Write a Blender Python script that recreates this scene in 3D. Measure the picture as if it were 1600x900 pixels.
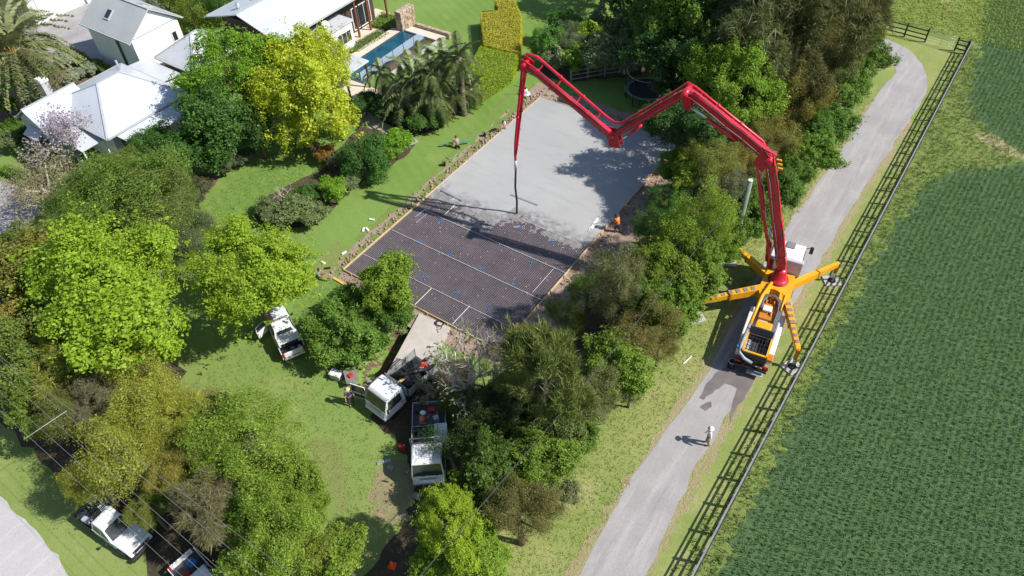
import bpy, bmesh, math, random
import numpy as np
from mathutils import Vector, Matrix
for _o in list(bpy.data.objects): bpy.data.objects.remove(_o)
SC = bpy.context.scene
COL = SC.collection
R_ = math.radians
# ------------------------------------------------------------------ camera (a drone 35 m up)
CAM_H = 35.0
FPX, PITCH, ROLL, YAW = 1174.6, R_(46.502), R_(-3.037), R_(36.4945)
_fwd = np.array([-math.sin(YAW)*math.cos(PITCH), math.cos(YAW)*math.cos(PITCH), -math.sin(PITCH)])
_rt = np.array([math.cos(YAW), math.sin(YAW), 0.0]); _up = np.cross(_rt, _fwd)
CX = math.cos(ROLL)*_rt + math.sin(ROLL)*_up
CY = -math.sin(ROLL)*_rt + math.cos(ROLL)*_up
cd = bpy.data.cameras.new('camera'); cam = bpy.data.objects.new('camera', cd); COL.objects.link(cam)
cd.sensor_fit = 'HORIZONTAL'; cd.angle = 2*math.atan(800/FPX); cd.clip_start = 0.5; cd.clip_end = 4000
cam.matrix_world = Matrix(((CX[0], CY[0], -_fwd[0], 0), (CX[1], CY[1], -_fwd[1], 0), (CX[2], CY[2], -_fwd[2], CAM_H), (0, 0, 0, 1)))
SC.camera = cam
def g(px, py, z=0.0):
    """survey helper: the world point at height z seen at photo pixel (px, py)"""
    d = _fwd + CX*(px-800)/FPX - CY*(py-450)/FPX
    t = (z-CAM_H)/d[2]
    return Vector((d[0]*t, d[1]*t, z))
# ------------------------------------------------------------------ sky, sun, exposure
SUN = Vector((0.95, 0.338, 1.0)).normalized()
w = bpy.data.worlds.new('World'); SC.world = w; w.use_nodes = True
nt = w.node_tree; nt.nodes.clear()
sky = nt.nodes.new('ShaderNodeTexSky'); sky.sky_type = 'NISHITA'; sky.sun_disc = False
sky.sun_elevation = math.asin(SUN.z); sky.sun_rotation = math.atan2(SUN.x, SUN.y)
sky.air_density = 1.0; sky.dust_density = 0.6
bg = nt.nodes.new('ShaderNodeBackground'); bg.inputs[1].default_value = 0.095
wo = nt.nodes.new('ShaderNodeOutputWorld')
nt.links.new(sky.outputs[0], bg.inputs[0]); nt.links.new(bg.outputs[0], wo.inputs[0])
sl = bpy.data.lights.new('sun', 'SUN'); sl.energy = 4.5; sl.angle = R_(0.53); sl.color = (1.0, 0.95, 0.87)
so = bpy.data.objects.new('sun', sl); COL.objects.link(so); so.location = (20, 10, 60)
so.rotation_euler = SUN.to_track_quat('Z', 'Y').to_euler()
SC.view_settings.view_transform = 'Standard'; SC.view_settings.look = 'None'
SC.view_settings.gamma = 1.0; SC.view_settings.exposure = 0.52
SC.cycles.max_bounces = 6; SC.cycles.diffuse_bounces = 3; SC.cycles.transparent_max_bounces = 8
# ------------------------------------------------------------------ helpers
def tag(o, label=None, cat=None, group=None, kind=None):
    if label: o['label'] = label
    if cat: o['category'] = cat
    if group: o['group'] = group
    if kind: o['kind'] = kind
    return o
def empty(name, loc=(0, 0, 0), rz=0.0, label=None, cat=None, group=None):
    o = bpy.data.objects.new(name, None); COL.objects.link(o)
    o.location = loc; o.rotation_euler = (0, 0, rz); o.empty_display_size = 0.3
    return tag(o, label, cat, group)
def link_mesh(name, me, parent=None, loc=None, rot=None):
    o = bpy.data.objects.new(name, me); COL.objects.link(o)
    if parent: o.parent = parent
    if loc is not None: o.location = loc
    if rot is not None: o.rotation_euler = rot
    return o
def np_mesh(name, v, f, mat=None, smooth=False):
    v = np.asarray(v, dtype=np.float32); f = np.asarray(f, dtype=np.int32)
    me = bpy.data.meshes.new(name); k = f.shape[1]
    me.vertices.add(len(v)); me.vertices.foreach_set('co', v.ravel())
    me.loops.add(f.size); me.loops.foreach_set('vertex_index', f.ravel())
    me.polygons.add(len(f)); me.polygons.foreach_set('loop_start', np.arange(0, f.size, k, dtype=np.int32))
    if smooth: me.polygons.foreach_set('use_smooth', np.ones(len(f), dtype=bool))
    me.update(calc_edges=True)
    if mat: me.materials.append(mat)
    return me
class MB:
    """collects shapes into one mesh"""
    def __init__(s): s.v = []; s.f = []; s.sm = []
    def add(s, vs, fs, smooth=False):
        n = len(s.v); s.v += [tuple(v) for v in vs]
        for f in fs: s.f.append(tuple(i+n for i in f)); s.sm.append(smooth)
        return s
    def box(s, c, d, rz=0.0, m=None):
        c = Vector(c); hx, hy, hz = d[0]/2, d[1]/2, d[2]/2
        M = m or Matrix.Rotation(rz, 3, 'Z')
        vs = [c + M @ Vector((x*hx, y*hy, z*hz)) for z in (-1, 1) for y in (-1, 1) for x in (-1, 1)]
        return s.add(vs, [(0, 2, 3, 1), (4, 5, 7, 6), (0, 1, 5, 4), (2, 6, 7, 3), (0, 4, 6, 2), (1, 3, 7, 5)])
    def rbox(s, c, d, b=0.03, rz=0.0, m=None, seg=2):
        bm = bmesh.new(); bmesh.ops.create_cube(bm, size=1.0)
        for v in bm.verts: v.co = Vector((v.co.x*d[0], v.co.y*d[1], v.co.z*d[2]))
        bmesh.ops.bevel(bm, geom=bm.edges[:], offset=min(b, min(d)*.45), segments=seg, affect='EDGES', profile=.5)
        M = m or Matrix.Rotation(rz, 3, 'Z'); c = Vector(c)
        bm.verts.ensure_lookup_table()
        vs = [c + M @ v.co for v in bm.verts]; fs = [[v.index for v in f.verts] for f in bm.faces]
        bm.free(); return s.add(vs, fs, False)
    def hexa(s, vs):
        """8 corners: bottom 4 (ccw) then top 4"""
        return s.add(vs, [(3, 2, 1, 0), (4, 5, 6, 7), (0, 1, 5, 4), (1, 2, 6, 5), (2, 3, 7, 6), (3, 0, 4, 7)])
    def bar(s, p0, p1, w, h, w1=None, h1=None, up=(0, 0, 1)):
        p0 = Vector(p0); p1 = Vector(p1); d = (p1-p0).normalized(); u = Vector(up)
        if abs(d.dot(u)) > .99: u = Vector((1, 0, 0))
        r = d.cross(u).normalized(); u = r.cross(d); w1 = w if w1 is None else w1; h1 = h if h1 is None else h1
        vs = []
        for p, ww, hh in ((p0, w, h), (p1, w1, h1)):
            for a, b in ((-1, -1), (1, -1), (1, 1), (-1, 1)): vs.append(p + r*(a*ww/2) + u*(b*hh/2))
        return s.add(vs, [(0, 1, 2, 3), (7, 6, 5, 4), (0, 4, 5, 1), (1, 5, 6, 2), (2, 6, 7, 3), (3, 7, 4, 0)])
    def tube(s, pts, rad, n=8, cap=True, smooth=True, closed=False):
        pts = [Vector(p) for p in pts]; m = len(pts)
        if not hasattr(rad, '__len__'): rad = [rad]*m
        vs = []; u = None
        for i, p in enumerate(pts):
            if closed: d = pts[(i+1) % m]-pts[i-1]
            else: d = pts[min(i+1, m-1)]-pts[max(i-1, 0)]
            if d.length < 1e-9: d = Vector((0, 0, 1))
            d.normalize()
            if u is None: u = d.orthogonal().normalized()
            else:
                u = u - d*u.dot(d)
                u = u.normalized() if u.length > 1e-6 else d.orthogonal().normalized()
            b = d.cross(u)
            for k in range(n):
                a = 2*math.pi*k/n; vs.append(p + (u*math.cos(a) + b*math.sin(a))*rad[i])
        fs = []
        for i in range(m if closed else m-1):
            j = (i+1) % m
            for k in range(n):
                l = (k+1) % n; fs.append((i*n+k, i*n+l, j*n+l, j*n+k))
        if cap and not closed:
            fs.append(tuple(range(n-1, -1, -1))); fs.append(tuple((m-1)*n+k for k in range(n)))
        return s.add(vs, fs, smooth)
    def cyl(s, c, r, h, n=16, axis='z', r1=None, smooth=True):
        c = Vector(c); a = {'x': Vector((1, 0, 0)), 'y': Vector((0, 1, 0)), 'z': Vector((0, 0, 1))}[axis]
        return s.tube([c-a*h/2, c+a*h/2], [r, r if r1 is None else r1], n, smooth=False)
    def lathe(s, prof, n=16, c=(0, 0, 0), axis='z'):
        c = Vector(c); vs = []
        for r, z in prof:
            for k in range(n):
                a = 2*math.pi*k/n; p = Vector((r*math.cos(a), r*math.sin(a), z))
                if axis == 'y': p = Vector((p.x, p.z, p.y))
                if axis == 'x': p = Vector((p.z, p.x, p.y))
                vs.append(c+p)
        fs = []
        for i in range(len(prof)-1):
            for k in range(n):
                l = (k+1) % n; fs.append((i*n+k, i*n+l, (i+1)*n+l, (i+1)*n+k))
        fs.append(tuple(range(n-1, -1, -1))); fs.append(tuple((len(prof)-1)*n+k for k in range(n)))
        return s.add(vs, fs, True)
    def prism(s, poly, z0, z1):
        """poly: list of (x, y); vertical prism"""
        n = len(poly); vs = [(x, y, z0) for x, y in poly]+[(x, y, z1) for x, y in poly]
        fs = [tuple(range(n-1, -1, -1)), tuple(range(n, 2*n))]+[(i, (i+1) % n, n+(i+1) % n, n+i) for i in range(n)]
        return s.add(vs, fs)
    def prism_y(s, poly, y0, y1):
        """poly: list of (x, z) extruded along y"""
        n = len(poly); vs = [(x, y0, z) for x, z in poly]+[(x, y1, z) for x, z in poly]
        fs = [tuple(range(n-1, -1, -1)), tuple(range(n, 2*n))]+[(i, (i+1) % n, n+(i+1) % n, n+i) for i in range(n)]
        return s.add(vs, fs)
    def panel(s, q, u0, u1, v0, v1, off=0.004, th=0.012):
        """a thin panel lying on the quad q (4 corners), proud of it by off"""
        q = [Vector(p) for p in q]
        def bl(u, v): return (q[0]*(1-u)+q[1]*u)*(1-v) + (q[3]*(1-u)+q[2]*u)*v
        n = (q[1]-q[0]).cross(q[3]-q[0]).normalized()
        b = [bl(u0, v0), bl(u1, v0), bl(u1, v1), bl(u0, v1)]
        return s.hexa([p - n*th for p in b]+[p + n*off for p in b])
    def mesh(s, name, mat):
        me = bpy.data.meshes.new(name); me.from_pydata([tuple(v) for v in s.v], [], s.f)
        if any(s.sm): me.polygons.foreach_set('use_smooth', s.sm)
        bm = bmesh.new(); bm.from_mesh(me); bmesh.ops.recalc_face_normals(bm, faces=bm.faces[:]); bm.to_mesh(me); bm.free()
        if mat: me.materials.append(mat)
        return me
    def build(s, name, mat, parent=None, loc=None, rot=None):
        return link_mesh(name, s.mesh(name, mat), parent, loc, rot)
def copy_tree(o, parent=None):
    c = o.copy(); COL.objects.link(c)
    if parent is not None: c.parent = parent
    for ch in list(o.children): copy_tree(ch, c)
    return c
# ------------------------------------------------------------------ materials
MATS = {}
def lin(r, gg, b):
    f = lambda c: c/12.92 if c <= .04045 else ((c+.055)/1.055)**2.4
    return (f(r/255), f(gg/255), f(b/255))
def newmat(name):
    m = bpy.data.materials.new(name); m.use_nodes = True; t = m.node_tree
    b = t.nodes['Principled BSDF']; MATS[name] = m
    return m, t, b
def mixc(t, a, b, fac, mode='MIX'):
    n = t.nodes.new('ShaderNodeMix'); n.data_type = 'RGBA'; n.blend_type = mode
    for i, x in ((6, a), (7, b)):
        if hasattr(x, 'links') or hasattr(x, 'is_output'): t.links.new(x, n.inputs[i])
        else: n.inputs[i].default_value = (*x, 1) if len(x) == 3 else x
    if hasattr(fac, 'is_output'): t.links.new(fac, n.inputs[0])
    else: n.inputs[0].default_value = fac
    return n.outputs[2]
def noise(t, vec, scale, detail=4, rough=.6, lo=None, hi=None):
    n = t.nodes.new('ShaderNodeTexNoise'); n.inputs['Scale'].default_value = scale
    n.inputs['Detail'].default_value = detail; n.inputs['Roughness'].default_value = rough
    if vec is not None: t.links.new(vec, n.inputs['Vector'])
    if lo is None: return n.outputs[0]
    mr = t.nodes.new('ShaderNodeMapRange'); mr.inputs[1].default_value = lo; mr.inputs[2].default_value = hi
    t.links.new(n.outputs[0], mr.inputs[0]); return mr.outputs[0]
def coord(t, kind='Object'):
    if kind == 'World': return t.nodes.new('ShaderNodeNewGeometry').outputs['Position']
    return t.nodes.new('ShaderNodeTexCoord').outputs[kind]
def mapping(t, vec, scale=(1, 1, 1), rot=(0, 0, 0)):
    m = t.nodes.new('ShaderNodeMapping'); m.inputs['Scale'].default_value = scale; m.inputs['Rotation'].default_value = rot
    t.links.new(vec, m.inputs['Vector']); return m.outputs[0]
def bump(t, b, h, strength=.3, dist=.02):
    n = t.nodes.new('ShaderNodeBump'); n.inputs['Strength'].default_value = strength; n.inputs['Distance'].default_value = dist
    t.links.new(h, n.inputs['Height']); t.links.new(n.outputs[0], b.inputs['Normal'])
def M(name, col, rough=.6, var=.15, scale=4.0, metal=0.0, bmp=0.0, bscale=30, spec=.5, dirt=None, coat=0.0):
    """plain surface: base colour with soft grime / fading of its own"""
    if name in MATS: return MATS[name]
    m, t, b = newmat(name); v = coord(t)
    dark = tuple(c*(1-var) for c in col); light = tuple(min(1, c*(1+var*.6)) for c in col)
    c = mixc(t, dark, light, noise(t, v, scale, 5, .65, .3, .7))
    if dirt: c = mixc(t, c, dirt, noise(t, v, scale*2.3, 6, .7, .55, .8))
    t.links.new(c, b.inputs['Base Color'])
    b.inputs['Roughness'].default_value = rough; b.inputs['Metallic'].default_value = metal
    b.inputs['Specular IOR Level'].default_value = spec; b.inputs['Coat Weight'].default_value = coat
    if bmp: bump(t, b, noise(t, v, bscale, 4), bmp)
    return m
def grassmat(name, cols, stripes=None, patch=0.25, fine=9.0, dry=None, dry_lo=.52, bmp=.9):
    """mown or rough grass: blade-scale mottling, patches, optional mower stripes and dry spots"""
    m, t, b = newmat(name); v = coord(t, 'World')
    c = mixc(t, cols[0], cols[1], noise(t, v, patch, 5, .6, .35, .65))
    c = mixc(t, c, cols[2], noise(t, v, fine, 3, .7, .42, .72))
    c = mixc(t, c, tuple(x*.55 for x in cols[0]), noise(t, v, fine*2.7, 2, .6, .52, .8))
    if dry: c = mixc(t, c, dry, noise(t, v, patch*2.2, 6, .7, dry_lo, dry_lo+.16))
    if stripes:
        ang, wid, amt = stripes
        wv = t.nodes.new('ShaderNodeTexWave'); wv.bands_direction = 'X'; wv.inputs['Scale'].default_value = .314/wid
        wv.inputs['Distortion'].default_value = .7; wv.inputs['Detail Scale'].default_value = .6
        t.links.new(mapping(t, v, rot=(0, 0, ang)), wv.inputs['Vector'])
        c = mixc(t, c, tuple(min(1, x*1.75) for x in cols[1]), _mul(t, wv.outputs['Fac'], amt))
    t.links.new(c, b.inputs['Base Color']); b.inputs['Roughness'].default_value = .9
    b.inputs['Specular IOR Level'].default_value = .15
    bump(t, b, noise(t, v, fine*1.6, 3, .7), bmp, .06)
    return m
def _mul(t, s, k):
    n = t.nodes.new('ShaderNodeMath'); n.operation = 'MULTIPLY'; n.inputs[1].default_value = k
    t.links.new(s, n.inputs[0]); return n.outputs[0]
def leafmat(name, a, b_, tr=.35, rough=.55):
    """foliage: each leaf its own tone between a and b, tinted per tree, a little light through the blade"""
    m, t, b = newmat(name)
    geo = t.nodes.new('ShaderNodeNewGeometry')
    c = mixc(t, a, b_, geo.outputs['Random Per Island'])
    oi = t.nodes.new('ShaderNodeObjectInfo')
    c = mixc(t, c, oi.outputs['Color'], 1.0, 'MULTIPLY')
    t.links.new(c, b.inputs['Base Color']); b.inputs['Roughness'].default_value = rough; b.inputs['Specular IOR Level'].default_value = .3
    tl = t.nodes.new('ShaderNodeBsdfTranslucent')
    t.links.new(mixc(t, c, (1.25, 1.2, .5), 1.0, 'MULTIPLY'), tl.inputs[0])
    mx = t.nodes.new('ShaderNodeMixShader'); mx.inputs[0].default_value = tr
    t.links.new(b.outputs[0], mx.inputs[1]); t.links.new(tl.outputs[0], mx.inputs[2])
    t.links.new(mx.outputs[0], t.nodes['Material Output'].inputs[0])
    return m
def glassmat(name, col=(.02, .03, .035), rough=.05):
    m, t, b = newmat(name); b.inputs['Base Color'].default_value = (*col, 1); b.inputs['Roughness'].default_value = rough
    b.inputs['Specular IOR Level'].default_value = .8; return m
# ------------------------------------------------------------------ sheets laid on the ground
def jitter_poly(pts, step, amp, rng):
    out = []; n = len(pts)
    for i in range(n):
        a = Vector(pts[i]).to_2d(); b = Vector(pts[(i+1) % n]).to_2d(); L = (b-a).length; k = max(1, int(L/step))
        nn = Vector((-(b-a).y, (b-a).x)).normalized()
        for j in range(k):
            p = a.lerp(b, j/k)
            if amp: p = p + nn*rng.gauss(0, amp)
            out.append((p.x, p.y))
    return out
def sheet(name, pts, z, mat, step=.7, amp=.06, seed=1, kind='structure', label=None, cat=None, parent=None):
    """flat sheet with a ragged edge; pts are world (x, y)"""
    rng = random.Random(seed); poly = jitter_poly(pts, step, amp, rng)
    from mathutils.geometry import delaunay_2d_cdt
    n = len(poly); ar = sum(poly[i][0]*poly[(i+1) % n][1]-poly[(i+1) % n][0]*poly[i][1] for i in range(n))
    if ar < 0: poly = poly[::-1]
    r = delaunay_2d_cdt([Vector(p) for p in poly], [], [list(range(n))], 1, 1e-4)
    fs = []
    for f in r[2]:
        a, b, c = (r[0][i] for i in f[:3])
        fs.append(f if (b-a).cross(c-a) > 0 else f[::-1])
    me = bpy.data.meshes.new(name); me.from_pydata([(v.x, v.y, z) for v in r[0]], [], fs); me.materials.append(mat)
    o = link_mesh(name, me, parent); return tag(o, label, cat, kind=kind)
def px(*pts): return [g(x, y).to_2d() for x, y in pts]
def inpoly(P, poly):
    """vectorised point in polygon"""
    x, y = P[:, 0], P[:, 1]; n = len(poly); ins = np.zeros(len(P), bool); j = n-1
    for i in range(n):
        xi, yi = poly[i][0], poly[i][1]; xj, yj = poly[j][0], poly[j][1]
        c = ((yi > y) != (yj > y)) & (x < (xj-xi)*(y-yi)/((yj-yi) or 1e-9)+xi)
        ins ^= c; j = i
    return ins
# ================================================================== SETTING
rng = random.Random(7); nr = np.random.default_rng(7)
SX0, SX1, SY0, SY1 = -30.1, -17.5, 22.05, 46.2          # the slab
def pit_h(x, y):
    """the ground beside the concrete ramp has been dug away"""
    ax, ay = -23.7, 20.9; bx, by = -22.0, 17.2           # line along the ramp's left side
    t = np.clip(((x-ax)*(bx-ax)+(y-ay)*(by-ay))/((bx-ax)**2+(by-ay)**2), 0, 1)
    dx = x-(ax+t*(bx-ax)); dy = y-(ay+t*(by-ay)); d = np.sqrt(dx*dx+dy*dy)
    s = np.clip((1.75-d)/.8, 0, 1); s = s*s*(3-2*s)
    return -0.85*s
# -- ground: roadside grass that turns into mown lawn west of the tree row
m, t, b = newmat('ground_grass'); v = coord(t, 'World')
verge = mixc(t, (.27, .30, .10), (.20, .26, .07), noise(t, v, .22, 5, .6, .35, .65))
verge = mixc(t, verge, (.34, .325, .15), noise(t, v, .5, 6, .7, .5, .72))
verge = mixc(t, verge, (.13, .18, .045), noise(t, v, 6.0, 3, .7, .52, .85))
lawn = mixc(t, (.125, .22, .042), (.175, .275, .065), noise(t, v, .13, 4, .6, .35, .65))
lawn = mixc(t, lawn, (.245, .29, .085), noise(t, v, .32, 6, .7, .55, .75))
lawn = mixc(t, lawn, (.105, .17, .036), noise(t, v, 7.0, 3, .7, .5, .9))
sep = t.nodes.new('ShaderNodeSeparateXYZ'); t.links.new(v, sep.inputs[0])
mr = t.nodes.new('ShaderNodeMapRange'); mr.inputs[1].default_value = -14.5; mr.inputs[2].default_value = -19.0; t.links.new(sep.outputs[0], mr.inputs[0])
mr2 = t.nodes.new('ShaderNodeMapRange'); mr2.inputs[1].default_value = 5.0; mr2.inputs[2].default_value = 19.0; mr2.inputs[3].default_value = .35; t.links.new(sep.outputs[1], mr2.inputs[0])
mm = t.nodes.new('ShaderNodeMath'); mm.operation = 'MULTIPLY'; t.links.new(mr.outputs[0], mm.inputs[0]); t.links.new(mr2.outputs[0], mm.inputs[1])
wv = t.nodes.new('ShaderNodeTexWave'); wv.bands_direction = 'X'; wv.inputs['Scale'].default_value = .36; wv.inputs['Distortion'].default_value = 1.2; wv.inputs['Detail Scale'].default_value = .5
t.links.new(mapping(t, v, rot=(0, 0, R_(-62))), wv.inputs['Vector'])
lawn = mixc(t, lawn, (.22, .285, .095), _mul(t, wv.outputs['Fac'], .22))
c = mixc(t, verge, lawn, mm.outputs[0])
c = mixc(t, c, (.08, .135, .026), noise(t, v, 19, 2, .6, .6, 1.0))
t.links.new(c, b.inputs['Base Color']); b.inputs['Roughness'].default_value = .95; b.inputs['Specular IOR Level'].default_value = .1
bump(t, b, noise(t, v, 13, 3, .75), .55, .06)
xs = np.unique(np.concatenate([[-2500, -700, -250, -120, -90, -60], np.arange(-45, -26, 3.0), np.arange(-27, -18.5, .3), np.arange(-18, 20, 4), [40, 90, 250, 700, 2500]]))
ys = np.unique(np.concatenate([[-2500, -700, -200, -60, -20, 0, 8], np.arange(12, 15, 1.5), np.arange(14.5, 23.5, .3), np.arange(24, 90, 6), [120, 250, 700, 2500]]))
X, Y = np.meshgrid(xs, ys); Z = pit_h(X, Y)
V = np.stack([X, Y, Z], -1).reshape(-1, 3); nx = len(xs); ny = len(ys)
I = np.arange(nx*ny).reshape(ny, nx)
F = np.stack([I[:-1, :-1], I[:-1, 1:], I[1:, 1:], I[1:, :-1]], -1).reshape(-1, 4)
tag(link_mesh('ground', np_mesh('ground', V, F, m, True)), kind='structure')
# -- soil
def soilmat(name, a, b_, c_, stones=True):
    m, t, b = newmat(name); v = coord(t, 'World')
    c = mixc(t, a, b_, noise(t, v, .9, 6, .7, .35, .65)); c = mixc(t, c, c_, noise(t, v, 5, 5, .75, .52, .7))
    if stones: c = mixc(t, c, tuple(x*.4 for x in a), noise(t, v, 11, 3, .6, .58, .75))
    t.links.new(c, b.inputs['Base Color']); b.inputs['Roughness'].default_value = .95
    bump(t, b, noise(t, v, 6, 6, .75), 1.0, .12); return m
soil = soilmat('soil', (.38, .28, .22), (.30, .215, .165), (.48, .385, .32))
mulch = soilmat('mulch', (.17, .105, .062), (.11, .07, .045), (.24, .165, .10))
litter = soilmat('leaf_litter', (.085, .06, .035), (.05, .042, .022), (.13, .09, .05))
sheet('soil_margin', [(SX0-1.15, SY0-1.0), (-25.6, SY0-1.1), (-25.2, 20.6), (-18.9, 20.8), (-15.3, 21.6), (-14.9, 30), (-15.4, 38), (-16.2, 47.0), (-22, 48.0), (-27, 47.9), (SX0-1.5, 48.2), (SX0-1.2, 40), (SX0-1.0, 30)], .006, soil, .5, .09, 3)
# soil in the cut beside the ramp, following the dug ground
gx = np.arange(-26.4, -20.8, .2); gy = np.arange(15.6, 22.6, .2); X, Y = np.meshgrid(gx, gy)
Z = pit_h(X, Y) + .012 + nr.normal(0, .018, X.shape)*(pit_h(X, Y) < -.05)
keep = pit_h(X, Y) < -.02 - nr.random(X.shape)*.05
V = np.stack([X, Y, Z], -1).reshape(-1, 3); I = np.arange(X.size).reshape(X.shape)
F = np.stack([I[:-1, :-1], I[:-1, 1:], I[1:, 1:], I[1:, :-1]], -1).reshape(-1, 4)
kk = keep.reshape(-1); F = F[kk[F].all(1)]
tag(link_mesh('soil_cutting', np_mesh('soil_cutting', V, F, mulch, False)), kind='structure')
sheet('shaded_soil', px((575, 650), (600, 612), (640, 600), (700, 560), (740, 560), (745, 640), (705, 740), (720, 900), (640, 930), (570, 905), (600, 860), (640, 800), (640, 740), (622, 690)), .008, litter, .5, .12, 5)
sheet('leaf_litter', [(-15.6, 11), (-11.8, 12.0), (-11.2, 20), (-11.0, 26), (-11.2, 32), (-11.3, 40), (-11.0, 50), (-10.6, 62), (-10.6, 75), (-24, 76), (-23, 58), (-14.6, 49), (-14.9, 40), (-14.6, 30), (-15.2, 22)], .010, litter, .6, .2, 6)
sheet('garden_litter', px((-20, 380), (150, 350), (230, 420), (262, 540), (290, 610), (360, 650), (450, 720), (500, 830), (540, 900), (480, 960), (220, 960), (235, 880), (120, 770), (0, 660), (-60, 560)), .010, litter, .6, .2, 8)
# -- asphalt
def roadmat(name, a, b_, dark, tracks=None):
    m, t, b = newmat(name); v = coord(t, 'World')
    c = mixc(t, a, b_, noise(t, v, .45, 6, .65, .35, .65))
    c = mixc(t, c, tuple(x*1.18 for x in b_), noise(t, mapping(t, v, (2.2, .22, 1)), 1.0, 5, .6, .5, .75))
    c = mixc(t, c, dark, noise(t, mapping(t, v, (1.7, .12, 1)), 1.0, 6, .7, .56, .8))
    c = mixc(t, c, tuple(x*.7 for x in a), noise(t, v, 26, 2, .6, .5, .8))
    t.links.new(c, b.inputs['Base Color']); b.inputs['Roughness'].default_value = .88
    bump(t, b, noise(t, v, 30, 3, .7), .35, .02); return m
asph = roadmat('sun_bleached_asphalt', (.30, .285, .285), (.36, .345, .345), (.20, .195, .20))
rl = [(905, 895), (1000, 730), (1100, 590), (1200, 400), (1290, 270), (1370, 150), (1397, 118), (1398, 106), (1388, 92), (1372, 78), (1350, 64)]
rr = [(1350, 48), (1380, 59), (1418, 77), (1440, 100), (1449, 128), (1445, 150), (1420, 190), (1340, 310), (1280, 410), (1170, 590), (1080, 745), (1010, 895)]
def smooth_line(pts, n=4):
    out = []
    for i in range(len(pts)-1):
        p0 = pts[max(i-1, 0)]; p1 = pts[i]; p2 = pts[i+1]; p3 = pts[min(i+2, len(pts)-1)]
        for k in range(n):
            u = k/n
            out.append(0.5*((2*p1)+(-p0+p2)*u+(2*p0-5*p1+4*p2-p3)*u*u+(-p0+3*p1-3*p2+p3)*u**3))
    out.append(pts[-1]); return out
L = smooth_line(px(*rl)); Rr = smooth_line(px(*rr))
lane = [Vector((-6.6, -4)), Vector((-6.6, 6))] + L + [Vector((-14, 70.5)), Vector((-14, 73))] + Rr + [Vector((-4.0, 6)), Vector((-4.0, -4))]
sheet('lane', lane, .014, asph, .6, .05, 9)
wet = M('wet_asphalt', (.17, .15, .15), .45, .25, 1.2)
sheet('wet_patch', px((1140, 572), (1188, 572), (1182, 590), (1168, 612), (1150, 640), (1138, 665), (1142, 634), (1152, 606), (1133, 600), (1112, 614), (1099, 626), (1092, 622), (1104, 600), (1122, 580)), .018, wet, .25, .04, 4)
sheet('wet_patch', px((1094, 637), (1104, 628), (1113, 628), (1112, 636), (1102, 642), (1098, 640)), .018, wet, .25, .03, 14)
st = px((-60, 735), (0, 776), (38, 812), (72, 850), (96, 880), (112, 905))
street = st + [Vector((-22, -1.0)), Vector((-8, -2.6)), Vector((14, -4)), Vector((14, -12)), Vector((-80, -9)), Vector((-80, 3.2)), Vector((-52, 1.6))]
sheet('street', street, .014, roadmat('pale_street_asphalt', (.42, .41, .415), (.47, .46, .465), (.35, .34, .345)), .5, .05, 11)
# worn, dry edges of the lane
dry = soilmat('dry_verge', (.36, .30, .17), (.30, .28, .12), (.42, .36, .22), False)
sheet('dry_verge', [(-7.35, 12), (-6.3, 12), (-6.45, 27), (-6.6, 40), (-6.5, 50), (-6.3, 60), (-6.9, 59), (-7.2, 50), (-7.3, 40), (-7.0, 27)], .011, dry, .35, .13, 12)
sheet('dry_verge', [(-4.5, 12), (-3.8, 12), (-3.9, 27), (-3.7, 40), (-3.5, 50), (-3.1, 58), (-3.8, 60), (-4.3, 40), (-4.6, 27)], .011, dry, .35, .12, 13)
sheet('dry_lawn_track', px((520, 425), (560, 390), (700, 262), (820, 150), (828, 156), (720, 256), (600, 366), (530, 432)), .009, grassmat('worn_lawn', [(.175, .24, .06), (.15, .23, .05), (.21, .25, .085)], None, .5, 8), .5, .12, 15)
sheet('dry_lawn_track', px((555, 372), (640, 300), (740, 205), (790, 150), (796, 153), (700, 250), (610, 336), (560, 380)), .009, MATS['worn_lawn'], .5, .1, 16)
worn = grassmat('worn_turf', [(.24, .22, .11), (.20, .22, .07), (.30, .25, .16)], None, .6, 7, (.33, .25, .17), .5)
sheet('worn_lawn_patch', px((585, 745), (620, 720), (650, 735), (655, 790), (630, 815), (595, 820), (580, 790)), .009, worn, .3, .18, 51)
sheet('worn_lawn_patch', px((480, 690), (520, 680), (545, 740), (540, 800), (510, 790), (490, 740)), .009, grassmat('thin_turf', [(.18, .23, .06), (.20, .25, .07), (.25, .26, .10)], None, .6, 7), .3, .2, 52)
sheet('worn_lawn_patch', px((555, 600), (590, 590), (600, 620), (575, 635), (552, 622)), .009, worn, .3, .12, 53)
sheet('worn_lawn_patch', px((500, 400), (530, 375), (545, 395), (520, 425), (500, 425)), .0085, MATS['thin_turf'], .3, .15, 54)
# -- paving around the houses
pave = M('concrete_paving', (.33, .315, .32), .85, .22, .8, bmp=.2, bscale=14)
sheet('paved_yard', [(-84, 27), (-70, 27.2), (-66.5, 29.8), (-61, 30.1), (-61, 36.5), (-69, 40), (-92, 44)], .008, pave, 2, .03, 17)
sheet('driveway', px((-60, 330), (0, 282), (22, 288), (48, 300), (62, 330), (45, 345), (0, 400), (-90, 440)), .008, pave, 1, .05, 18)
sheet('garden_bed', px((50, 170), (90, 95), (115, 85), (165, 95), (130, 140), (62, 190), (30, 192)), .010, mulch, .5, .1, 19)
sheet('garden_bed', px((0, 150), (40, 130), (60, 200), (25, 210), (0, 205)), .009, mulch, .5, .1, 20)
sheet('garden_bed', px((300, 300), (330, 262), (345, 262), (345, 275), (318, 310), (300, 320)), .009, mulch, .5, .1, 21)
sheet('garden_bed', px((395, 340), (420, 305), (500, 265), (560, 200), (610, 190), (650, 215), (640, 240), (600, 262), (555, 290), (500, 345), (430, 362)), .009, litter, .5, .1, 22)
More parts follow.
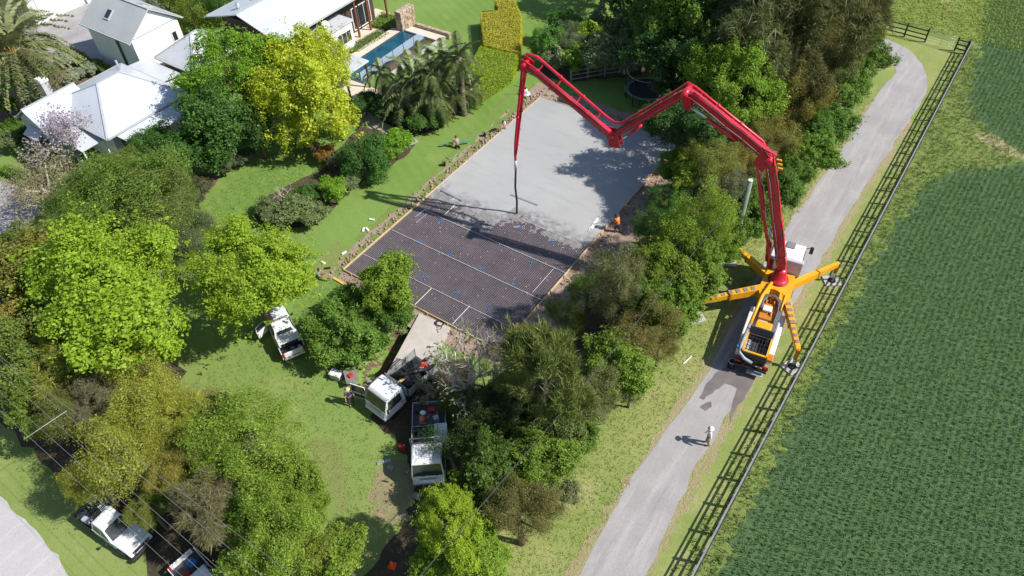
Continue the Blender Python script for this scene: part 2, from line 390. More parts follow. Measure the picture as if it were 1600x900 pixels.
sheet('garden_bed', px((540, 180), (600, 130), (740, 140), (742, 158), (690, 200), (640, 216), (580, 196)), .009, litter, .5, .1, 23)
sheet('garden_bed', px((845, 120), (865, 40), (960, 55), (1050, 60), (1055, 108), (965, 122), (890, 128)), .009, litter, .5, .12, 24)
sheet('garden_path', px((552, 178), (575, 175), (600, 192), (640, 208), (655, 222), (640, 228), (600, 208), (565, 196)), .012, M('path_pavers', (.36, .32, .29), .9, .25, 2.0), .4, .05, 25)
# ------------------------------------------------------------------ paddock: rough grass and crop
paddock = grassmat('paddock_grass', [(.13, .19, .045), (.18, .24, .06), (.24, .28, .09)], None, .3, 7, (.30, .27, .13), .6, 1.0)
sheet('paddock_ground', [(-2.1, -20), (120, -20), (120, 160), (-30, 160), (-30, 76), (-12, 73.2), (-2.3, 72.6)], .008, paddock, 3, .1, 26)
sheet('bare_earth', px((1545, 232), (1525, 212), (1545, 205), (1580, 225), (1620, 250), (1600, 250)), .012, dry, .4, .15, 27)
sheet('bare_earth', px((1462, -6), (1485, -8), (1484, 8), (1472, 4)), .012, dry, .4, .12, 28)
crop1 = [(v.x, v.y) for v in px((1049, 990), (1113, 905), (1191, 765), (1280, 580), (1356, 432), (1405, 342), (1442, 296), (1490, 268), (1545, 262), (1600, 256))] + [(22, 62), (22, 8)]
crop2 = [(v.x, v.y) for v in px((1545, -10), (1540, 30), (1530, 90), (1510, 165), (1540, 200), (1575, 225), (1610, 240))] + [(22, 62), (22, 110), (-4, 100)]
def tuft_mesh(name, P, h, wd, nb, lean, mat, seed, hvar=.35):
    """grass-like tufts: nb bent blades at every point of P"""
    r = np.random.default_rng(seed); n = len(P)*nb
    base = np.repeat(P, nb, 0) + np.concatenate([r.normal(0, wd*1.6, (n, 2)), np.zeros((n, 1))], 1)
    a = r.random(n)*2*np.pi; hh = h*(1+r.normal(0, hvar, n)).clip(.4, 1.8)
    d = np.stack([np.cos(a), np.sin(a), np.zeros(n)], 1); p = np.stack([-np.sin(a), np.cos(a), np.zeros(n)], 1)
    ln = (lean*(.4+r.random(n)))[:, None]
    w_ = (wd*(.7+.6*r.random(n)))[:, None]
    v0 = base-p*w_/2; v1 = base+p*w_/2
    mid = base+d*ln*hh[:, None]*.35; mid[:, 2] += hh*.62
    tip = base+d*ln*hh[:, None]; tip[:, 2] += hh*(1-.25*ln[:, 0])
    V = np.stack([v0, v1, mid+p*w_*.45, mid-p*w_*.45, tip], 1).reshape(-1, 3)
    o = np.arange(n)[:, None]*5
    F = np.concatenate([o+[[0, 1, 2]], o+[[0, 2, 3]], o+[[3, 2, 4]]], 0)
    return np_mesh(name, V, F, mat)
cropm = leafmat('crop_leaf', (.075, .165, .055), (.15, .275, .105), .38)
def crop(name, poly, seed, label):
    r = np.random.default_rng(seed); Q = np.array(poly); lo = Q.min(0); hi = Q.max(0)
    lo = np.maximum(lo, [-4, 6]); hi = np.minimum(hi, [22, 100]); ux = np.arange(lo[0], hi[0], .34); uy = np.arange(lo[1], hi[1], .085)
    A, B = np.meshgrid(ux, uy); P = np.stack([A.ravel(), B.ravel()], 1)
    P[:, 0] += np.sin(P[:, 1]*.11)*.35 + (P[:, 1]-30)*.012
    P += r.normal(0, [.03, .06], P.shape); k = inpoly(P+r.normal(0, .6, P.shape), poly) & (r.random(len(P)) > .06)
    # only the part a step around the camera could ever show
    k &= (P[:, 0] < 3.5 + (P[:, 1]-6)*.34 + 4)
    P = P[k]; Z = .02*np.ones((len(P), 1))
    print(name, len(P))
    return tag(link_mesh(name, tuft_mesh(name, np.concatenate([P, Z], 1), .15, .030, 5, .6, cropm, seed, .4)), label, 'crop', kind='stuff')
sheet('crop_soil', crop1, .016, soilmat('crop_soil', (.08, .145, .052), (.06, .115, .042), (.12, .18, .07), False), .35, .22, 31)
sheet('crop_soil', crop2, .016, MATS['crop_soil'], .35, .22, 32)
crop('crop_field', crop1, 41, 'dark green young crop in rows filling the paddock right of the fence')
crop('crop_field', crop2, 42, 'dark green crop at the top right corner beyond the bare earth strip')
def scatter(poly, n, r, mind=0):
    Q = np.array([(p[0], p[1]) for p in poly]); lo = Q.min(0); hi = Q.max(0)
    P = lo+r.random((n, 2))*(hi-lo); return P[inpoly(P, Q)]
rough = leafmat('rough_grass_blade', (.10, .175, .04), (.24, .31, .09), .35)
band = [(-2.25, 9), (-1.2, 9), (.4, 15), (1.3, 22), (1.1, 30), (.9, 38), (1.4, 46), (2.2, 54), (6, 60), (4, 66), (1, 72), (-2.2, 73)]
P = scatter(band, 11000, np.random.default_rng(5)); P = P[~inpoly(P, crop1) & ~inpoly(P, crop2)]
tag(link_mesh('rough_grass', tuft_mesh('rough_grass', np.concatenate([P, np.zeros((len(P), 1))], 1), .15, .032, 5, 1.1, rough, 6, .5)), 'long rough grass growing along the paddock side of the black fence', 'grass', kind='stuff')
pad2 = [(-2.6, 73.6), (4, 73.6), (2, 90), (-24, 90), (-16, 74.4)]
P = scatter(pad2, 9000, np.random.default_rng(8))
tag(link_mesh('rough_grass', tuft_mesh('rough_grass', np.concatenate([P, np.zeros((len(P), 1))], 1), .13, .05, 5, 1.1, leafmat('lush_grass_blade', (.24, .32, .05), (.40, .46, .10), .4), 9, .5)), 'lush yellow-green grass beyond the short cross fence', 'grass', kind='stuff')
und = [(-3.05, 9), (-2.1, 9), (-2.1, 73), (-3.0, 73)]
P = scatter(und, 900, np.random.default_rng(15))
tag(link_mesh('fence_grass', tuft_mesh('fence_grass', np.concatenate([P, np.zeros((len(P), 1))], 1), .14, .03, 4, .9, rough, 16, .5)), 'unmown grass under the bottom rail of the black fence', 'grass', kind='stuff')
# short tufts that break up the mown grass
turf = leafmat('turf_blade', (.20, .24, .06), (.32, .34, .12), .3)
P = scatter([(-11, 10), (-6.9, 12), (-7.2, 50), (-6.6, 60), (-10, 62), (-10, 30)], 9000, np.random.default_rng(17))
tag(link_mesh('verge_turf', tuft_mesh('verge_turf', np.concatenate([P, np.zeros((len(P), 1))], 1), .045, .03, 4, 1.2, turf, 18, .4)), 'dry mown grass of the verge between tree row and lane', 'grass', kind='stuff')
turf2 = leafmat('lawn_blade', (.12, .205, .04), (.20, .28, .075), .3)
P = np.concatenate([scatter(px((300, 600), (410, 520), (520, 420), (840, 150), (700, 260), (560, 440), (560, 620), (600, 760), (560, 840), (480, 700)), 14000, np.random.default_rng(19)), scatter(px((305, 330), (420, 240), (560, 240), (480, 330), (330, 380)), 3500, np.random.default_rng(20))])
tag(link_mesh('lawn_turf', tuft_mesh('lawn_turf', np.concatenate([P, np.zeros((len(P), 1))], 1), .04, .028, 4, 1.2, turf2, 21, .4)), 'mown green lawn between the bright maples and the slab', 'grass', kind='stuff')
# ================================================================== THE SLAB
timber = M('form_timber', (.56, .43, .24), .75, .2, 3.0, bmp=.2)
ytimber = M('yellow_timber', (.62, .43, .08), .6, .15, 3.0)
slabE = empty('slab_formwork', (0, 0, 0), 0, 'yellow timber formwork boards staked around the rectangular slab', 'formwork')
def boards(p0, p1, L=4.8):
    p0 = Vector(p0); p1 = Vector(p1); n = max(1, round((p1-p0).length/L)); d = (p1-p0)/n
    for i in range(n):
        a = p0+d*i+d.normalized()*.02; b_ = p0+d*(i+1)-d.normalized()*.02
        MB().bar(a, b_, .05, .17).build('board', timber, slabE)
e = .03
boards((SX0-e, SY0, .075), (SX0-e, SY1, .075)); boards((SX1+e, SY0, .075), (SX1+e, SY1, .075))
boards((SX0, SY0-e, .075), (SX1, SY0-e, .075)); boards((SX0, SY1+e, .075), (SX1, SY1+e, .075))
for y in np.arange(SY0+.8, SY1, 1.6):
    for x, s in ((SX0-.10, -1), (SX1+.10, 1)):
        MB().bar((x, y, -.1), (x, y, .26), .045, .045).build('stake', timber, slabE)
        MB().bar((x+s*.5, y, .01), (x+s*.02, y, .19), .04, .04).build('brace', timber, slabE)
for x in np.arange(SX0+.8, SX1, 1.6):
    for y, s in ((SY0-.10, -1), (SY1+.10, 1)):
        MB().bar((x, y, -.1), (x, y, .24), .045, .045).build('stake', timber, slabE)
plast = M('black_membrane', (.07, .056, .064), .35, .45, .8, dirt=(.125, .085, .078))
tag(sheet('plastic_membrane', [(SX0, SY0), (SX1, SY0), (SX1, SY1), (SX0, SY1)], .022, plast, 20, 0, 1, kind=None), 'dark brown-black plastic sheet under the steel mesh of the unpoured slab', 'sheeting')
steel = M('reinforcing_steel', (.40, .355, .365), .5, .3, 1.2, metal=.3)
mesh_e = empty('reinforcing_mesh', (0, 0, 0), 0, 'grid of steel reinforcing bars lying in the unpoured half of the slab', 'steel mesh')
front = [(v.x, v.y) for v in px((678, 303), (705, 316), (726, 331), (752, 342), (772, 350), (790, 340), (812, 342), (838, 352), (862, 362), (890, 378), (912, 383), (934, 376))]
fx = np.array([p[0] for p in front]); fy = np.array([p[1] for p in front]); o_ = np.argsort(fx); fx = fx[o_]; fy = fy[o_]
YB = float(fy.max())+1.6
lb = MB().box((0, 0, 0), (.013, YB-SY0-.1, .013)).mesh('bar', steel)
for x in np.arange(SX0+.10, SX1-.05, .135): link_mesh('bar', lb, mesh_e, (x, (SY0+YB)/2, .062))
cb = MB().box((0, 0, 0), (SX1-SX0-.1, .008, .008)).mesh('bar', steel)
for y in np.arange(SY0+.1, YB, .135): link_mesh('bar', cb, mesh_e, ((SX0+SX1)/2, y, .080))
# wet concrete, thinning out to a ragged, bar-deep edge
m, t, b = newmat('wet_concrete'); v = coord(t, 'World')
c = mixc(t, (.36, .36, .355), (.395, .395, .39), noise(t, v, .18, 4, .5, .35, .65))
c = mixc(t, c, (.325, .325, .325), noise(t, mapping(t, v, (.5, 1.6, 1)), 1.0, 5, .65, .5, .8))
sep = t.nodes.new('ShaderNodeSeparateXYZ'); t.links.new(v, sep.inputs[0])
mr = t.nodes.new('ShaderNodeMapRange'); mr.inputs[1].default_value = .112; mr.inputs[2].default_value = .085; t.links.new(sep.outputs[2], mr.inputs[0])
c = mixc(t, c, (.25, .243, .24), mr.outputs[0])
t.links.new(c, b.inputs['Base Color']); b.inputs['Roughness'].default_value = .42; b.inputs['Specular IOR Level'].default_value = .45
bump(t, b, noise(t, v, 2.2, 5, .6), .06, .03)
r = np.random.default_rng(3)
gx = np.arange(SX0+.004, SX1, .09); gx = np.append(gx, SX1-.004)
gy = np.concatenate([np.arange(fy.min()-1.3, fy.max()+1.4, .09), np.arange(fy.max()+1.5, SY1, 1.5), [SY1-.004]])
X, Y = np.meshgrid(gx, gy)
def vnoise(X, Y, s, seed):
    q = np.random.default_rng(seed).random((256, 256)); a = X*s; b_ = Y*s
    i = np.floor(a).astype(int); j = np.floor(b_).astype(int); u = a-i; w_ = b_-j; u = u*u*(3-2*u); w_ = w_*w_*(3-2*w_)
    h = lambda p, q_: q[p % 256, q_ % 256]
    return (h(i, j)*(1-u)+h(i+1, j)*u)*(1-w_)+(h(i, j+1)*(1-u)+h(i+1, j+1)*u)*w_
yf = np.interp(X, fx, fy)
dd = Y-yf+(vnoise(X, Y, .8, 1)-.5)*1.0+(vnoise(X, Y, 2.6, 2)-.5)*.6
Z = np.interp(dd, [-1.0, -.35, .1, .9, 1.5], [-.03, .045, .076, .100, .116])
amp = np.interp(dd, [-1.0, -.4, .3, 1.3], [.05, .06, .04, 0])
Z = Z+amp*((vnoise(X, Y, 4.2, 4)-.5)*1.3+(vnoise(X, Y, 7.5, 5)-.5)*1.1)
V = np.stack([X, Y, Z], -1).reshape(-1, 3); I = np.arange(X.size).reshape(X.shape)
F = np.stack([I[:-1, :-1], I[:-1, 1:], I[1:, 1:], I[1:, :-1]], -1).reshape(-1, 4)
F = F[(V[F][:, :, 2] > .018).any(1)]
tag(link_mesh('concrete_slab', np_mesh('concrete_slab', V, F, m, True)), 'smooth wet grey concrete poured over the far half of the slab', 'concrete')
# joint strips, paint crosses, bar chairs
white = M('white_plastic', (.72, .72, .72), .5, .08)
def strip(p, q, z, wdt, mat, name, label, cat, group):
    o = MB().bar(Vector((p.x, p.y, z)), Vector((q.x, q.y, z)), wdt, .02).build(name, mat); return tag(o, label, cat, group)
jg = 'white joint strips across the mesh'; joint = M('joint_strip_white', (.6, .6, .62), .5, .15)
for (a, c_), lab in ((((817, 344), (917, 388)), 'white joint strip nearest the wet concrete at the right edge'), (((663, 329), (884, 429)), 'long white joint strip under the boom shadow'), (((613, 361), (846, 470)), 'long white joint strip across the middle of the mesh'), (((566, 397), (799, 514)), 'long white joint strip nearest the ramp, passing behind the small round tree')):
    A = g(*a); B = g(*c_); yy = (A.y+B.y)/2; A.y = B.y = yy; A.x = max(A.x, SX0+.05); B.x = min(B.x, SX1-.05)
    strip(A, B, .102, .024, joint, 'joint_strip', lab, 'joint strip', jg)
for (a, c_), lab in ((((649, 478), (674, 452)), 'short white joint strip beside the small round tree'), (((707, 508), (734, 480)), 'short white joint strip at the corner of the ramp'), (((693, 338), (713, 321)), 'short white joint strip running up into the wet concrete'), (((829, 457), (868, 423)), 'thin pale joint strip near the right edge of the mesh')):
    A = g(*a); B = g(*c_); A.x = B.x = (A.x+B.x)/2
    strip(A, B, .104, .035 if a[0] != 829 else .02, white, 'joint_strip', lab, 'joint strip', jg)
blue = M('blue_paint', (.03, .22, .55), .6, .2)
marks = [((690, 348), 'left end of the boom shadow'), ((734, 368), 'elbow of the boom shadow'), ((656, 379), 'middle joint strip, leftmost'), ((701, 399), 'middle joint strip left of centre'), ((814, 357), 'ragged edge of the wet concrete'), ((863, 378), 'right end of the upper joint strip'), ((831, 411), 'underside of the boom shadow on the right'), ((750, 421), 'centre of the mesh'), ((800, 446), 'right end of the middle joint strip'), ((764, 484), 'grey bare tree in front of the mesh'), ((715, 459), 'top of the ramp'), ((665, 434), 'right side of the small round tree')]
for (p, near) in marks:
    c = g(*p); mb = MB(); a0 = rng.random()*.6
    for a in (a0+.4, a0+1.9): mb.bar(c+Vector((math.cos(a)*.19, math.sin(a)*.19, .094)), c-Vector((math.cos(a)*.19, math.sin(a)*.19, -.094)), .035, .012)
    tag(mb.build('paint_cross', blue), 'blue cross mark on the mesh by the '+near, 'mark', 'blue crosses on the mesh')
mb = MB(); r2 = random.Random(12)
for i in range(420):
    x = r2.uniform(SX0+.3, SX1-.3); y = r2.uniform(SY0+.3, YB-1.2); s = r2.uniform(.012, .028)
    if r2.random() < .45: y = float(np.interp(x, fx, fy))-abs(r2.gauss(.4, 1.1))
    if y < SY0+.2: continue
    a = r2.random()*3
    mb.box((x, y, .088), (s, s*r2.uniform(1, 2.4), .03), a)
tag(mb.build('bar_chairs', white), 'scattered white plastic bar chairs and splashes on the mesh', 'bar chairs', kind='stuff')
alu = M('aluminium', (.72, .73, .74), .3, .1, metal=.8)
for a, c_, lab in (((689, 297), (723, 314), 'aluminium screed straightedge lying on wet concrete at the left edge'), ((798, 304), (841, 321), 'aluminium screed straightedge lying on wet concrete by the pump hose')):
    A = g(*a, .15); B = g(*c_, .15)
    tag(MB().bar(A, B, .10, .06).build('screed_board', alu), lab, 'screed', 'screed boards on the wet concrete')
for a, c_, lab in (((648, 339), (666, 326), 'left one of two pale rods lying on the mesh by the left form'), ((650, 348), (667, 334), 'right one of two pale rods lying on the mesh by the left form')):
    A = g(*a, .11); B = g(*c_, .11)
    tag(MB().bar(A, B, .07, .03).build('rod', alu), lab, 'rod', 'pale rods on the mesh')
tag(MB().bar(g(521, 434, .06), g(560, 457, .06), .16, .06).build('timber_plank', ytimber), 'bright yellow timber plank on the grass in front of the slab corner', 'plank')
# soil clods along the forms
def clod_mesh(nm, n, pts, smin, smax, mat, seed):
    r = np.random.default_rng(seed); idx = r.integers(0, len(pts), n); P = np.array(pts)[idx]
    oct_ = np.array([(1, 0, 0), (-1, 0, 0), (0, 1, 0), (0, -1, 0), (0, 0, 1), (0, 0, -.6)]); fo = np.array([(0, 2, 4), (2, 1, 4), (1, 3, 4), (3, 0, 4), (2, 0, 5), (1, 2, 5), (3, 1, 5), (0, 3, 5)])
    s = smin+(smax-smin)*r.random((n, 1, 1))**2
    V = P[:, None, :]+oct_[None]*s*(1+r.normal(0, .3, (n, 6, 3))); F = (np.arange(n)[:, None, None]*6+fo[None]).reshape(-1, 3)
    return np_mesh(nm, V.reshape(-1, 3), F, mat)
pts = []
for i in range(900):
    s = r2.random()
    if s < .45: pts.append((SX0-.2-abs(r2.gauss(0, .4)), r2.uniform(SY0-.6, SY1+1), .02))
    elif s < .62: pts.append((r2.uniform(SX0, SX1), SY1+.2+abs(r2.gauss(0, .55)), .02))
    elif s < .92: pts.append((SX1+.25+abs(r2.gauss(0, .8)), r2.uniform(SY0, SY1), .02))
    else: pts.append((r2.uniform(SX0, SX1), SY0-.2-abs(r2.gauss(0, .35)), .02))
tag(link_mesh('soil_clods', clod_mesh('soil_clods', 1500, pts, .03, .16, soil, 4)), 'loose clods of pinkish soil along the slab formwork', 'soil', kind='stuff')
# ramp: a raised concrete strip beside the cutting
rc = [g(656, 492), g(704, 514), g(657, 606), g(604, 588)]
mb = MB(); mb.prism([(p.x, p.y) for p in rc], -.95, .16)
tag(mb.build('concrete_ramp', M('dry_concrete', (.47, .43, .39), .85, .15, 1.3, bmp=.2, bscale=12, dirt=(.38, .35, .31))), 'pale dry concrete ramp leading from the parked trucks up to the slab', 'ramp')
mb = MB(); c = g(688, 509); mb.tube([c+Vector((math.cos(a)*.2*(1+a*.02), math.sin(a)*.2, .19+a*.004)) for a in np.linspace(0, 25, 90)], .018, 5)
mb.tube([c+Vector((.2, 0, .2)), c+Vector((.3, -.3, .18)), c+Vector((.1, -.45, .18)), c+Vector((.35, -.6, .18))], .02, 5)
tag(mb.build('hose_coil', M('black_rubber', (.015, .015, .016), .7, .2)), 'small coil of black hose at the top of the ramp', 'hose')
# ================================================================== TREES AND PLANTS
LM = {
 'lime':   leafmat('leaf_lime', (.15, .29, .018), (.34, .50, .045), .42),
 'gold':   leafmat('leaf_gold', (.28, .40, .02), (.70, .72, .06), .42),
 'green':  leafmat('leaf_green', (0.070, 0.161, 0.018), (0.196, 0.308, 0.042), .38),
 'dark':   leafmat('leaf_dark', (0.031, 0.087, 0.017), (0.077, 0.168, 0.035), .3),
 'olive':  leafmat('leaf_olive', (0.147, 0.189, 0.042), (0.294, 0.315, 0.077), .38),
 'wispy':  leafmat('leaf_needle', (0.091, 0.115, 0.048), (0.217, 0.231, 0.098), .3),
 'grey':   leafmat('leaf_grey', (0.140, 0.175, 0.098), (0.280, 0.301, 0.175), .3),
 'ochre':  leafmat('leaf_ochre', (0.210, 0.189, 0.042), (0.392, 0.336, 0.077), .35),
 'straw':  leafmat('leaf_straw', (0.224, 0.203, 0.119), (0.378, 0.336, 0.210), .3),
 'mauve':  leafmat('petal_mauve', (0.300, 0.240, 0.420), (0.480, 0.420, 0.600), .3),
}
bark = M('bark', (.16, .125, .09), .9, .35, 6, bmp=.4)
palebark = M('pale_bark', (.44, .40, .34), .85, .25, 5, bmp=.3)
def unit(v): return v/np.maximum(np.linalg.norm(v, axis=-1, keepdims=True), 1e-9)
def crown_np(seed, lobes=26, lobe_r=(.26, .42), clumps=1500, per=16, leaf=.05, clump_r=.055, aspect=.62, up=.55, flat=.85, fill=.18, needle=False, droop=0.0, ragged=.1, low=-.8, cone=0.0, depth=.22):
    r = np.random.default_rng(seed)
    d = unit(r.normal(size=(lobes*5, 3))); d = d[d[:, 2] > low][:lobes]; n = len(d)
    lr = lobe_r[0]+(lobe_r[1]-lobe_r[0])*r.random(n)
    rad = (1-lr)*(1-depth*r.random(n)**1.3) + r.normal(0, ragged*.35, n)
    c = d*rad[:, None]
    if cone: c[:, :2] *= (1-cone*np.clip(c[:, 2:3]+.2, 0, 1))
    w_ = lr**2; w_ /= w_.sum(); k = r.choice(n, clumps, p=w_)
    dirs = unit(r.normal(size=(clumps, 3))+d[k]*.75+np.array([0, 0, .35]))
    rr_ = lr[k]*np.where(r.random(clumps) < fill, r.random(clumps)*.85, .86+.2*r.random(clumps))
    # inner twiggy leaves close the crown so that only small gaps are left
    pos = c[k]+dirs*rr_[:, None]
    outl = r.random(clumps) < .05*(1+ragged*4); pos[outl] += dirs[outl]*(.05+.1*r.random((outl.sum(), 1)))*(1+ragged*3)
    P = np.repeat(pos, per, 0)+r.normal(0, clump_r, (clumps*per, 3)); D = np.repeat(dirs, per, 0); N_ = len(P)
    nrm = unit(D*.75+np.array([0, 0, up])+r.normal(0, .55, (N_, 3)))
    if needle:
        tng = unit(D*.7+np.array([0, 0, .25-droop])+r.normal(0, .4, (N_, 3)))
    else:
        tng = unit(np.cross(nrm, r.normal(size=(N_, 3)))+np.array([0, 0, -droop]))
    b = unit(np.cross(nrm, tng)); nn = np.cross(tng, b)
    Ln = (leaf*np.exp(r.normal(-.03, .27, N_)))[:, None]; Wd = Ln*aspect
    V = np.stack([P-tng*Ln*.5, P+b*Wd*.5+nn*Wd*.12, P+tng*Ln*.5-nn*Ln*.1, P-b*Wd*.5+nn*Wd*.12], 1)
    V[:, :, 2] *= flat
    ph = r.random(4)*6.28; az = np.arctan2(P[:, 1], P[:, 0]); el_ = P[:, 2]
    fz = 1+.13*np.sin(2*az+ph[0])+.09*np.sin(3*az+ph[1]+2*el_)+.06*np.sin(5*az+ph[2]-3*el_)+.05*np.sin(4*el_+ph[3])
    V *= np.clip(fz, .7, 1.25)[:, None, None]
    return V.reshape(-1, 3)
def crown(name, **k):
    V = crown_np(**k); F = np.arange(len(V)).reshape(-1, 4)
    return np_mesh(name, V, F, LM['green'])
CR = {
 'big':   [crown('crown', seed=s, lobes=95, lobe_r=(.11, .22), clumps=3700, per=15, leaf=.037, clump_r=.034, ragged=.3, depth=.34) for s in (11, 12, 13)],
 'mid':   [crown('crown', seed=s, lobes=60, lobe_r=(.13, .27), clumps=2500, per=13, leaf=.056, clump_r=.04, ragged=.3, depth=.34) for s in (21, 22, 23)],
 'dense': [crown('crown', seed=s, lobes=56, lobe_r=(.15, .28), clumps=2000, per=12, leaf=.052, clump_r=.045, ragged=.15, depth=.26) for s in (31, 32)],
 'fine':  [crown('crown', seed=s, lobes=64, lobe_r=(.12, .26), depth=.36, clumps=2900, per=14, leaf=.034, clump_r=.05, aspect=.42, ragged=.2, up=.35) for s in (41, 42, 43)],
 'wispy': [crown('crown', seed=s, lobes=30, lobe_r=(.2, .36), clumps=1500, per=17, leaf=.17, clump_r=.045, aspect=.07, needle=True, droop=.35, ragged=.22, up=.2, fill=.3) for s in (51, 52)],
 'conif': [crown('crown', seed=s, lobes=34, lobe_r=(.18, .3), clumps=1500, per=17, leaf=.15, clump_r=.035, aspect=.075, needle=True, droop=-.45, ragged=.15, up=.6, fill=.25, cone=.35) for s in (56, 57)],
 'shrub': [crown('crown', seed=s, lobes=26, lobe_r=(.2, .36), clumps=900, per=12, leaf=.09, clump_r=.065, ragged=.25, low=-.1, depth=.3) for s in (61, 62, 63)],
 'sparse': [crown('crown', seed=s, lobes=30, lobe_r=(.2, .36), clumps=800, per=8, leaf=.045, clump_r=.06, aspect=.45, ragged=.3, fill=.5, up=.3) for s in (71, 72)],
}
FPXm = FPX
def depth(p):
    return float(np.dot(np.array(p)-np.array([0, 0, CAM_H]), _fwd))
NT = [0]
def trunk_mesh(name, h, R, zc, rs, mat, limbs=5):
    mb = MB(); r0 = max(.07, .045*R+.012*h); lean = Vector((rs.uniform(-.12, .12), rs.uniform(-.12, .12), 0))*R
    top = Vector((lean.x, lean.y, zc))
    mb.tube([(0, 0, -.1), (lean.x*.2, lean.y*.2, zc*.35), (lean.x*.6, lean.y*.6, zc*.75), top], [r0*1.25, r0, r0*.75, r0*.45], 7)
    for k in range(limbs):
        a = k*2*math.pi/limbs+rs.uniform(-.4, .4); z0 = zc*rs.uniform(.45, .85); s = Vector((lean.x*.5, lean.y*.5, z0)); el = rs.uniform(.25, .9)
        q = s+Vector((math.cos(a)*math.cos(el), math.sin(a)*math.cos(el), math.sin(el)))*R*.75
        mid = s.lerp(q, .5)+Vector((0, 0, -.06*R))
        mb.tube([s, mid, q], [r0*.5, r0*.34, r0*.12], 5)
    return mb.mesh(name, mat)
def tree(pxy, rpx, h, shape, leaf, label, tint=(1, 1, 1), cat='tree', name=None, rz=.82, sq=(1, 1), group=None, bk=None, rot=None):
    """pxy: where the crown's middle shows; rpx: its half width there; h: height of the top"""
    NT[0] += 1; rs = random.Random(1000+NT[0])
    R = rpx*45/FPXm; zc = h*.6
    if sq == (1, 1): q_ = rs.uniform(-.13, .13); sq = (1+q_, 1-q_)
    for _ in range(4):
        zc = max(h-R*rz*1.0, R*rz*.55, .25); p = g(pxy[0], pxy[1], zc); R = rpx*depth(p)/FPXm
    nm = name or ('shrub' if cat in ('shrub', 'bush') else 'tree')
    e_ = empty(nm, (p.x, p.y, 0), 0, label, cat, group)
    var = CR[shape]; me = var[NT[0] % len(var)]
    o = link_mesh('crown', me, e_, (0, 0, zc), (0, 0, rs.uniform(0, 6.28) if rot is None else rot))
    o.scale = (R*sq[0], R*sq[1], R*rz/.85)
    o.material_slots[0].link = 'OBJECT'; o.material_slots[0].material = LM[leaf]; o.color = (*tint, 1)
    link_mesh('trunk', trunk_mesh('trunk', h, R, zc, rs, bk or bark, 5 if R > 1.2 else 3), e_)
    return e_
G_ = 'trees in the row along the lane'
T = tree
# --- left garden, bright maples and neighbours
T((176, 452), 124, 9.5, 'big', 'lime', 'big bright lime-green maple, the largest crown on the left', (1.12, 1.03, 1), rz=.78, sq=(1.12, 1.06))
T((392, 428), 97, 8.0, 'big', 'lime', 'bright lime-green maple above the white ute with the open door', (1.14, 1.03, 1), rz=.8)
T((474, 134), 86, 8.8, 'big', 'gold', 'golden-yellow tree beside the pool pavilion', (.88, .9, .9), rz=1.0, sq=(1.08, 1.08))
T((366, 106), 70, 8.5, 'big', 'lime', 'lime-green tree touching the left side of the golden tree', (.78, .9, 1), rz=.85)
T((338, 190), 68, 6.5, 'dense', 'dark', 'dark green round tree below the lime tree by the white house', (1.25, 1.2, 1), rz=.8)
T((398, 196), 36, 4.5, 'dense', 'dark', 'small dark tree in shade under the golden tree', (.9, .9, .9))
T((292, 240), 40, 4.6, 'dense', 'dark', 'dark green ball-shaped tree at the corner of the small lawn', (1.25, 1.3, 1.1), rz=.95)
T((236, 226), 36, 3.6, 'dense', 'dark', 'dark green bush against the verandah of the white house', (1.4, 1.4, 1.1), cat='bush', rz=.75)
T((205, 305), 100, 6.4, 'fine', 'green', 'wide green fine-leaved tree in front of the mauve jacaranda', (1.1, 1.0, 1.2), rz=.62)
T((255, 325), 72, 5.6, 'fine', 'olive', 'greyish green spreading tree beside the small lawn', (.75, .85, .9), rz=.65)
T((118, 345), 62, 4.5, 'fine', 'green', 'low dull green tree left of the wide fine-leaved tree', (.9, .85, 1.1), rz=.6)
T((75, 290), 70, 5.6, 'sparse', 'straw', 'thin straw-coloured tree shedding leaves by the driveway', (1, 1, 1), rz=.75, bk=palebark)
T((42, 425), 72, 7.0, 'mid', 'olive', 'olive-yellow tree at the left edge beside the big maple', (.95, .85, .7), rz=.85)
T((20, 395), 48, 5.0, 'mid', 'green', 'dull green tree at the left edge below the driveway', (.9, .8, 1))
T((48, 540), 68, 6.5, 'mid', 'olive', 'olive-green tree at the left edge above the power lines', (.8, .95, .8), rz=.9)
T((8, 505), 44, 6.0, 'mid', 'ochre', 'brownish olive tree cut by the left edge of the picture', (1, 1, 1))
T((112, 570), 62, 6.0, 'wispy', 'olive', 'wispy yellow-olive tree below the big maple', (1.3, 1.25, 1), rz=.95)
T((168, 545), 52, 5.2, 'wispy', 'olive', 'pale wispy tree tucked under the big maple', (1.05, 1.0, .95), rz=.9)
T((55, 625), 48, 5.0, 'mid', 'green', 'green tree crossed by the power lines at the left edge', (1.1, .95, .9), rz=.9)
T((105, 640), 50, 5.2, 'fine', 'olive', 'dull olive tree left of the grey dead-looking tree', (.75, .75, .8))
T((152, 630), 42, 5.4, 'wispy', 'straw', 'dark grey wispy tree among the olive trees', (.62, .66, .6), rz=.95)
T((225, 610), 62, 6.0, 'fine', 'olive', 'pale yellow-green tree at the corner of the striped lawn', (1.45, 1.38, .95), rz=.9)
T((195, 695), 86, 6.8, 'fine', 'olive', 'large mustard-green tree above the parked white ute', (1.25, 1.22, .8), rz=.8)
T((258, 738), 50, 5.0, 'fine', 'olive', 'green tree right of the mustard-green tree', (1.25, 1.0, .9))
T((232, 790), 34, 3.4, 'wispy', 'olive', 'small olive bush beside the bonnet of the parked ute', (.9, .9, .8), cat='bush')
T((296, 640), 44, 3.8, 'sparse', 'ochre', 'thin purplish-brown shrub at the edge of the striped lawn', (.7, .55, .9), cat='shrub')
T((388, 692), 92, 6.4, 'fine', 'green', 'broad green tree at the lower left of the lawn', (1.6, 1.35, 1.3), rz=.72)
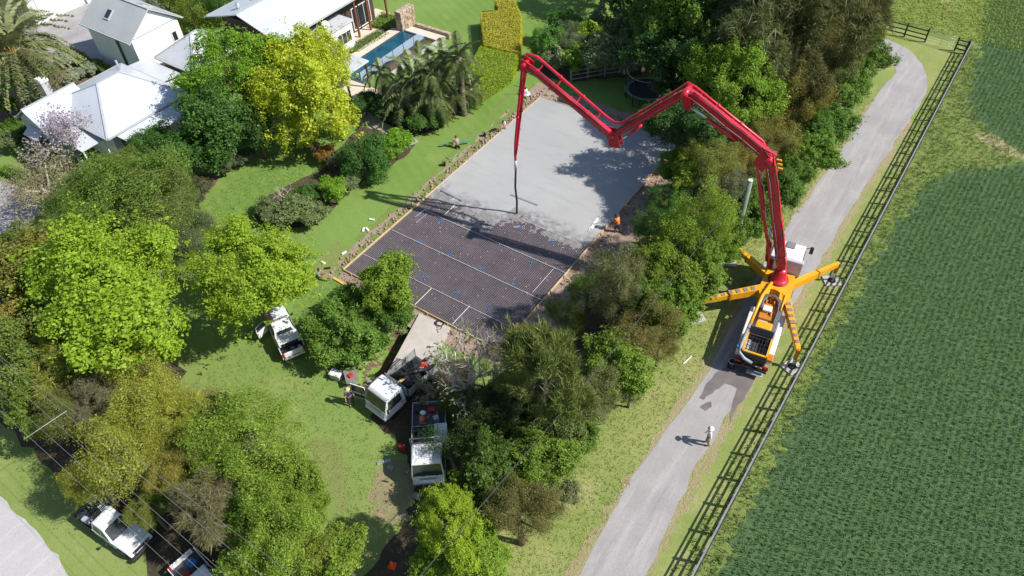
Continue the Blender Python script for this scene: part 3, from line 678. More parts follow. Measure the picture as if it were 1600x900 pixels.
T((330, 655), 48, 4.8, 'mid', 'olive', 'olive-green tree behind the broad green tree', (.85, .95, .7))
T((326, 792), 54, 5.6, 'wispy', 'straw', 'grey-brown needle-leaved tree behind the partly hidden ute', (.62, .66, .52), rz=1.0)
T((435, 838), 86, 6.0, 'fine', 'green', 'bright green tree at the bottom of the picture left of the lawn', (1.6, 1.35, 1.3), rz=.85)
T((392, 876), 50, 4.6, 'mid', 'green', 'green tree under the power lines at the bottom', (1.25, 1.1, 1.1))
T((452, 745), 46, 4.2, 'mid', 'green', 'small leafy tree on the lawn edge between the two broad trees', (1.3, 1.1, 1))
T((536, 868), 44, 3.8, 'shrub', 'green', 'round green bush at the bottom beside the shaded track', (1.4, 1.2, 1), cat='bush')
T((500, 860), 40, 4.0, 'mid', 'olive', 'yellow-green small tree at the bottom next to the round bush', (.9, 1, .6))
# --- bottom middle
T((706, 822), 56, 6.2, 'big', 'lime', 'yellow-lime tree at the bottom centre below the tray truck', (1.15, 1.0, .9), rz=1.0)
T((745, 868), 46, 4.2, 'mid', 'green', 'bright green bush right of the yellow-lime tree', (1.5, 1.35, 1), cat='bush')
T((672, 888), 40, 3.4, 'shrub', 'green', 'green bush at the bottom edge beside the orange cone', (1.5, 1.35, 1), cat='bush')
T((812, 792), 60, 5.2, 'fine', 'ochre', 'brown-olive shrubby tree with dry flowers by the lane verge', (.50, .56, .75), rz=.85)
T((846, 720), 52, 5.0, 'mid', 'green', 'glossy green tree overhanging the verge below the dark conifer', (1.2, 1.1, 1))
T((775, 722), 56, 5.0, 'mid', 'green', 'dull green tree beside the tray truck', (.75, .72, .9))
T((742, 760), 40, 4.0, 'mid', 'green', 'small green tree above the yellow-lime tree', (.8, .8, .8))
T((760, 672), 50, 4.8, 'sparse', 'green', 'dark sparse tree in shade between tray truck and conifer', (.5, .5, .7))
T((868, 655), 46, 4.2, 'mid', 'olive', 'grey-green small tree right of the conifer', (.7, .8, .9))
T((848, 592), 88, 8.6, 'conif', 'wispy', 'dark olive-green feathery conifer at the near corner of the slab', (1.0, 1.12, .72), rz=1.0)
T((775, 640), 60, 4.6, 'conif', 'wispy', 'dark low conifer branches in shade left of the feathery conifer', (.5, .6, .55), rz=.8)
# --- row along the lane
T((962, 572), 56, 4.8, 'mid', 'green', 'bright green leafy tree on the verge just right of the conifer', (1.35, 1.2, 1.1), group=G_)
T((918, 622), 54, 4.4, 'fine', 'wispy', 'olive feathery tree at the verge below the bright leafy tree', (1, 1, .8), group=G_)
T((962, 440), 50, 7.2, 'fine', 'wispy', 'tall grey-olive tree beside the slab corner near the boom shadow', (1.1, 1.05, 1), rz=1.35, group=G_)
T((1006, 520), 60, 5.0, 'fine', 'ochre', 'rusty olive tree at the verge left of the outrigger pad', (.58, .62, .7), group=G_)
T((1050, 478), 46, 5.0, 'mid', 'green', 'green leafy tree touching the yellow outrigger', (1.2, 1.15, 1), group=G_)
T((1040, 425), 52, 5.6, 'mid', 'green', 'green tree with yellowish top in the middle of the row', (1.3, 1.1, .8), group=G_)
T((1088, 352), 58, 6.6, 'fine', 'green', 'tall light green tree left of the wooden pole', (1.7, 1.45, 1.2), rz=1.1, group=G_)
T((1098, 415), 44, 5.0, 'mid', 'green', 'green tree in front of the wooden pole base', (1.2, 1.1, 1), group=G_)
T((1020, 358), 36, 3.6, 'fine', 'dark', 'dark low tree in the shade behind the orange-shirted worker', (1.2, 1.1, 1), group=G_)
T((1112, 250), 48, 6.4, 'fine', 'olive', 'mixed olive tree between the second boom section and the slab', (.95, .95, .8), group=G_)
T((1085, 262), 34, 5.4, 'mid', 'green', 'yellow-green small crown next to the shaded slab corner', (1.5, 1.25, .9), group=G_)
T((1138, 300), 40, 5.0, 'fine', 'grey', 'grey-flowering tree behind the wooden pole', (.85, .8, .75), group=G_)
T((1172, 325), 42, 4.6, 'mid', 'green', 'dark green tree right of the wooden pole', (.95, .95, 1), group=G_)
T((1148, 345), 38, 3.8, 'mid', 'dark', 'dark leafy tree at the foot of the wooden pole', (1.3, 1.3, 1), group=G_)
T((1222, 292), 34, 3.8, 'mid', 'green', 'dull green tree hidden partly by the first boom section', (.8, .85, 1), group=G_)
T((1142, 142), 66, 8.6, 'big', 'green', 'bright green rounded tree behind the boom elbow', (1.5, 1.4, 1), rz=1.05)
T((1062, 190), 52, 6.6, 'dense', 'dark', 'dark tree at the far right corner of the slab', (1.0, 1.0, 1))
T((1205, 215), 46, 5.4, 'fine', 'ochre', 'straw-olive tree behind the second boom section', (.72, .78, .75))
T((1250, 165), 52, 6.2, 'fine', 'ochre', 'ochre flowering tree above the first boom elbow', (.72, .74, .7), rz=1.1)
T((1262, 238), 40, 4.2, 'mid', 'green', 'bright green bush bordering the verge above the first boom section', (1.15, 1.15, 1.1), cat='bush')
T((1292, 190), 38, 4.0, 'mid', 'green', 'green bush bordering the verge right of the ochre tree', (1.0, 1.05, 1.3), cat='bush')
T((1318, 140), 38, 4.6, 'mid', 'green', 'green tree bordering the verge near the bend of the lane', (1.05, 1.1, 1.2))
T((1345, 88), 40, 6.0, 'mid', 'green', 'dark leafy tree overhanging the bend of the lane', (.85, .85, .9))
T((1320, 60), 48, 7.5, 'fine', 'ochre', 'brownish tree behind the dark leafy tree at the bend', (.7, .66, .7), rz=1.1)
T((1185, 62), 82, 11.5, 'wispy', 'wispy', 'tall grey-green she-oak with drooping needles at the top right', (.85, .9, .85), rz=1.15)
T((1258, 50), 72, 11.0, 'wispy', 'wispy', 'tall brown-tinged she-oak right of the grey-green one', (.88, .86, .72), rz=1.15)
T((1335, 10), 52, 9.0, 'wispy', 'wispy', 'brown she-oak at the top edge by the cross fence', (.9, .85, .7), rz=1.1)
T((1118, 85), 60, 8.5, 'wispy', 'dark', 'very dark tree in shade left of the she-oaks', (1.1, 1.0, 1.1), rz=1.0)
T((1062, 45), 62, 9.5, 'mid', 'green', 'tall leafy green tree at the top behind the trampoline', (.95, .95, 1), rz=1.1)
T((1085, -12), 55, 10, 'mid', 'green', 'green tree cut by the top edge above the trampoline', (.8, .85, 1))
T((1072, 105), 50, 6.0, 'mid', 'dark', 'dark tree in deep shade right of the trampoline', (.9, .9, 1))
T((985, 40), 40, 5.6, 'conif', 'grey', 'upright grey-green conifer behind the orchard shrubs', (.75, .85, .7), rz=1.2)
T((945, -62), 60, 7.5, 'big', 'dark', 'dark tree cut by the top edge casting shade on the far lawn', (1.4, 1.3, 1))
T((1000, -20), 55, 8.0, 'mid', 'dark', 'dark tree at the top edge above the upright conifer', (1.1, 1.1, 1))
# --- orchard shrubs by the timber fence
SG = 'orchard shrubs by the timber fence'
for (p, rp, h, s, l, tn, lb) in (
 ((852, 66), 22, 3.4, 'dense', 'dark', (1.5, 1.5, 1.2), 'dark round shrub at the left end of the orchard'),
 ((884, 40), 22, 3.2, 'shrub', 'dark', (1.3, 1.3, 1.1), 'dark shrub at the top of the orchard'),
 ((892, 68), 26, 3.4, 'fine', 'grey', (.62, .72, .6), 'dull grey-green shrub second from the left in the orchard'),
 ((921, 58), 20, 3.2, 'shrub', 'green', (1.7, 1.5, .8), 'lime-tinted shrub in the middle of the orchard'),
 ((944, 50), 27, 3.6, 'shrub', 'grey', (.72, .85, .65), 'grey-green shrub behind the lime-tinted one'),
 ((940, 88), 30, 3.6, 'shrub', 'grey', (.8, .92, .65), 'broad grey-green shrub above the timber fence'),
 ((975, 88), 28, 3.4, 'shrub', 'grey', (.72, .88, .62), 'grey-green shrub at the right end of the timber fence'),
 ((1003, 78), 28, 3.6, 'shrub', 'grey', (.6, .78, .55), 'darker grey-green shrub behind the trampoline net'),
 ((905, 96), 22, 2.6, 'shrub', 'green', (1.1, 1.05, .8), 'green shrub at the left end of the timber fence'),
 ((866, 92), 18, 2.2, 'shrub', 'grey', (.9, .95, .8), 'small pale shrub with white flowers behind the boom tip')):
    T(p, rp*1.2, h*1.05, s, l, lb, tuple(x*1.35 for x in tn), cat='shrub', group=SG, rz=.95)
# --- around the slab's near corner
T((606, 442), 46, 5.0, 'mid', 'green', 'small round green tree standing at the near-left corner of the slab', (1.55, 1.35, 1), rz=1.0)
T((612, 485), 32, 3.0, 'mid', 'green', 'leafy understorey beneath the small round tree', (.9, .95, 1.1), cat='shrub')
T((530, 520), 58, 3.6, 'mid', 'green', 'broad grey-green bush beside the open-door ute', (1.15, 1.15, 1.4), cat='bush', rz=.75)
T((560, 475), 34, 3.0, 'mid', 'green', 'dark green bush behind the broad bush by the ute', (.85, .9, .9), cat='bush')
T((622, 505), 24, 1.8, 'shrub', 'grey', 'pale leafy shrub beside the cutting', (1.0, 1.15, .8), cat='shrub')
T((578, 540), 28, 2.0, 'shrub', 'green', 'dark shrub at the foot of the broad bush', (.8, .9, .9), cat='shrub')
# --- garden border shrubs
T((568, 252), 40, 3.4, 'dense', 'dark', 'dark glossy round bush in the garden border', (1.2, 1.3, 1), cat='bush', rz=.95)
T((617, 226), 26, 2.4, 'shrub', 'lime', 'lime-yellow shrub at the upper end of the garden border', (.8, .95, 1), cat='shrub')
T((600, 240), 20, 1.8, 'shrub', 'green', 'green shrub between the dark bush and the lime-yellow shrub', (1.2, 1.2, 1), cat='shrub')
T((522, 298), 25, 2.2, 'shrub', 'lime', 'lime-yellow shrub at the lower end of the garden border', (.85, .95, 1), cat='shrub')
T((462, 330), 34, 1.8, 'shrub', 'grey', 'grey-green low shrub under the small bare tree', (.8, .95, .6), cat='shrub', rz=.6)
T((425, 332), 26, 1.4, 'shrub', 'grey', 'low shrub at the left end of the garden border', (.7, .85, .55), cat='shrub', rz=.6)
T((492, 338), 24, 1.5, 'shrub', 'grey', 'low shrub between the bare tree and the lime-yellow shrub', (.85, 1, .65), cat='shrub', rz=.65)
T((482, 305), 22, 1.6, 'shrub', 'dark', 'dark low shrub behind the bare tree', (1.2, 1.2, 1), cat='shrub', rz=.65)
T((545, 285), 18, 1.3, 'shrub', 'grey', 'small grey shrub against the dark glossy bush', (.8, .95, .7), cat='shrub', rz=.65)
for i, (p, rp, tn) in enumerate((((472, 222), 15, (1, 1, 1)), ((490, 232), 15, (1.1, 1, 1)), ((508, 241), 15, (1.3, .9, .9)), ((524, 249), 14, (1, .95, 1)), ((385, 243), 15, (.9, 1, .8)), ((365, 252), 16, (.8, .9, .7)), ((348, 262), 14, (.8, .9, .7)), ((316, 290), 18, (.8, .7, .7)), ((306, 312), 14, (.8, .7, .7)))):
    lb = ('first', 'second', 'third', 'fourth')[i] + ' small shrub from the golden tree along the lawn hedge' if i < 4 else ('right', 'middle', 'left', 'upper', 'lower')[i-4]+(' low shrub in the row under the dark round tree' if i < 7 else ' brownish shrub in the bed left of the small lawn')
    T(p, rp, 1.3, 'shrub', 'grey' if i != 2 else 'ochre', lb, tuple(.7*x for x in tn), cat='shrub', rz=.7)
# --- below the palms
T((665, 190), 26, 1.8, 'shrub', 'dark', 'dark green shrub below the palms', (1.5, 1.4, 1.1), cat='shrub', rz=.7)
T((640, 180), 22, 1.6, 'shrub', 'dark', 'dark shrub in the shade under the palms', (.9, .9, 1), cat='shrub', rz=.7)
T((688, 178), 22, 1.6, 'shrub', 'olive', 'olive shrub at the foot of the right-hand palms', (.7, .75, .6), cat='shrub', rz=.7)
T((570, 165), 26, 1.8, 'shrub', 'dark', 'dark shrub below the pool terrace', (1, 1, 1), cat='shrub', rz=.7)
T((600, 170), 24, 1.8, 'shrub', 'dark', 'dark shrub left of the palm clump', (.9, .9, 1), cat='shrub', rz=.7)
T((725, 130), 22, 2.2, 'shrub', 'green', 'green spiky shrub at the right end of the palm clump', (1, 1.05, .9), cat='shrub')
# --- top edge and house garden
T((300, 12), 46, 5.0, 'fine', 'olive', 'clipped olive hedge tree between the shed and the main house', (.75, .95, .5), rz=1.0)
T((262, 8), 40, 4.6, 'fine', 'olive', 'olive hedge tree right behind the shed', (.7, .9, .5), rz=1.0)
T((338, -8), 36, 5.0, 'fine', 'dark', 'dark tree at the top edge left of the main house', (1.2, 1.2, 1))
T((18, 18), 40, 5.0, 'fine', 'grey', 'grey-green bush behind the date palm', (.7, .75, .5), cat='bush')
T((100, 95), 16, 1.4, 'shrub', 'grey', 'upper white-flowering rose bush by the white house', (1.6, 1.6, 2.2), cat='shrub')
T((118, 120), 16, 1.3, 'shrub', 'grey', 'lower white-flowering rose bush by the white house', (1.6, 1.6, 2.2), cat='shrub')
T((143, 108), 13, 1.2, 'shrub', 'grey', 'small white-flowering bush against the wall of the white house', (1.5, 1.5, 2.0), cat='shrub')
T((55, 155), 13, 1.1, 'shrub', 'grey', 'small white rose bush near the chimney', (1.5, 1.5, 1.8), cat='shrub')
T((8, 168), 20, 1.8, 'shrub', 'green', 'green shrub at the left edge below the date palm', (1.2, 1.1, .9), cat='shrub')
T((8, 222), 22, 2.0, 'shrub', 'grey', 'grey-green shrub at the left edge beside the clipped hedge', (.7, .85, .6), cat='shrub')
T((78, 238), 22, 1.8, 'shrub', 'green', 'small shrub under the gable of the white house', (1.3, 1.2, .8), cat='shrub')
# --- fillers that close the canopy, each a plant of its own
for (p, rp, h, sh_, l, tn, c_, lb) in (
 ((905, 668), 34, 3.2, 'mid', 'green', (1, 1, 1), 'bush', 'green bush on the verge edge below the olive feathery tree'),
 ((880, 770), 24, 2.2, 'shrub', 'grey', (.8, .8, .6), 'shrub', 'grey scrubby shrub at the verge beside the brown-olive tree'),
 ((985, 610), 22, 2.2, 'fine', 'wispy', (1, 1, .9), 'shrub', 'wispy shrub at the verge below the rusty olive tree'),
 ((1030, 545), 28, 2.6, 'fine', 'ochre', (.58, .64, .7), 'shrub', 'brownish shrub on the verge left of the outrigger pad'),
 ((1075, 455), 30, 3.0, 'mid', 'green', (1.2, 1.15, 1), 'bush', 'leafy green bush directly beside the yellow outrigger tip'),
 ((1010, 465), 40, 5.0, 'mid', 'green', (1, 1, 1), 'tree', 'green tree between the grey-olive tree and the row middle'),
 ((1004, 408), 32, 3.4, 'fine', 'olive', (.7, .7, .7), 'tree', 'dull olive tree right behind the slab edge near the worker'),
 ((1048, 312), 36, 3.8, 'fine', 'dark', (1.5, 1.5, 1), 'tree', 'dark tree shading the slab edge above the worker'),
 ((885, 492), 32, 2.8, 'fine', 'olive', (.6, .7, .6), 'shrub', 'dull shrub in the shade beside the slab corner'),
 ((918, 452), 30, 2.6, 'fine', 'green', (.8, .8, .8), 'shrub', 'green shrub left of the tall grey-olive tree'),
 ((1065, 258), 34, 4.2, 'mid', 'green', (1.1, 1.1, 1), 'tree', 'leafy tree at the shaded right edge of the wet concrete'),
 ((1130, 372), 34, 3.6, 'mid', 'green', (1.2, 1.15, 1), 'bush', 'green bush left of the pole at mid height'),
 ((1100, 205), 44, 7.0, 'dense', 'dark', (1.1, 1.1, 1), 'tree', 'dark round tree under the second boom section'),
 ((1160, 258), 38, 4.6, 'fine', 'ochre', (.85, .85, .8), 'tree', 'straw-coloured tree left of the first boom elbow'),
 ((1188, 275), 32, 3.8, 'fine', 'grey', (.7, .75, .6), 'tree', 'grey-green tree right below the first boom elbow'),
 ((1195, 345), 22, 2.2, 'shrub', 'green', (.8, .85, .8), 'shrub', 'shrub at the verge left of the first boom section'),
 ((1235, 265), 30, 3.4, 'mid', 'green', (.9, .95, 1.1), 'bush', 'dark green bush right of the first boom section'),
 ((1270, 200), 34, 4.0, 'mid', 'green', (.8, .9, 1), 'bush', 'green bush below the ochre flowering tree'),
 ((1240, 120), 50, 7.0, 'wispy', 'wispy', (.8, .75, .6), 'tree', 'dull wispy tree between the ochre tree and the she-oaks'),
 ((1295, 110), 42, 6.0, 'fine', 'wispy', (.9, .85, .7), 'tree', 'olive tree below the brown-tinged she-oak'),
 ((1355, 50), 34, 5.5, 'fine', 'olive', (.7, .7, .7), 'tree', 'olive tree next to the end of the cross fence'),
 ((1150, 20), 60, 10.0, 'wispy', 'wispy', (.7, .78, .8), 'tree', 'dark she-oak at the top left of the needle-leaved group'),
 ((1225, -10), 60, 11.5, 'wispy', 'wispy', (.85, .85, .7), 'tree', 'she-oak cut by the top edge in the middle of the group'),
 ((1110, 150), 40, 5.0, 'dense', 'dark', (1.0, 1.0, 1), 'tree', 'dark tree left of the bright rounded tree behind the boom'),
 ((1040, 75), 46, 7.0, 'mid', 'dark', (1.0, 1.0, 1), 'tree', 'dark leafy tree directly behind the trampoline'),
 ((1020, 30), 44, 7.0, 'mid', 'green', (.8, .85, .9), 'tree', 'green tree right of the upright conifer'),
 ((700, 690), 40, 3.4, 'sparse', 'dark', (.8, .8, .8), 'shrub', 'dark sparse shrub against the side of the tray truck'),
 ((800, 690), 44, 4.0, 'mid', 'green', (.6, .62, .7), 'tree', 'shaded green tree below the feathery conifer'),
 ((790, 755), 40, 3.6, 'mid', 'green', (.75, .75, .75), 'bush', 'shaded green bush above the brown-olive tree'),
 ((715, 632), 34, 1.8, 'fine', 'olive', (.6, .72, .6), 'shrub', 'grey-green undergrowth around the pale bare tree'),
 ((700, 556), 20, 1.8, 'sparse', 'grey', (1, 1.1, .8), 'shrub', 'thin grey-green shrub beside the ramp under the bare tree'),
 ((775, 570), 36, 3.4, 'sparse', 'straw', (.6, .62, .5), 'shrub', 'brown twiggy shrub between bare tree and conifer'),
 ((820, 525), 24, 2.6, 'fine', 'ochre', (.8, .8, .7), 'shrub', 'yellow-brown shrub at the near right corner of the slab'),
 ((65, 480), 46, 5.6, 'mid', 'olive', (.85, .85, .6), 'tree', 'olive tree squeezed between the big maple and the left edge'),
 ((20, 600), 40, 5.2, 'mid', 'olive', (.7, .85, .7), 'tree', 'olive tree at the left edge near the power lines'),
 ((140, 590), 40, 5.0, 'fine', 'olive', (.9, .85, .6), 'tree', 'dull yellow tree above the dark grey wispy tree'),
 ((255, 660), 56, 5.6, 'wispy', 'olive', (1.5, 1.42, .9), 'tree', 'soft yellow-green tree between the mustard tree and the lawn'),
 ((145, 745), 44, 5.0, 'fine', 'olive', (1.25, 1.2, .7), 'tree', 'mustard-green tree at the street side above the ute tray'),
 ((300, 705), 50, 5.0, 'fine', 'olive', (.8, .85, .7), 'tree', 'green tree between the mustard tree and the broad green tree'),
 ((345, 735), 44, 4.6, 'mid', 'green', (1.1, 1, .9), 'tree', 'leafy green tree above the grey-brown needle tree'),
 ((385, 790), 44, 4.6, 'mid', 'green', (1.1, 1.05, 1), 'tree', 'green tree right of the grey-brown needle tree'),
 ((478, 800), 36, 3.6, 'mid', 'green', (1.4, 1.2, .9), 'tree', 'yellow-green small tree on the lower lawn edge'),
 ((270, 760), 36, 3.8, 'mid', 'green', (1, .95, .8), 'bush', 'green bush behind the bonnet of the parked ute'),
 ((155, 300), 60, 5.2, 'fine', 'green', (1, .9, 1.1), 'tree', 'green tree right behind the leafless twiggy tree'),
 ((300, 365), 42, 4.0, 'fine', 'grey', (.6, .7, .5), 'bush', 'dark grey-green bush between the two bright maples'),
 ((230, 375), 44, 4.0, 'fine', 'olive', (.6, .7, .6), 'tree', 'dull olive tree behind the big maple'),
 ((190, 262), 36, 3.6, 'fine', 'olive', (.8, .85, .8), 'tree', 'olive tree in front of the cottage porch'),
 ((255, 285), 50, 4.6, 'fine', 'green', (1, 1, 1), 'tree', 'green tree below the dark ball-shaped tree'),
):
    T(p, rp, h, sh_, l, lb, tn, cat=c_)
# ------------------------------------------------------------------ bare trees
def bare_tree(pos, h, seed, label, mat, spread=.75, twig=None, petals=None, levels=4, cat='tree', tint=(1, 1, 1), lean=(0, 0)):
    rs = random.Random(seed); e_ = empty('tree', (pos.x, pos.y, 0), 0, label, cat); tr = MB(); br = MB(); tips = []
    def grow(p, d, L, r, lv):
        mid = p+d*L*.5+Vector((rs.gauss(0, .05), rs.gauss(0, .05), rs.gauss(0, .03)))*L; q = p+d*L
        (tr if lv == levels else br).tube([p, mid, q], [r, r*.8, r*.62], 6 if lv > 2 else 4)
        if lv == 0: tips.append(q); return
        n = rs.choice((2, 3, 3, 4)) if lv < levels else 6
        for i in range(n):
            a = rs.uniform(0, 6.28) if lv < levels else i*6.28/n+rs.uniform(-.3, .3)
            o = d.orthogonal().normalized(); o = (Matrix.Rotation(a, 3, d) @ o)
            nd = (d*(1-spread*.55)+o*spread*rs.uniform(.6, 1.1)+Vector((0, 0, .28))).normalized()
            st = p.lerp(q, rs.uniform(.6, 1.0)) if lv < levels else p.lerp(q, rs.uniform(.75, 1))
            grow(st, nd, L*rs.uniform(.55, .82), max(.006, r*rs.uniform(.4, .62)), lv-1)
        if lv < levels: tips.append(q)
    grow(Vector((0, 0, -.05)), Vector((lean[0], lean[1], 1)).normalized(), h*.34, .04*h*.5+.03, levels)
    tr.build('trunk', mat, e_); br.build('branches', mat, e_)
    if twig or petals:
        r = np.random.default_rng(seed); P = np.array([tuple(t_) for t_ in tips]); k = r.integers(0, len(P), (petals or twig)); Q = P[k]+r.normal(0, .16*h/6, (len(k), 3)); Q[:, 2] = np.maximum(Q[:, 2], .1)
        n = len(Q); nr_ = unit(r.normal(size=(n, 3))+[0, 0, .6]); tg = unit(np.cross(nr_, r.normal(size=(n, 3)))); bb = np.cross(nr_, tg); s = (.06+.07*r.random((n, 1)))
        V = np.stack([Q-tg*s, Q+bb*s*.6, Q+tg*s, Q-bb*s*.6], 1).reshape(-1, 3)
        o = link_mesh('blossom' if petals else 'leaves', np_mesh('leaves', V, np.arange(len(V)).reshape(-1, 4), LM['mauve'] if petals else LM['straw']), e_)
        o.color = (*tint, 1)
    return e_
bare_tree(g(740, 648), 7.4, 14, 'pale bare tree with white branches in front of the steel mesh', M('white_bark', (.56, .52, .46), .85, .2, 5), .62, twig=350, levels=5, tint=(.6, .75, .45))
bare_tree(g(668, 626), 2.4, 6, 'small leafless grey tree between the two trucks', palebark, .9, twig=250, levels=4, tint=(.8, .85, .6), lean=(.15, .1))
bare_tree(g(132, 272), 6.6, 8, 'jacaranda with bare branches and mauve blossom beside the white house', palebark, .8, petals=1500, levels=5, tint=(.95, .95, .85))
bare_tree(g(452, 322), 2.4, 9, 'small dead tree in the garden border', palebark, .9, levels=3)
bare_tree(g(88, 330), 4.6, 12, 'leafless twiggy tree over the driveway at the left', palebark, .95, twig=800, levels=5, tint=(.9, .9, .8))
# ------------------------------------------------------------------ palms
def frond_mesh(L, n, w_, droop, arch, mat, seed, fan=False):
    rs = np.random.default_rng(seed); V = []; F = []
    def curve(s): return np.array([L*s*(1-.12*droop*s*s), 0, arch*L*s-(arch+droop)*L*s*s])
    # rachis
    pts = [curve(s) for s in np.linspace(0, 1, 9)]
    for i, p in enumerate(pts):
        r = .035*(1-.8*i/8)*L/3; V += [p+[0, -r, 0], p+[0, r, 0], p+[0, 0, r]]
    for i in range(8):
        a = i*3; b_ = a+3
        F += [(a, a+1, b_+1), (a, b_+1, b_), (a+1, a+2, b_+2), (a+1, b_+2, b_+1), (a+2, a, b_), (a+2, b_, b_+2)]
    for i in range(n):
        s = .12+.88*(i+.5)/n; p = curve(s); ll = w_*math.sin(math.pi*min(1, (s*.82+.16)))**.7
        for sd in (-1, 1):
            q = p+np.array([ll*.55, sd*ll*.8, -ll*(.18+.25*droop)+rs.normal(0, .03)*L]); k = len(V); wd = L*.03
            V += [p+[-wd, 0, 0], p+[wd, 0, .01], q]; F.append((k, k+1, k+2))
    return np_mesh('frond', np.array(V), np.array(F), mat)
palmleaf = leafmat('palm_leaf', (.08, .13, .045), (.20, .25, .10), .25, .4)
datepalm = leafmat('date_palm_leaf', (.14, .17, .075), (.26, .28, .13), .2, .4)
husk = M('palm_trunk', (.24, .19, .14), .9, .35, 8, bmp=.5)
orangefruit = M('palm_fruit', (.60, .27, .04), .7, .25)
def palm(top, n, L, w_, label, mat, trunk_r, seed, droop=.45, fr=None, base=None, cat='palm tree'):
    rs = random.Random(seed); e_ = empty('palm_tree', (top.x, top.y, 0), 0, label, cat)
    mb = MB(); h = top.z; nseg = 14
    mb.tube([(0, 0, h*i/nseg-.05) for i in range(nseg+1)], [trunk_r*(1.3 if i == 0 else 1+.09*(i % 2)) for i in range(nseg+1)], 9); mb.build('trunk', husk, e_)
    ms = [frond_mesh(L*s, 26, w_, d_, a_, mat, seed+i) for i, (s, d_, a_) in enumerate(((1, droop, .55), (.92, droop*1.3, .3), (1.0, droop*.6, .9), (.8, droop*1.7, .15)))]
    for i in range(n):
        a = i*2.39996+rs.uniform(-.2, .2); u = i/n
        k = 2 if u < .22 else (0 if u < .55 else (1 if u < .8 else 3))
        o = link_mesh('frond', ms[k], e_, (math.cos(a)*trunk_r*.5, math.sin(a)*trunk_r*.5, h-.1-.25*u*L*.2), (0, (-.75 if k == 2 else 0)+rs.uniform(-.2, .2)+(.35 if u > .8 else 0), a))
        s = rs.uniform(.85, 1.1); o.scale = (s, s, s); tt = rs.uniform(.8, 1.2); o.color = (tt, tt*rs.uniform(.95, 1.03), tt*.95, 1)
    if fr:
        for i in range(fr):
            a = 3.4+i*.75; m2 = MB(); c = Vector((math.cos(a)*.8, math.sin(a)*.8, h+.05))
            for j in range(26):
                q = c+Vector((rs.gauss(0, .22), rs.gauss(0, .22), rs.gauss(0, .2))); m2.bar(c-Vector((0, 0, .3)), q, .05, .05)
            m2.build('fruit_cluster', orangefruit, e_)
    return e_
palm(g(22, 76, 6.0), 90, 4.6, .55, 'large date palm with orange fruit at the top left', datepalm, .42, 3, .55, fr=4)
PG = 'palms in the clump by the pool'
for (p, z, n, L, lb) in (((594, 112), 3.4, 16, 1.7, 'small palm standing at the pool edge'), ((646, 120), 3.6, 20, 2.6, 'dark feathery palm at the left of the palm clump'), ((672, 112), 4.4, 22, 2.4, 'tall palm in the middle of the palm clump'), ((694, 92), 5.0, 24, 2.0, 'left one of two tall palms with shaggy pale trunks'), ((717, 90), 5.2, 24, 2.0, 'right one of two tall palms with shaggy pale trunks'), ((630, 152), 2.2, 18, 2.6, 'low palm with yellowing fronds at the front of the clump'), ((675, 150), 2.6, 18, 2.3, 'low palm in front of the middle palm trunk'), ((708, 140), 2.2, 18, 2.0, 'low palm below the two shaggy palms'), ((735, 138), 1.6, 16, 1.6, 'short palm at the right end of the clump beside the hedge'), ((655, 95), 2.6, 14, 1.8, 'palm behind the clump close to the catch basin')):
    e_ = palm(g(*p, z), n, L, .55, lb, palmleaf, .16 if z < 4.8 else .22, int(p[0]), .5); tag(e_, group=PG)
# ------------------------------------------------------------------ clipped hedges
def hedge(name, poly, h, leaf, label, tint=(1, 1, 1), dens=150, lsz=.11, seed=1, taper=.06, core=(.05, .07, .015)):
    r = np.random.default_rng(seed); e_ = empty(name, (sum(p[0] for p in poly)/len(poly), sum(p[1] for p in poly)/len(poly), 0), 0, label, 'hedge')
    c0 = np.array(e_.location[:2]); Q = np.array([(p[0], p[1]) for p in poly])-c0
    mb = MB(); mb.prism([(x*.95, y*.95) for x, y in Q], 0, h-.14); mb.build('branches', M('hedge_twigs', core, .9, .4, 5, bmp=.6, bscale=12), e_)
    lo = Q.min(0); hi = Q.max(0); A = (hi-lo).prod(); P = lo+r.random((int(A*dens), 2))*(hi-lo); P = P[inpoly(P, Q)]
    top = np.concatenate([P, h+r.normal(0, .03, (len(P), 1))+.07*(vnoise(P[:, :1]+50, P[:, 1:]+50, 1.3, 3)-.5)], 1); nt_ = np.tile([0, 0, 1.], (len(P), 1))
    S = [top]; N_ = [nt_]
    for i in range(len(Q)):
        a = Q[i]; b_ = Q[(i+1) % len(Q)]; L = np.linalg.norm(b_-a); n = int(L*h*dens); u = r.random((n, 1)); nn = np.array([(b_-a)[1], -(b_-a)[0], 0])/L
        S.append(np.concatenate([a+(b_-a)*u, h*r.random((n, 1))], 1)+r.normal(0, .05, (n, 3))); N_.append(np.tile(nn, (n, 1)))
    P = np.concatenate(S); nr_ = np.concatenate(N_); n = len(P); nr_ = unit(nr_*.9+r.normal(0, .5, (n, 3))); tg = unit(np.cross(nr_, r.normal(size=(n, 3)))); bb = np.cross(nr_, tg); s = lsz*(.6+.7*r.random((n, 1)))
    V = np.stack([P-tg*s*.6, P+bb*s*.4, P+tg*s*.6, P-bb*s*.4], 1).reshape(-1, 3)
    o = link_mesh('foliage', np_mesh('foliage', V, np.arange(len(V)).reshape(-1, 4), LM[leaf]), e_); o.color = (*tint, 1)
    return e_
def pz(z, *pts): return [(lambda v: (v.x, v.y))(g(x, y, z)) for x, y in pts]
hedge('hedge', pz(1.4, (751, 20), (780, 16), (772, -2), (802, -4), (814, 22), (814, 50), (812, 82), (785, 78), (757, 70)), 1.4, 'ochre', 'broad ochre-topped clipped hedge curving across the far lawn', (1.9, 2.0, .7), 430, .062, 1)
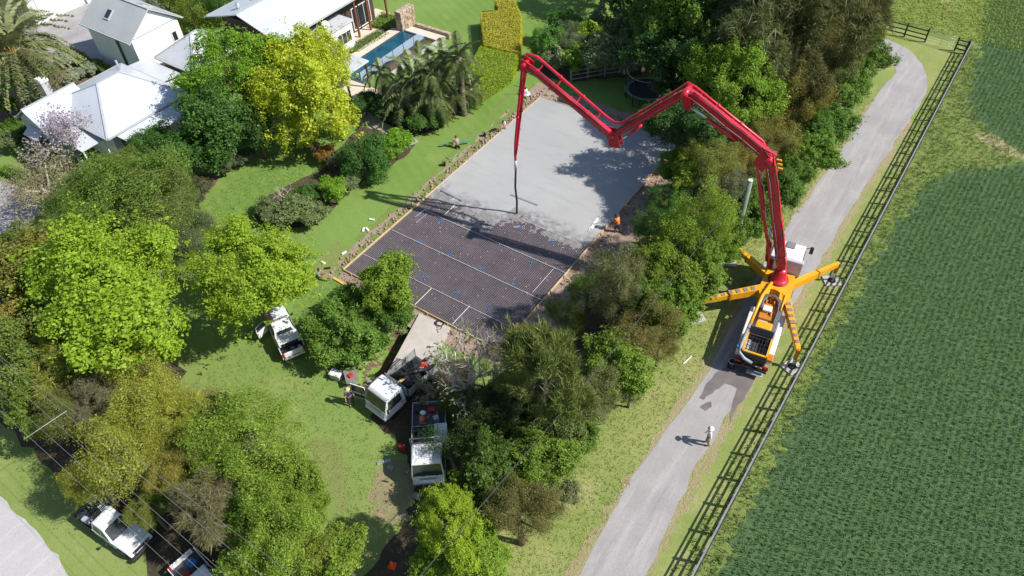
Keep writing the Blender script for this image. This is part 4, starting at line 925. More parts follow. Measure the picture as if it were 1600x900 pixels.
hedge('hedge', pz(1.4, (750, 72), (780, 79), (809, 85), (800, 107), (772, 125), (742, 146), (722, 122), (738, 96)), 1.4, 'lime', 'broad yellow-green clipped hedge nearest the slab', (1.55, 1.3, .8), 430, .062, 2)
hedge('hedge', pz(1.0, (84, 72), (92, 66), (128, 80), (142, 92), (138, 103)), 1.0, 'olive', 'low dark clipped hedge by the paved yard', (.7, .85, .5), 200, .08, 3)
hedge('hedge', pz(.9, (140, 96), (150, 91), (172, 102), (160, 110)), .9, 'olive', 'small clipped hedge block next to the shed wall', (.75, .9, .5), 200, .08, 4)
hedge('hedge', pz(1.0, (-4, 196), (12, 183), (48, 192), (18, 210), (0, 208)), 1.0, 'lime', 'bright clipped hedge at the gable of the white house', (.6, .75, .6), 180, .09, 5)
hedge('hedge', pz(.7, (12, 228), (18, 225), (52, 247), (46, 251)), .7, 'lime', 'narrow clipped hedge strip at the left edge', (.6, .75, .6), 200, .08, 6)
hedge('hedge', pz(.6, (-8, 262), (10, 256), (40, 268), (24, 276), (6, 268)), .6, 'lime', 'low clipped hedge bordering the driveway', (.7, .85, .6), 200, .08, 7)
hedge('hedge', pz(.5, (577, 38), (597, 18), (632, 24), (622, 42)), .5, 'green', 'low planted border beside the stone wall', (1.5, 1.4, .9), 160, .09, 8)
hedge('hedge', pz(.4, (538, 76), (560, 62), (590, 45), (608, 52), (560, 80)), .4, 'grey', 'flat pale-green groundcover along the pool terrace', (.9, 1.15, .5), 160, .09, 9)
# ================================================================== FENCES
blackwood = M('black_stained_timber', (.028, .027, .028), .7, .3, 5)
capwood = M('weathered_rail_cap', (.24, .245, .245), .75, .3, 4)
def rail_fence(name, p0, p1, n, label, h=1.25, capped=False, mat=None, rails=3, lead=None):
    mat = mat or blackwood; p0 = Vector(p0); p1 = Vector(p1); d = (p1-p0)/n; e_ = empty(name, (p0.x, p0.y, 0), math.atan2(d.y, d.x), label, 'fence'); L = d.length
    pm = MB().rbox((0, 0, h/2), (.13, .13, h+.06), .012).mesh('post', mat)
    rm = MB().box((L/2, .0, 0), (L-.004, .04, .10)).mesh('rail', mat)
    cm = MB().box((L/2, 0, 0), (L-.004, .085, .03)).mesh('rail_cap', capwood)
    for i in range(n+1): link_mesh('post', pm, e_, (i*L, 0, 0))
    rj = random.Random(int(p0.y*10)+3)
    for i in range(n):
        for k in range(rails): link_mesh('rail', rm, e_, (i*L, -.09, h-.16-k*(h-.3)/max(1, rails-.6)+rj.uniform(-.012, .012)), (rj.uniform(-.01, .01), rj.uniform(-.006, .006), 0))
        if capped: link_mesh('rail_cap', cm, e_, (i*L, -.06, h+.055+rj.uniform(-.006, .006)), (0, rj.uniform(-.004, .004), 0))
    return e_
rail_fence('post_and_rail_fence', (-2.2, 8.1, 0), (-2.06, 71.1, 0), 37, 'long black post-and-rail fence along the right side of the lane', 1.15, True)
rail_fence('post_and_rail_fence', (-12.8, 71.75, 0), (-5.6, 71.5, 0), 4, 'black three-rail cross fence beyond the bend of the lane', 1.25)
rail_fence('post_and_rail_fence', (-3.05, 71.2, 0), (-2.2, 71.14, 0), 1, 'short black fence panel in the corner beside the wire gate', 1.25)
wire = M('galvanised_wire', (.5, .5, .5), .4, .1, metal=.8)
ge = empty('wire_gate', (-5.6, 71.5, 0), 0, 'thin wire gate across the gap between the black fences', 'gate')
for z in (.25, .5, .75, 1.0, 1.2): MB().tube([(0, 0, z), (2.55, -.3, z)], .012, 4).build('strand', wire, ge)
for x in (.05, 1.3, 2.5): MB().tube([(x, -.3*x/2.55, .1), (x, -.3*x/2.55, 1.22)], .016, 5).build('upright', wire, ge)
greywood = M('grey_weathered_timber', (.30, .28, .25), .85, .3, 6)
rail_fence('timber_fence', (-29.25, 49.65, 0), (-25.2, 54.2, 0), 4, 'grey weathered timber fence in front of the orchard shrubs', 1.25, False, greywood)
# ================================================================== BUILDINGS
def roofmat(name, col, ang=0.0, rough=.35, ribs=14.0):
    m, t, b = newmat(name); v = coord(t, 'World')
    c = mixc(t, tuple(x*.86 for x in col), col, noise(t, v, .6, 5, .6, .35, .65)); c = mixc(t, c, tuple(x*.72 for x in col), noise(t, v, 3, 5, .7, .6, .8))
    t.links.new(c, b.inputs['Base Color']); b.inputs['Roughness'].default_value = rough; b.inputs['Specular IOR Level'].default_value = .4
    wv = t.nodes.new('ShaderNodeTexWave'); wv.bands_direction = 'X'; wv.inputs['Scale'].default_value = ribs/6.28; wv.inputs['Distortion'].default_value = 0
    t.links.new(mapping(t, v, rot=(0, 0, ang)), wv.inputs['Vector']); bump(t, b, wv.outputs['Fac'], .25, .03); return m
wroof = roofmat('white_metal_roof', (.56, .60, .66), R_(90)); wroofx = roofmat('white_metal_roof_x', (.54, .58, .63), 0)
groof = roofmat('grey_metal_roof', (.46, .48, .48), 0)
wwall = M('white_render', (.80, .80, .79), .8, .08, 1.5, bmp=.1)
bwall = M('blue_grey_weatherboard', (.35, .39, .43), .75, .1, 2)
winglass = glassmat('window_glass', (.025, .03, .035), .06)
frame = M('window_frame', (.75, .76, .77), .5, .08)
darkwood = M('dark_timber', (.07, .045, .032), .7, .3, 4)
redwood = M('red_timber_post', (.22, .065, .035), .6, .25, 4)
gutterm = M('gutter_metal', (.42, .45, .48), .45, .1)
def hip_roof(e_, x0, x1, y0, y1, z0, z1, axis, i0, i1, mat, caps=True, name='roof', th=.09):
    if axis == 'y': xm = (x0+x1)/2; r0 = Vector((xm, y0+i0, z1)); r1 = Vector((xm, y1-i1, z1))
    else: ym = (y0+y1)/2; r0 = Vector((x0+i0, ym, z1)); r1 = Vector((x1-i1, ym, z1))
    c = [Vector((x0, y0, z0)), Vector((x1, y0, z0)), Vector((x1, y1, z0)), Vector((x0, y1, z0))]
    fs = [(0, 1, 4), (1, 2, 5, 4), (2, 3, 5), (3, 0, 4, 5)] if axis == 'y' else [(0, 1, 5, 4), (1, 2, 5), (2, 3, 4, 5), (3, 0, 4)]
    V = c+[r0, r1]; n = 6; mb = MB()
    low = [v-Vector((0, 0, th)) for v in V]; tri = [f for f in fs if len(f) == 3]; keep = [f for f in fs if len(f) == 4]
    if i0 > .05: keep.append(tri[0] if axis == 'y' else tri[1])
    if i1 > .05: keep.append(tri[1] if axis == 'y' else tri[0])
    cnt = {}
    for f in keep:
        for q in range(len(f)): a, b_ = f[q], f[(q+1) % len(f)]; cnt.setdefault(frozenset((a, b_)), []).append((a, b_))
    rimf = [(p[0][1], p[0][0], p[0][0]+n, p[0][1]+n) for p in cnt.values() if len(p) == 1]
    mb.add(V+low, keep+[tuple(i+n for i in reversed(f)) for f in keep]+rimf)
    rf = mb.build(name, mat, e_)
    if caps:
        prs = [(4, 5)]
        prs += ([(0, 4), (1, 4)] if i0 > .05 else []) + ([(2, 5), (3, 5)] if i1 > .05 else []) if axis == 'y' else ([(0, 4), (3, 4)] if i0 > .05 else [])+([(1, 5), (2, 5)] if i1 > .05 else [])
        for a, b_ in prs: MB().bar(V[a]+Vector((0, 0, .02)), V[b_]+Vector((0, 0, .02)), .16, .05).build('ridge_cap', gutterm, rf)
    g_ = MB()
    for a, b_ in [(f[0], f[1]) for f in (((0, 1), (1, 2), (2, 3), (3, 0)) if i0 > .05 or i1 > .05 else (((1, 2), (3, 0)) if axis == 'y' else ((0, 1), (2, 3))))]:
        m_ = (V[a]+V[b_])/2; out = Vector((m_.x-(x0+x1)/2, m_.y-(y0+y1)/2, 0)).normalized()*.07
        MB().bar(V[a]+out-Vector((0, 0, .06)), V[b_]+out-Vector((0, 0, .06)), .11, .10).build('gutter', gutterm, rf)
    return rf
def gable_end(e_, pts, mat, y=None, x=None, th=.1):
    mb = MB()
    if y is not None: mb.prism_y(pts, y-th/2, y+th/2)
    else:
        mb.prism_y(pts, -th/2, th/2); mb.v = [(x+v[1], v[0], v[2]) for v in mb.v]
    return mb.build('gable_wall', mat, e_)
def window(e_, c, w_, h, face, bars=1, mat=None):
    """face: '+x', '-y' ...; frame proud of the wall, pane, glazing bars"""
    s = 1 if face[0] == '+' else -1; ax = face[1]; d = (.06, w_, h) if ax == 'x' else (w_, .06, h); c = Vector(c)
    n = Vector((s, 0, 0)) if ax == 'x' else Vector((0, s, 0)); u = Vector((0, 1, 0)) if ax == 'x' else Vector((1, 0, 0))
    f = MB()
    for k in (-1, 1):
        f.bar(c+u*k*w_/2-Vector((0, 0, h/2)), c+u*k*w_/2+Vector((0, 0, h/2)), .07, .08); f.bar(c-u*(w_/2-.04)+Vector((0, 0, k*h/2)), c+u*(w_/2-.04)+Vector((0, 0, k*h/2)), .08, .07)
    wf = f.build('window', frame, e_)
    pn = MB(); pn.box(c-n*.01, tuple(abs(x) for x in (u*(w_-.06)+Vector((0, 0, h-.06))+n*.02))); pn.build('pane', mat or winglass, wf)
    for i in range(bars):
        p = c+u*(w_*((i+1)/(bars+1)-.5))+n*.015; MB().bar(p-Vector((0, 0, h/2-.05)), p+Vector((0, 0, h/2-.05)), .04, .03).build('glazing_bar', frame, wf)
    return wf
# --- white-roofed cottage at the left
e_ = empty('house', (-56.6, 24.5, 0), 0, 'cottage with bright white hip roof beside the date palm', 'house'); e_.location = (0, 0, 0)
MB().box((-56.6, 24.6, 1.45), (7.4, 6.3, 2.9)).build('wall', wwall, e_)
MB().box((-59.1, 20.3, 1.45), (3.9, 2.4, 2.9)).build('wall', bwall, e_)
hip_roof(e_, -61.0, -52.3, 20.9, 28.3, 3.0, 4.75, 'y', 3.0, 2.4, wroof)
hip_roof(e_, -61.3, -57.0, 18.8, 23.3, 3.0, 4.35, 'y', .0, .0, wroof)
gable_end(e_, [(-61.05, 2.9), (-57.15, 2.9), (-59.15, 4.15)], bwall, y=19.1)
MB().hexa([Vector(p) for p in ((-57.0, 19.2, 2.86), (-53.4, 19.2, 2.4), (-53.4, 21.3, 2.4), (-57.0, 21.3, 2.86), (-57.0, 19.2, 2.92), (-53.4, 19.2, 2.46), (-53.4, 21.3, 2.46), (-57.0, 21.3, 2.92))]).build('porch_roof', wroofx, e_)
MB().hexa([Vector(p) for p in ((-52.4, 21.6, 2.8), (-50.7, 21.9, 2.35), (-50.7, 27.2, 2.35), (-52.4, 27.4, 2.8), (-52.4, 21.6, 2.86), (-50.7, 21.9, 2.41), (-50.7, 27.2, 2.41), (-52.4, 27.4, 2.86))]).build('verandah_roof', wroofx, e_)
for p in ((-50.85, 22.1), (-50.85, 24.5), (-50.85, 27.0), (-53.55, 19.35), (-55.2, 19.35), (-53.55, 21.1)): MB().box((p[0], p[1], 1.18), (.1, .1, 2.36)).build('post', frame, e_)
MB().hexa([Vector(p) for p in ((-61, 28.35, 2.5), (-56.2, 28.35, 2.5), (-56.2, 30.6, 2.3), (-61, 30.6, 2.3), (-61, 28.35, 2.58), (-56.2, 28.35, 2.58), (-56.2, 30.6, 2.38), (-61, 30.6, 2.38))]).build('rear_roof', wroofx, e_)
MB().box((-58.6, 29.3, 1.2), (4.2, 2.2, 2.3)).build('wall', wwall, e_)
window(e_, (-59.1, 19.06, 1.5), 1.1, 1.3, '-y'); window(e_, (-52.86, 24.6, 1.5), 1.4, 1.3, '+x'); window(e_, (-52.86, 22.6, 1.5), 1.2, 1.3, '+x')
MB().hexa([Vector(p) for p in ((-60.0, 18.3, 2.15), (-58.2, 18.3, 2.15), (-58.2, 19.05, 2.55), (-60.0, 19.05, 2.55), (-60.0, 18.3, 2.2), (-58.2, 18.3, 2.2), (-58.2, 19.05, 2.6), (-60.0, 19.05, 2.6))]).build('window_awning', gutterm, e_)
ch = MB().box((-62.0, 22.2, 2.1), (.8, .6, 4.2)).build('chimney', M('painted_brick', (.45, .45, .46), .8, .15, 5, bmp=.3), e_); MB().rbox((-62.0, 22.2, 4.3), (.95, .75, .22), .03).build('chimney_cap', wwall, ch)
MB().cyl((-59.2, 27.2, 4.1), .09, .5, 10).build('flue', gutterm, e_)
# --- tall white shed
e_ = empty('shed', (0, 0, 0), 0, 'tall white gabled shed with two skylights behind the cottage', 'shed')
MB().box((-64.95, 32.7, 2.0), (6.7, 4.8, 4.0)).build('wall', wwall, e_)
rf = hip_roof(e_, -68.6, -61.3, 29.95, 35.45, 3.95, 5.9, 'x', 0, 0, groof)
gable_end(e_, [(30.3, 3.95), (35.1, 3.95), (32.7, 5.72)], wwall, x=-61.65); gable_end(e_, [(30.3, 3.95), (35.1, 3.95), (32.7, 5.72)], wwall, x=-68.25)
sl_ = math.atan2(1.95, 2.75)
for x, yy, s in ((-65.6, 31.3, 1), (-64.2, 34.1, -1)):
    mt = Matrix.Rotation(s*sl_, 3, 'X'); z = 3.95+(2.75-abs(yy-32.7))*1.95/2.75
    f = MB().rbox((x, yy, z+.04), (.8, 1.0, .10), .02, m=mt).build('skylight', gutterm, e_); MB().box((x, yy, z+.085), (.6, .8, .03), m=mt).build('pane', winglass, f)
MB().box((-64.0, 30.25, 1.7), (.35, .08, 3.4)).build('downpipe', M('dark_slot', (.05, .05, .055), .5), e_)
window(e_, (-61.57, 34.3, 2.6), .5, .9, '+x', 0); MB().box((-61.56, 31.6, 1.0), (.06, .9, 2.0)).build('door', frame, e_)
# --- small grey hip-roofed outbuilding
e_ = empty('outbuilding', (0, 0, 0), 0, 'low outbuilding with pale grey hip roof between cottage and shed', 'outbuilding')
MB().box((-57.2, 33.5, 1.35), (4.4, 4.6, 2.7)).build('wall', M('brick_wall', (.26, .16, .12), .85, .3, 6), e_)
hip_roof(e_, -59.8, -54.6, 30.8, 36.3, 2.75, 4.5, 'y', 2.5, 2.3, roofmat('pale_metal_roof', (.62, .64, .66), R_(90)))
# --- garage at the top left
e_ = empty('garage', (0, 0, 0), 0, 'pale garage wall with white corner at the top left of the yard', 'garage')
MB().box((-83.5, 34.2, 1.6), (5.6, 5.4, 3.2)).build('wall', M('pale_green_grey_wall', (.56, .60, .60), .7, .06, 1), e_)
MB().box((-80.6, 31.3, 1.65), (.5, .5, 3.3)).build('corner_pier', wwall, e_); MB().box((-80.6, 37.1, 1.65), (.5, .5, 3.3)).build('corner_pier', wwall, e_)
MB().box((-80.66, 34.2, 1.25), (.06, 4.4, 2.5)).build('door', M('garage_door', (.60, .63, .63), .6, .05), e_)
hip_roof(e_, -86.8, -80.3, 31.0, 37.4, 3.25, 4.4, 'y', 0, 0, groof)
# --- main house at the top
e_ = empty('main_house', (0, 0, 0), 0, 'long house with broad white roof above the pool', 'house')
MB().box((-55.0, 43.6, 1.95), (7.2, 11.6, 3.8)).build('wall', darkwood, e_)
rf = hip_roof(e_, -59.6, -50.2, 36.6, 50.2, 3.95, 5.3, 'y', 0, 0, wroof)
for y in (38.0, 40.2, 43.1): mb = MB(); mb.lathe([(.16, 0), (.2, .12), (.24, .3), (.15, .45), (.02, .5)], 10, (-56.3, y, 4.95)); mb.build('roof_vent', alu, rf)
MB().box((-50.6, 42.5, 1.32), (2.2, 4.0, 2.64)).build('annex_wall', wwall, e_)
ar = MB().box((-50.6, 42.5, 2.71), (2.5, 4.3, .14)).build('annex_roof', roofmat('flat_grey_roof', (.55, .57, .60), 0), e_)
dish = MB(); dish.lathe([(.02, 0), (.2, .03), (.34, .1), (.35, .11), (.2, .05), (.02, .02)], 14); d_ = dish.build('dish', wwall, ar, (-50.2, 42.0, 3.2), (R_(60), 0, R_(60))); MB().tube([(-50.2, 42.0, 2.78), (-50.2, 42.0, 3.2)], .03, 6).build('dish_mast', gutterm, ar)
window(e_, (-49.46, 43.3, 1.5), 1.7, 1.1, '+x', 2)
for p in ((-50.4, 46.0), (-50.4, 47.6), (-50.3, 50.0), (-51.6, 47.4), (-51.8, 46.2)): MB().box((p[0], p[1], 1.95), (.16, .16, 3.9)).build('post', redwood, e_)
window(e_, (-51.36, 47.6, 1.4), 2.4, 2.1, '+x', 2)
# --- pavilion beside the pool
e_ = empty('pavilion', (0, 0, 0), 0, 'flat white-roofed pavilion between the golden tree and the pool', 'pavilion')
MB().rbox((-45.6, 38.4, 2.75), (4.9, 2.9, .16), .03).build('roof', wroofx, e_)
for p in ((-43.35, 37.2), (-43.35, 39.6), (-47.8, 37.2), (-47.8, 39.6)): MB().box((p[0], p[1], 1.34), (.14, .14, 2.68)).build('post', darkwood, e_)
MB().box((-47.9, 38.4, 1.3), (.2, 2.5, 2.6)).build('wall', wwall, e_)
# --- terraces and pool
beige = M('sandstone_paving', (.62, .54, .44), .85, .12, 1.2, bmp=.1)
def slabbox(name, x0, x1, y0, y1, z, mat, kind='structure'): return tag(MB().box(((x0+x1)/2, (y0+y1)/2, z/2), (x1-x0, y1-y0, z)).build(name, mat), kind=kind)
slabbox('terrace', -48.6, -47.55, 39.9, 49.2, .34, beige); slabbox('terrace', -48.2, -42.6, 36.9, 39.65, .33, beige); slabbox('terrace', -53.0, -49.4, 45.2, 51.2, .12, beige); slabbox('terrace', -47.5, -43.2, 49.0, 50.1, .30, beige)
pe = empty('swimming_pool', (0, 0, 0), 0, 'long blue swimming pool with stone coping and glass edge', 'pool')
tile = M('pool_tile', (.03, .15, .21), .4, .25, 6)
MB().box((-46.1, 44.3, .03), (2.6, 8.9, .06)).build('floor', tile, pe)
for c, d in (((-47.4, 44.3, .18), (.14, 8.9, .36)), ((-44.8, 44.3, .16), (.16, 8.9, .32)), ((-46.1, 39.78, .18), (2.74, .16, .36)), ((-46.1, 48.82, .18), (2.74, .16, .36))): MB().box(c, d).build('wall', M('dark_pool_wall', (.06, .08, .11), .4, .1), pe)
m, t, b = newmat('pool_water'); v = coord(t, 'World')
t.links.new(mixc(t, (.008, .06, .10), (.014, .10, .155), noise(t, v, .8, 4, .6, .35, .65)), b.inputs['Base Color']); b.inputs['Roughness'].default_value = .04; bump(t, b, noise(t, v, 4, 3), .12, .03)
MB().box((-46.1, 44.3, .27), (2.44, 8.86, .02)).build('water', m, pe)
m, t, b = newmat('clear_glass'); b.inputs['Base Color'].default_value = (.55, .68, .85, 1); b.inputs['Roughness'].default_value = .03; b.inputs['Alpha'].default_value = .35
for y in np.arange(40.0, 48.6, 1.45): MB().box((-44.72, y+.7, .72), (.02, 1.38, .8)).build('glass_panel', m, pe)
MB().box((-44.1, 45.8, .06), (1.0, 6.4, .1)).build('catch_basin', M('brown_water', (.10, .075, .03), .15, .2), pe)
MB().box((-43.35, 45.8, .12), (.4, 6.6, .24)).build('coping', M('grey_stone', (.45, .44, .42), .8, .2, 3), pe)
def stonemat(name, a, b_, sc):
    m, t, b = newmat(name); v = coord(t); vo = t.nodes.new('ShaderNodeTexVoronoi'); vo.inputs['Scale'].default_value = sc; t.links.new(v, vo.inputs['Vector'])
    bw = t.nodes.new('ShaderNodeSeparateColor'); t.links.new(vo.outputs['Color'], bw.inputs[0])
    c = mixc(t, a, b_, bw.outputs[0]); c = mixc(t, c, tuple(x*.5 for x in a), noise(t, v, 6, 5, .7, .5, .75)); t.links.new(c, b.inputs['Base Color']); b.inputs['Roughness'].default_value = .9; bump(t, b, vo.outputs['Distance'], .6, .08); return m
stone = stonemat('sandstone_blocks', (.30, .22, .15), (.50, .41, .31), 3.2)
se = empty('stone_wall', (-47.6, 49.6, 0), R_(0), 'tall rough sandstone wall block at the far end of the pool', 'stone wall')
rs = random.Random(4)
for k in range(6):
    y = -1.0
    while y < .95:
        L = min(rs.uniform(.3, .65), 1.0-y)
        if L < .12: break
        MB().rbox((rs.uniform(-.03, .03), y+L/2, .19+k*.36), (.75, L-.02, .345), .04).build('stone', stone, se); y += L
a = g(650, 45); b_ = g(704, 61); le = empty('garden_wall', (a.x, a.y, 0), math.atan2(b_.y-a.y, b_.x-a.x), 'low stone retaining wall running from the stone block towards the palms', 'garden wall')
Lw = (b_-a).length; n = int(Lw/.6)
for i in range(n): MB().rbox((Lw*(i+.5)/n, 0, .3), (Lw/n-.02, .35, .6+rs.uniform(-.02, .02)), .03).build('stone', stone, le)
# ================================================================== POLE AND CABLES
e_ = empty('wooden_pole', (-9.1, 36.7, 0), 0, 'weathered grey-green wooden power pole between the trees and the outrigger', 'power pole')
MB().tube([(0, 0, -.2), (0, 0, 3), (.02, 0, 6.4)], [.19, .17, .145], 12).build('shaft', M('weathered_pole', (.20, .24, .20), .85, .25, 3, bmp=.3), e_)
MB().cyl((.02, 0, 6.42), .15, .05, 12).build('pole_cap', M('pale_cap', (.6, .58, .5), .7), e_); MB().tube([(-.17, 0, 5.2), (-.22, -.05, 5.9), (-.1, 0, 6.3)], .03, 6).build('bracket', wire, e_)
def cable(p0, p1, sag, r, mat, label, group=None, n=14):
    p0 = Vector(p0); p1 = Vector(p1); pts = [p0.lerp(p1, i/n)-Vector((0, 0, sag*4*(i/n)*(1-i/n))) for i in range(n+1)]
    return tag(MB().tube(pts, r, 5).build('power_cable', mat, ), label, 'cable', group)
blk = M('cable_black', (.05, .05, .055), .6)
cable((-9.1, 36.7, 6.2), g(560, 1010, 6.0), .5, .018, blk, 'dark service cable sagging from the wooden pole over the tree row')
cw = M('aluminium_conductor', (.38, .38, .39), .5, .1, metal=.5)
CG = 'overhead power lines at the lower left'
for (a, c_, z, lb) in (((-40, 604), (250, 868), 7.4, 'lowest overhead conductor passing over the parked ute'), ((-40, 577), (330, 905), 7.4, 'second overhead conductor from the street side'), ((-40, 545), (300, 850), 7.4, 'third overhead conductor from the street side'), ((-30, 536), (420, 905), 7.4, 'fourth overhead conductor from the street side'), ((60, 600), (470, 905), 7.4, 'overhead conductor farthest from the street')):
    A = g(*a, z); B = g(*c_, z); d = (B-A); cable(A-d*.6, B+d*.6, .35, .0065, cw, lb, CG)
A = g(38, 686, 7.2); B = g(104, 642, 7.2)
tag(MB().tube([A, B], .012, 6).build('spreader_rod', M('white_fibreglass', (.45, .45, .44), .6)), 'thin white spreader rod across the overhead conductors', 'spreader', None)
# ================================================================== TRAMPOLINE
c = g(1010, 152); e_ = empty('trampoline', (c.x, c.y, 0), 0, 'round black trampoline with green-edged pad and safety net', 'trampoline')
R0 = 1.75; bm_ = M('trampoline_mat', (.02, .022, .028), .6, .1); tubeb = M('black_steel', (.02, .02, .022), .4)
MB().cyl((0, 0, .8), R0-.22, .02, 32).build('jumping_mat', bm_, e_)
mb = MB()
for k in range(32):
    a0 = k*math.pi/16; a1 = a0+math.pi/16
    mb.hexa([Vector((math.cos(a)*r, math.sin(a)*r, z)) for z in (.81, .85) for a, r in ((a0, R0-.2), (a0, R0+.03), (a1, R0+.03), (a1, R0-.2))])
mb.build('pad', M('grey_green_pad', (.20, .26, .22), .6, .2), e_)
MB().tube([(R0*math.cos(a), R0*math.sin(a), .78) for a in np.linspace(0, 6.28, 33)[:-1]], .03, 6, closed=True).build('frame', tubeb, e_)
a0 = math.radians(212); mb = MB(); mb.box(((R0+.05)*math.cos(a0), (R0+.05)*math.sin(a0), .82), (.12, .7, .22), a0); mb.build('green_flap', M('green_pad', (.05, .35, .10), .6), e_)
for k in range(6):
    a = k*math.pi/3+.3; p = Vector((math.cos(a)*R0*1.04, math.sin(a)*R0*1.04, 0)); MB().tube([p, p+Vector((0, 0, 2.5))], .03, 6).build('net_pole', tubeb, e_)
    q = Vector((math.cos(a+.35)*R0, math.sin(a+.35)*R0, 0)); MB().tube([p+Vector((0, 0, .78)), p*.98+Vector((0, 0, .02)), q*.98+Vector((0, 0, .02)), q+Vector((0, 0, .78))], .025, 6).build('leg', tubeb, e_)
MB().tube([(R0*math.cos(a), R0*math.sin(a), 2.45) for a in np.linspace(0, 6.28, 33)[:-1]], .03, 6, closed=True).build('net_ring', M('grey_tube', (.3, .3, .3), .5), e_)
mb = MB()
for k in range(64): a = k*math.pi/32; mb.tube([(R0*math.cos(a), R0*math.sin(a), .85), (R0*math.cos(a), R0*math.sin(a), 2.45)], .004, 3)
for z in np.arange(1.0, 2.4, .16): mb.tube([(R0*math.cos(a), R0*math.sin(a), z) for a in np.linspace(0, 6.28, 33)[:-1]], .004, 3, closed=True)
mb.build('net', tubeb, e_)
# ================================================================== VEHICLES
wpaint = M('white_car_paint', (.74, .75, .76), .22, .08, 1.2, coat=.5, dirt=(.62, .60, .57))
trim = M('black_plastic_trim', (.02, .02, .021), .55, .2); rubber = MATS['black_rubber']
rim = M('alloy_rim', (.45, .46, .47), .35, .15, metal=.8); chassisb = M('chassis_black', (.025, .024, .023), .6, .3)
carglass = glassmat('car_glass', (.03, .045, .045), .04); redlens = M('tail_lens', (.35, .01, .012), .25, .1); lamp = M('head_lens', (.65, .68, .70), .12, .1)
silver = M('silver_tray', (.42, .43, .44), .45, .2, 2, metal=.4); darkbed = M('dark_tray_floor', (.05, .055, .065), .6, .35, 3); redp = M('red_plastic', (.50, .03, .02), .5, .15); bluep = M('blue_plastic', (.02, .18, .42), .5, .2)
greyp = M('grey_box', (.42, .44, .47), .5, .1); chrome = M('bright_bumper', (.75, .76, .77), .2, .08, metal=.7)
def extr(prof, bev=.05, seg=2):
    """closed side profile of (x, z, half width) swept across y, edges rounded"""
    bm = bmesh.new(); n = len(prof)
    L = [bm.verts.new((x, w_, z)) for x, z, w_ in prof]; Rr_ = [bm.verts.new((x, -w_, z)) for x, z, w_ in prof]
    bm.faces.new(L); bm.faces.new(Rr_[::-1])
    for i in range(n): j = (i+1) % n; bm.faces.new((L[j], L[i], Rr_[i], Rr_[j]))
    bmesh.ops.recalc_face_normals(bm, faces=bm.faces[:])
    if bev: bmesh.ops.bevel(bm, geom=bm.edges[:], offset=bev, segments=seg, affect='EDGES', profile=.55, clamp_overlap=True)
    bm.verts.index_update(); vs = [v.co.copy() for v in bm.verts]; fs = [[v.index for v in f.verts] for f in bm.faces]; bm.free()
    return MB().add(vs, fs, False)
def pane_on(q, u0, u1, v0, v1, cen, off=.012):
    q = [Vector(p) for p in q]; n = (q[1]-q[0]).cross(q[3]-q[0])
    if n.dot(q[0]-Vector(cen)) < 0: q = [q[1], q[0], q[3], q[2]]
    return MB().panel(q, u0, u1, v0, v1, off, .02)
def wheel(e_, x, y, r=.37, w_=.25, dual=False):
    s = 1 if y > 0 else -1
    o = MB().lathe([(r*.55, -w_/2), (r*.92, -w_/2), (r, -w_*.3), (r, w_*.3), (r*.92, w_/2), (r*.55, w_/2)], 22, (0, 0, 0), 'y').build('wheel', rubber, e_, (x, y, r))
    MB().lathe([(.03, s*w_*.30), (r*.2, s*w_*.32), (r*.52, s*w_*.36), (r*.6, s*w_*.505), (r*.62, s*w_*.51), (r*.62, s*w_*.2)], 18, (0, 0, 0), 'y').build('rim', rim, o)
def mirror(e_, x, y, z, mat=None):
    s = 1 if y > 0 else -1; MB().bar((x, y-s*.15, z), (x, y, z+.03), .04, .04).rbox((x, y+s*.06, z+.06), (.12, .2, .2), .04).build('mirror', mat or trim, e_)
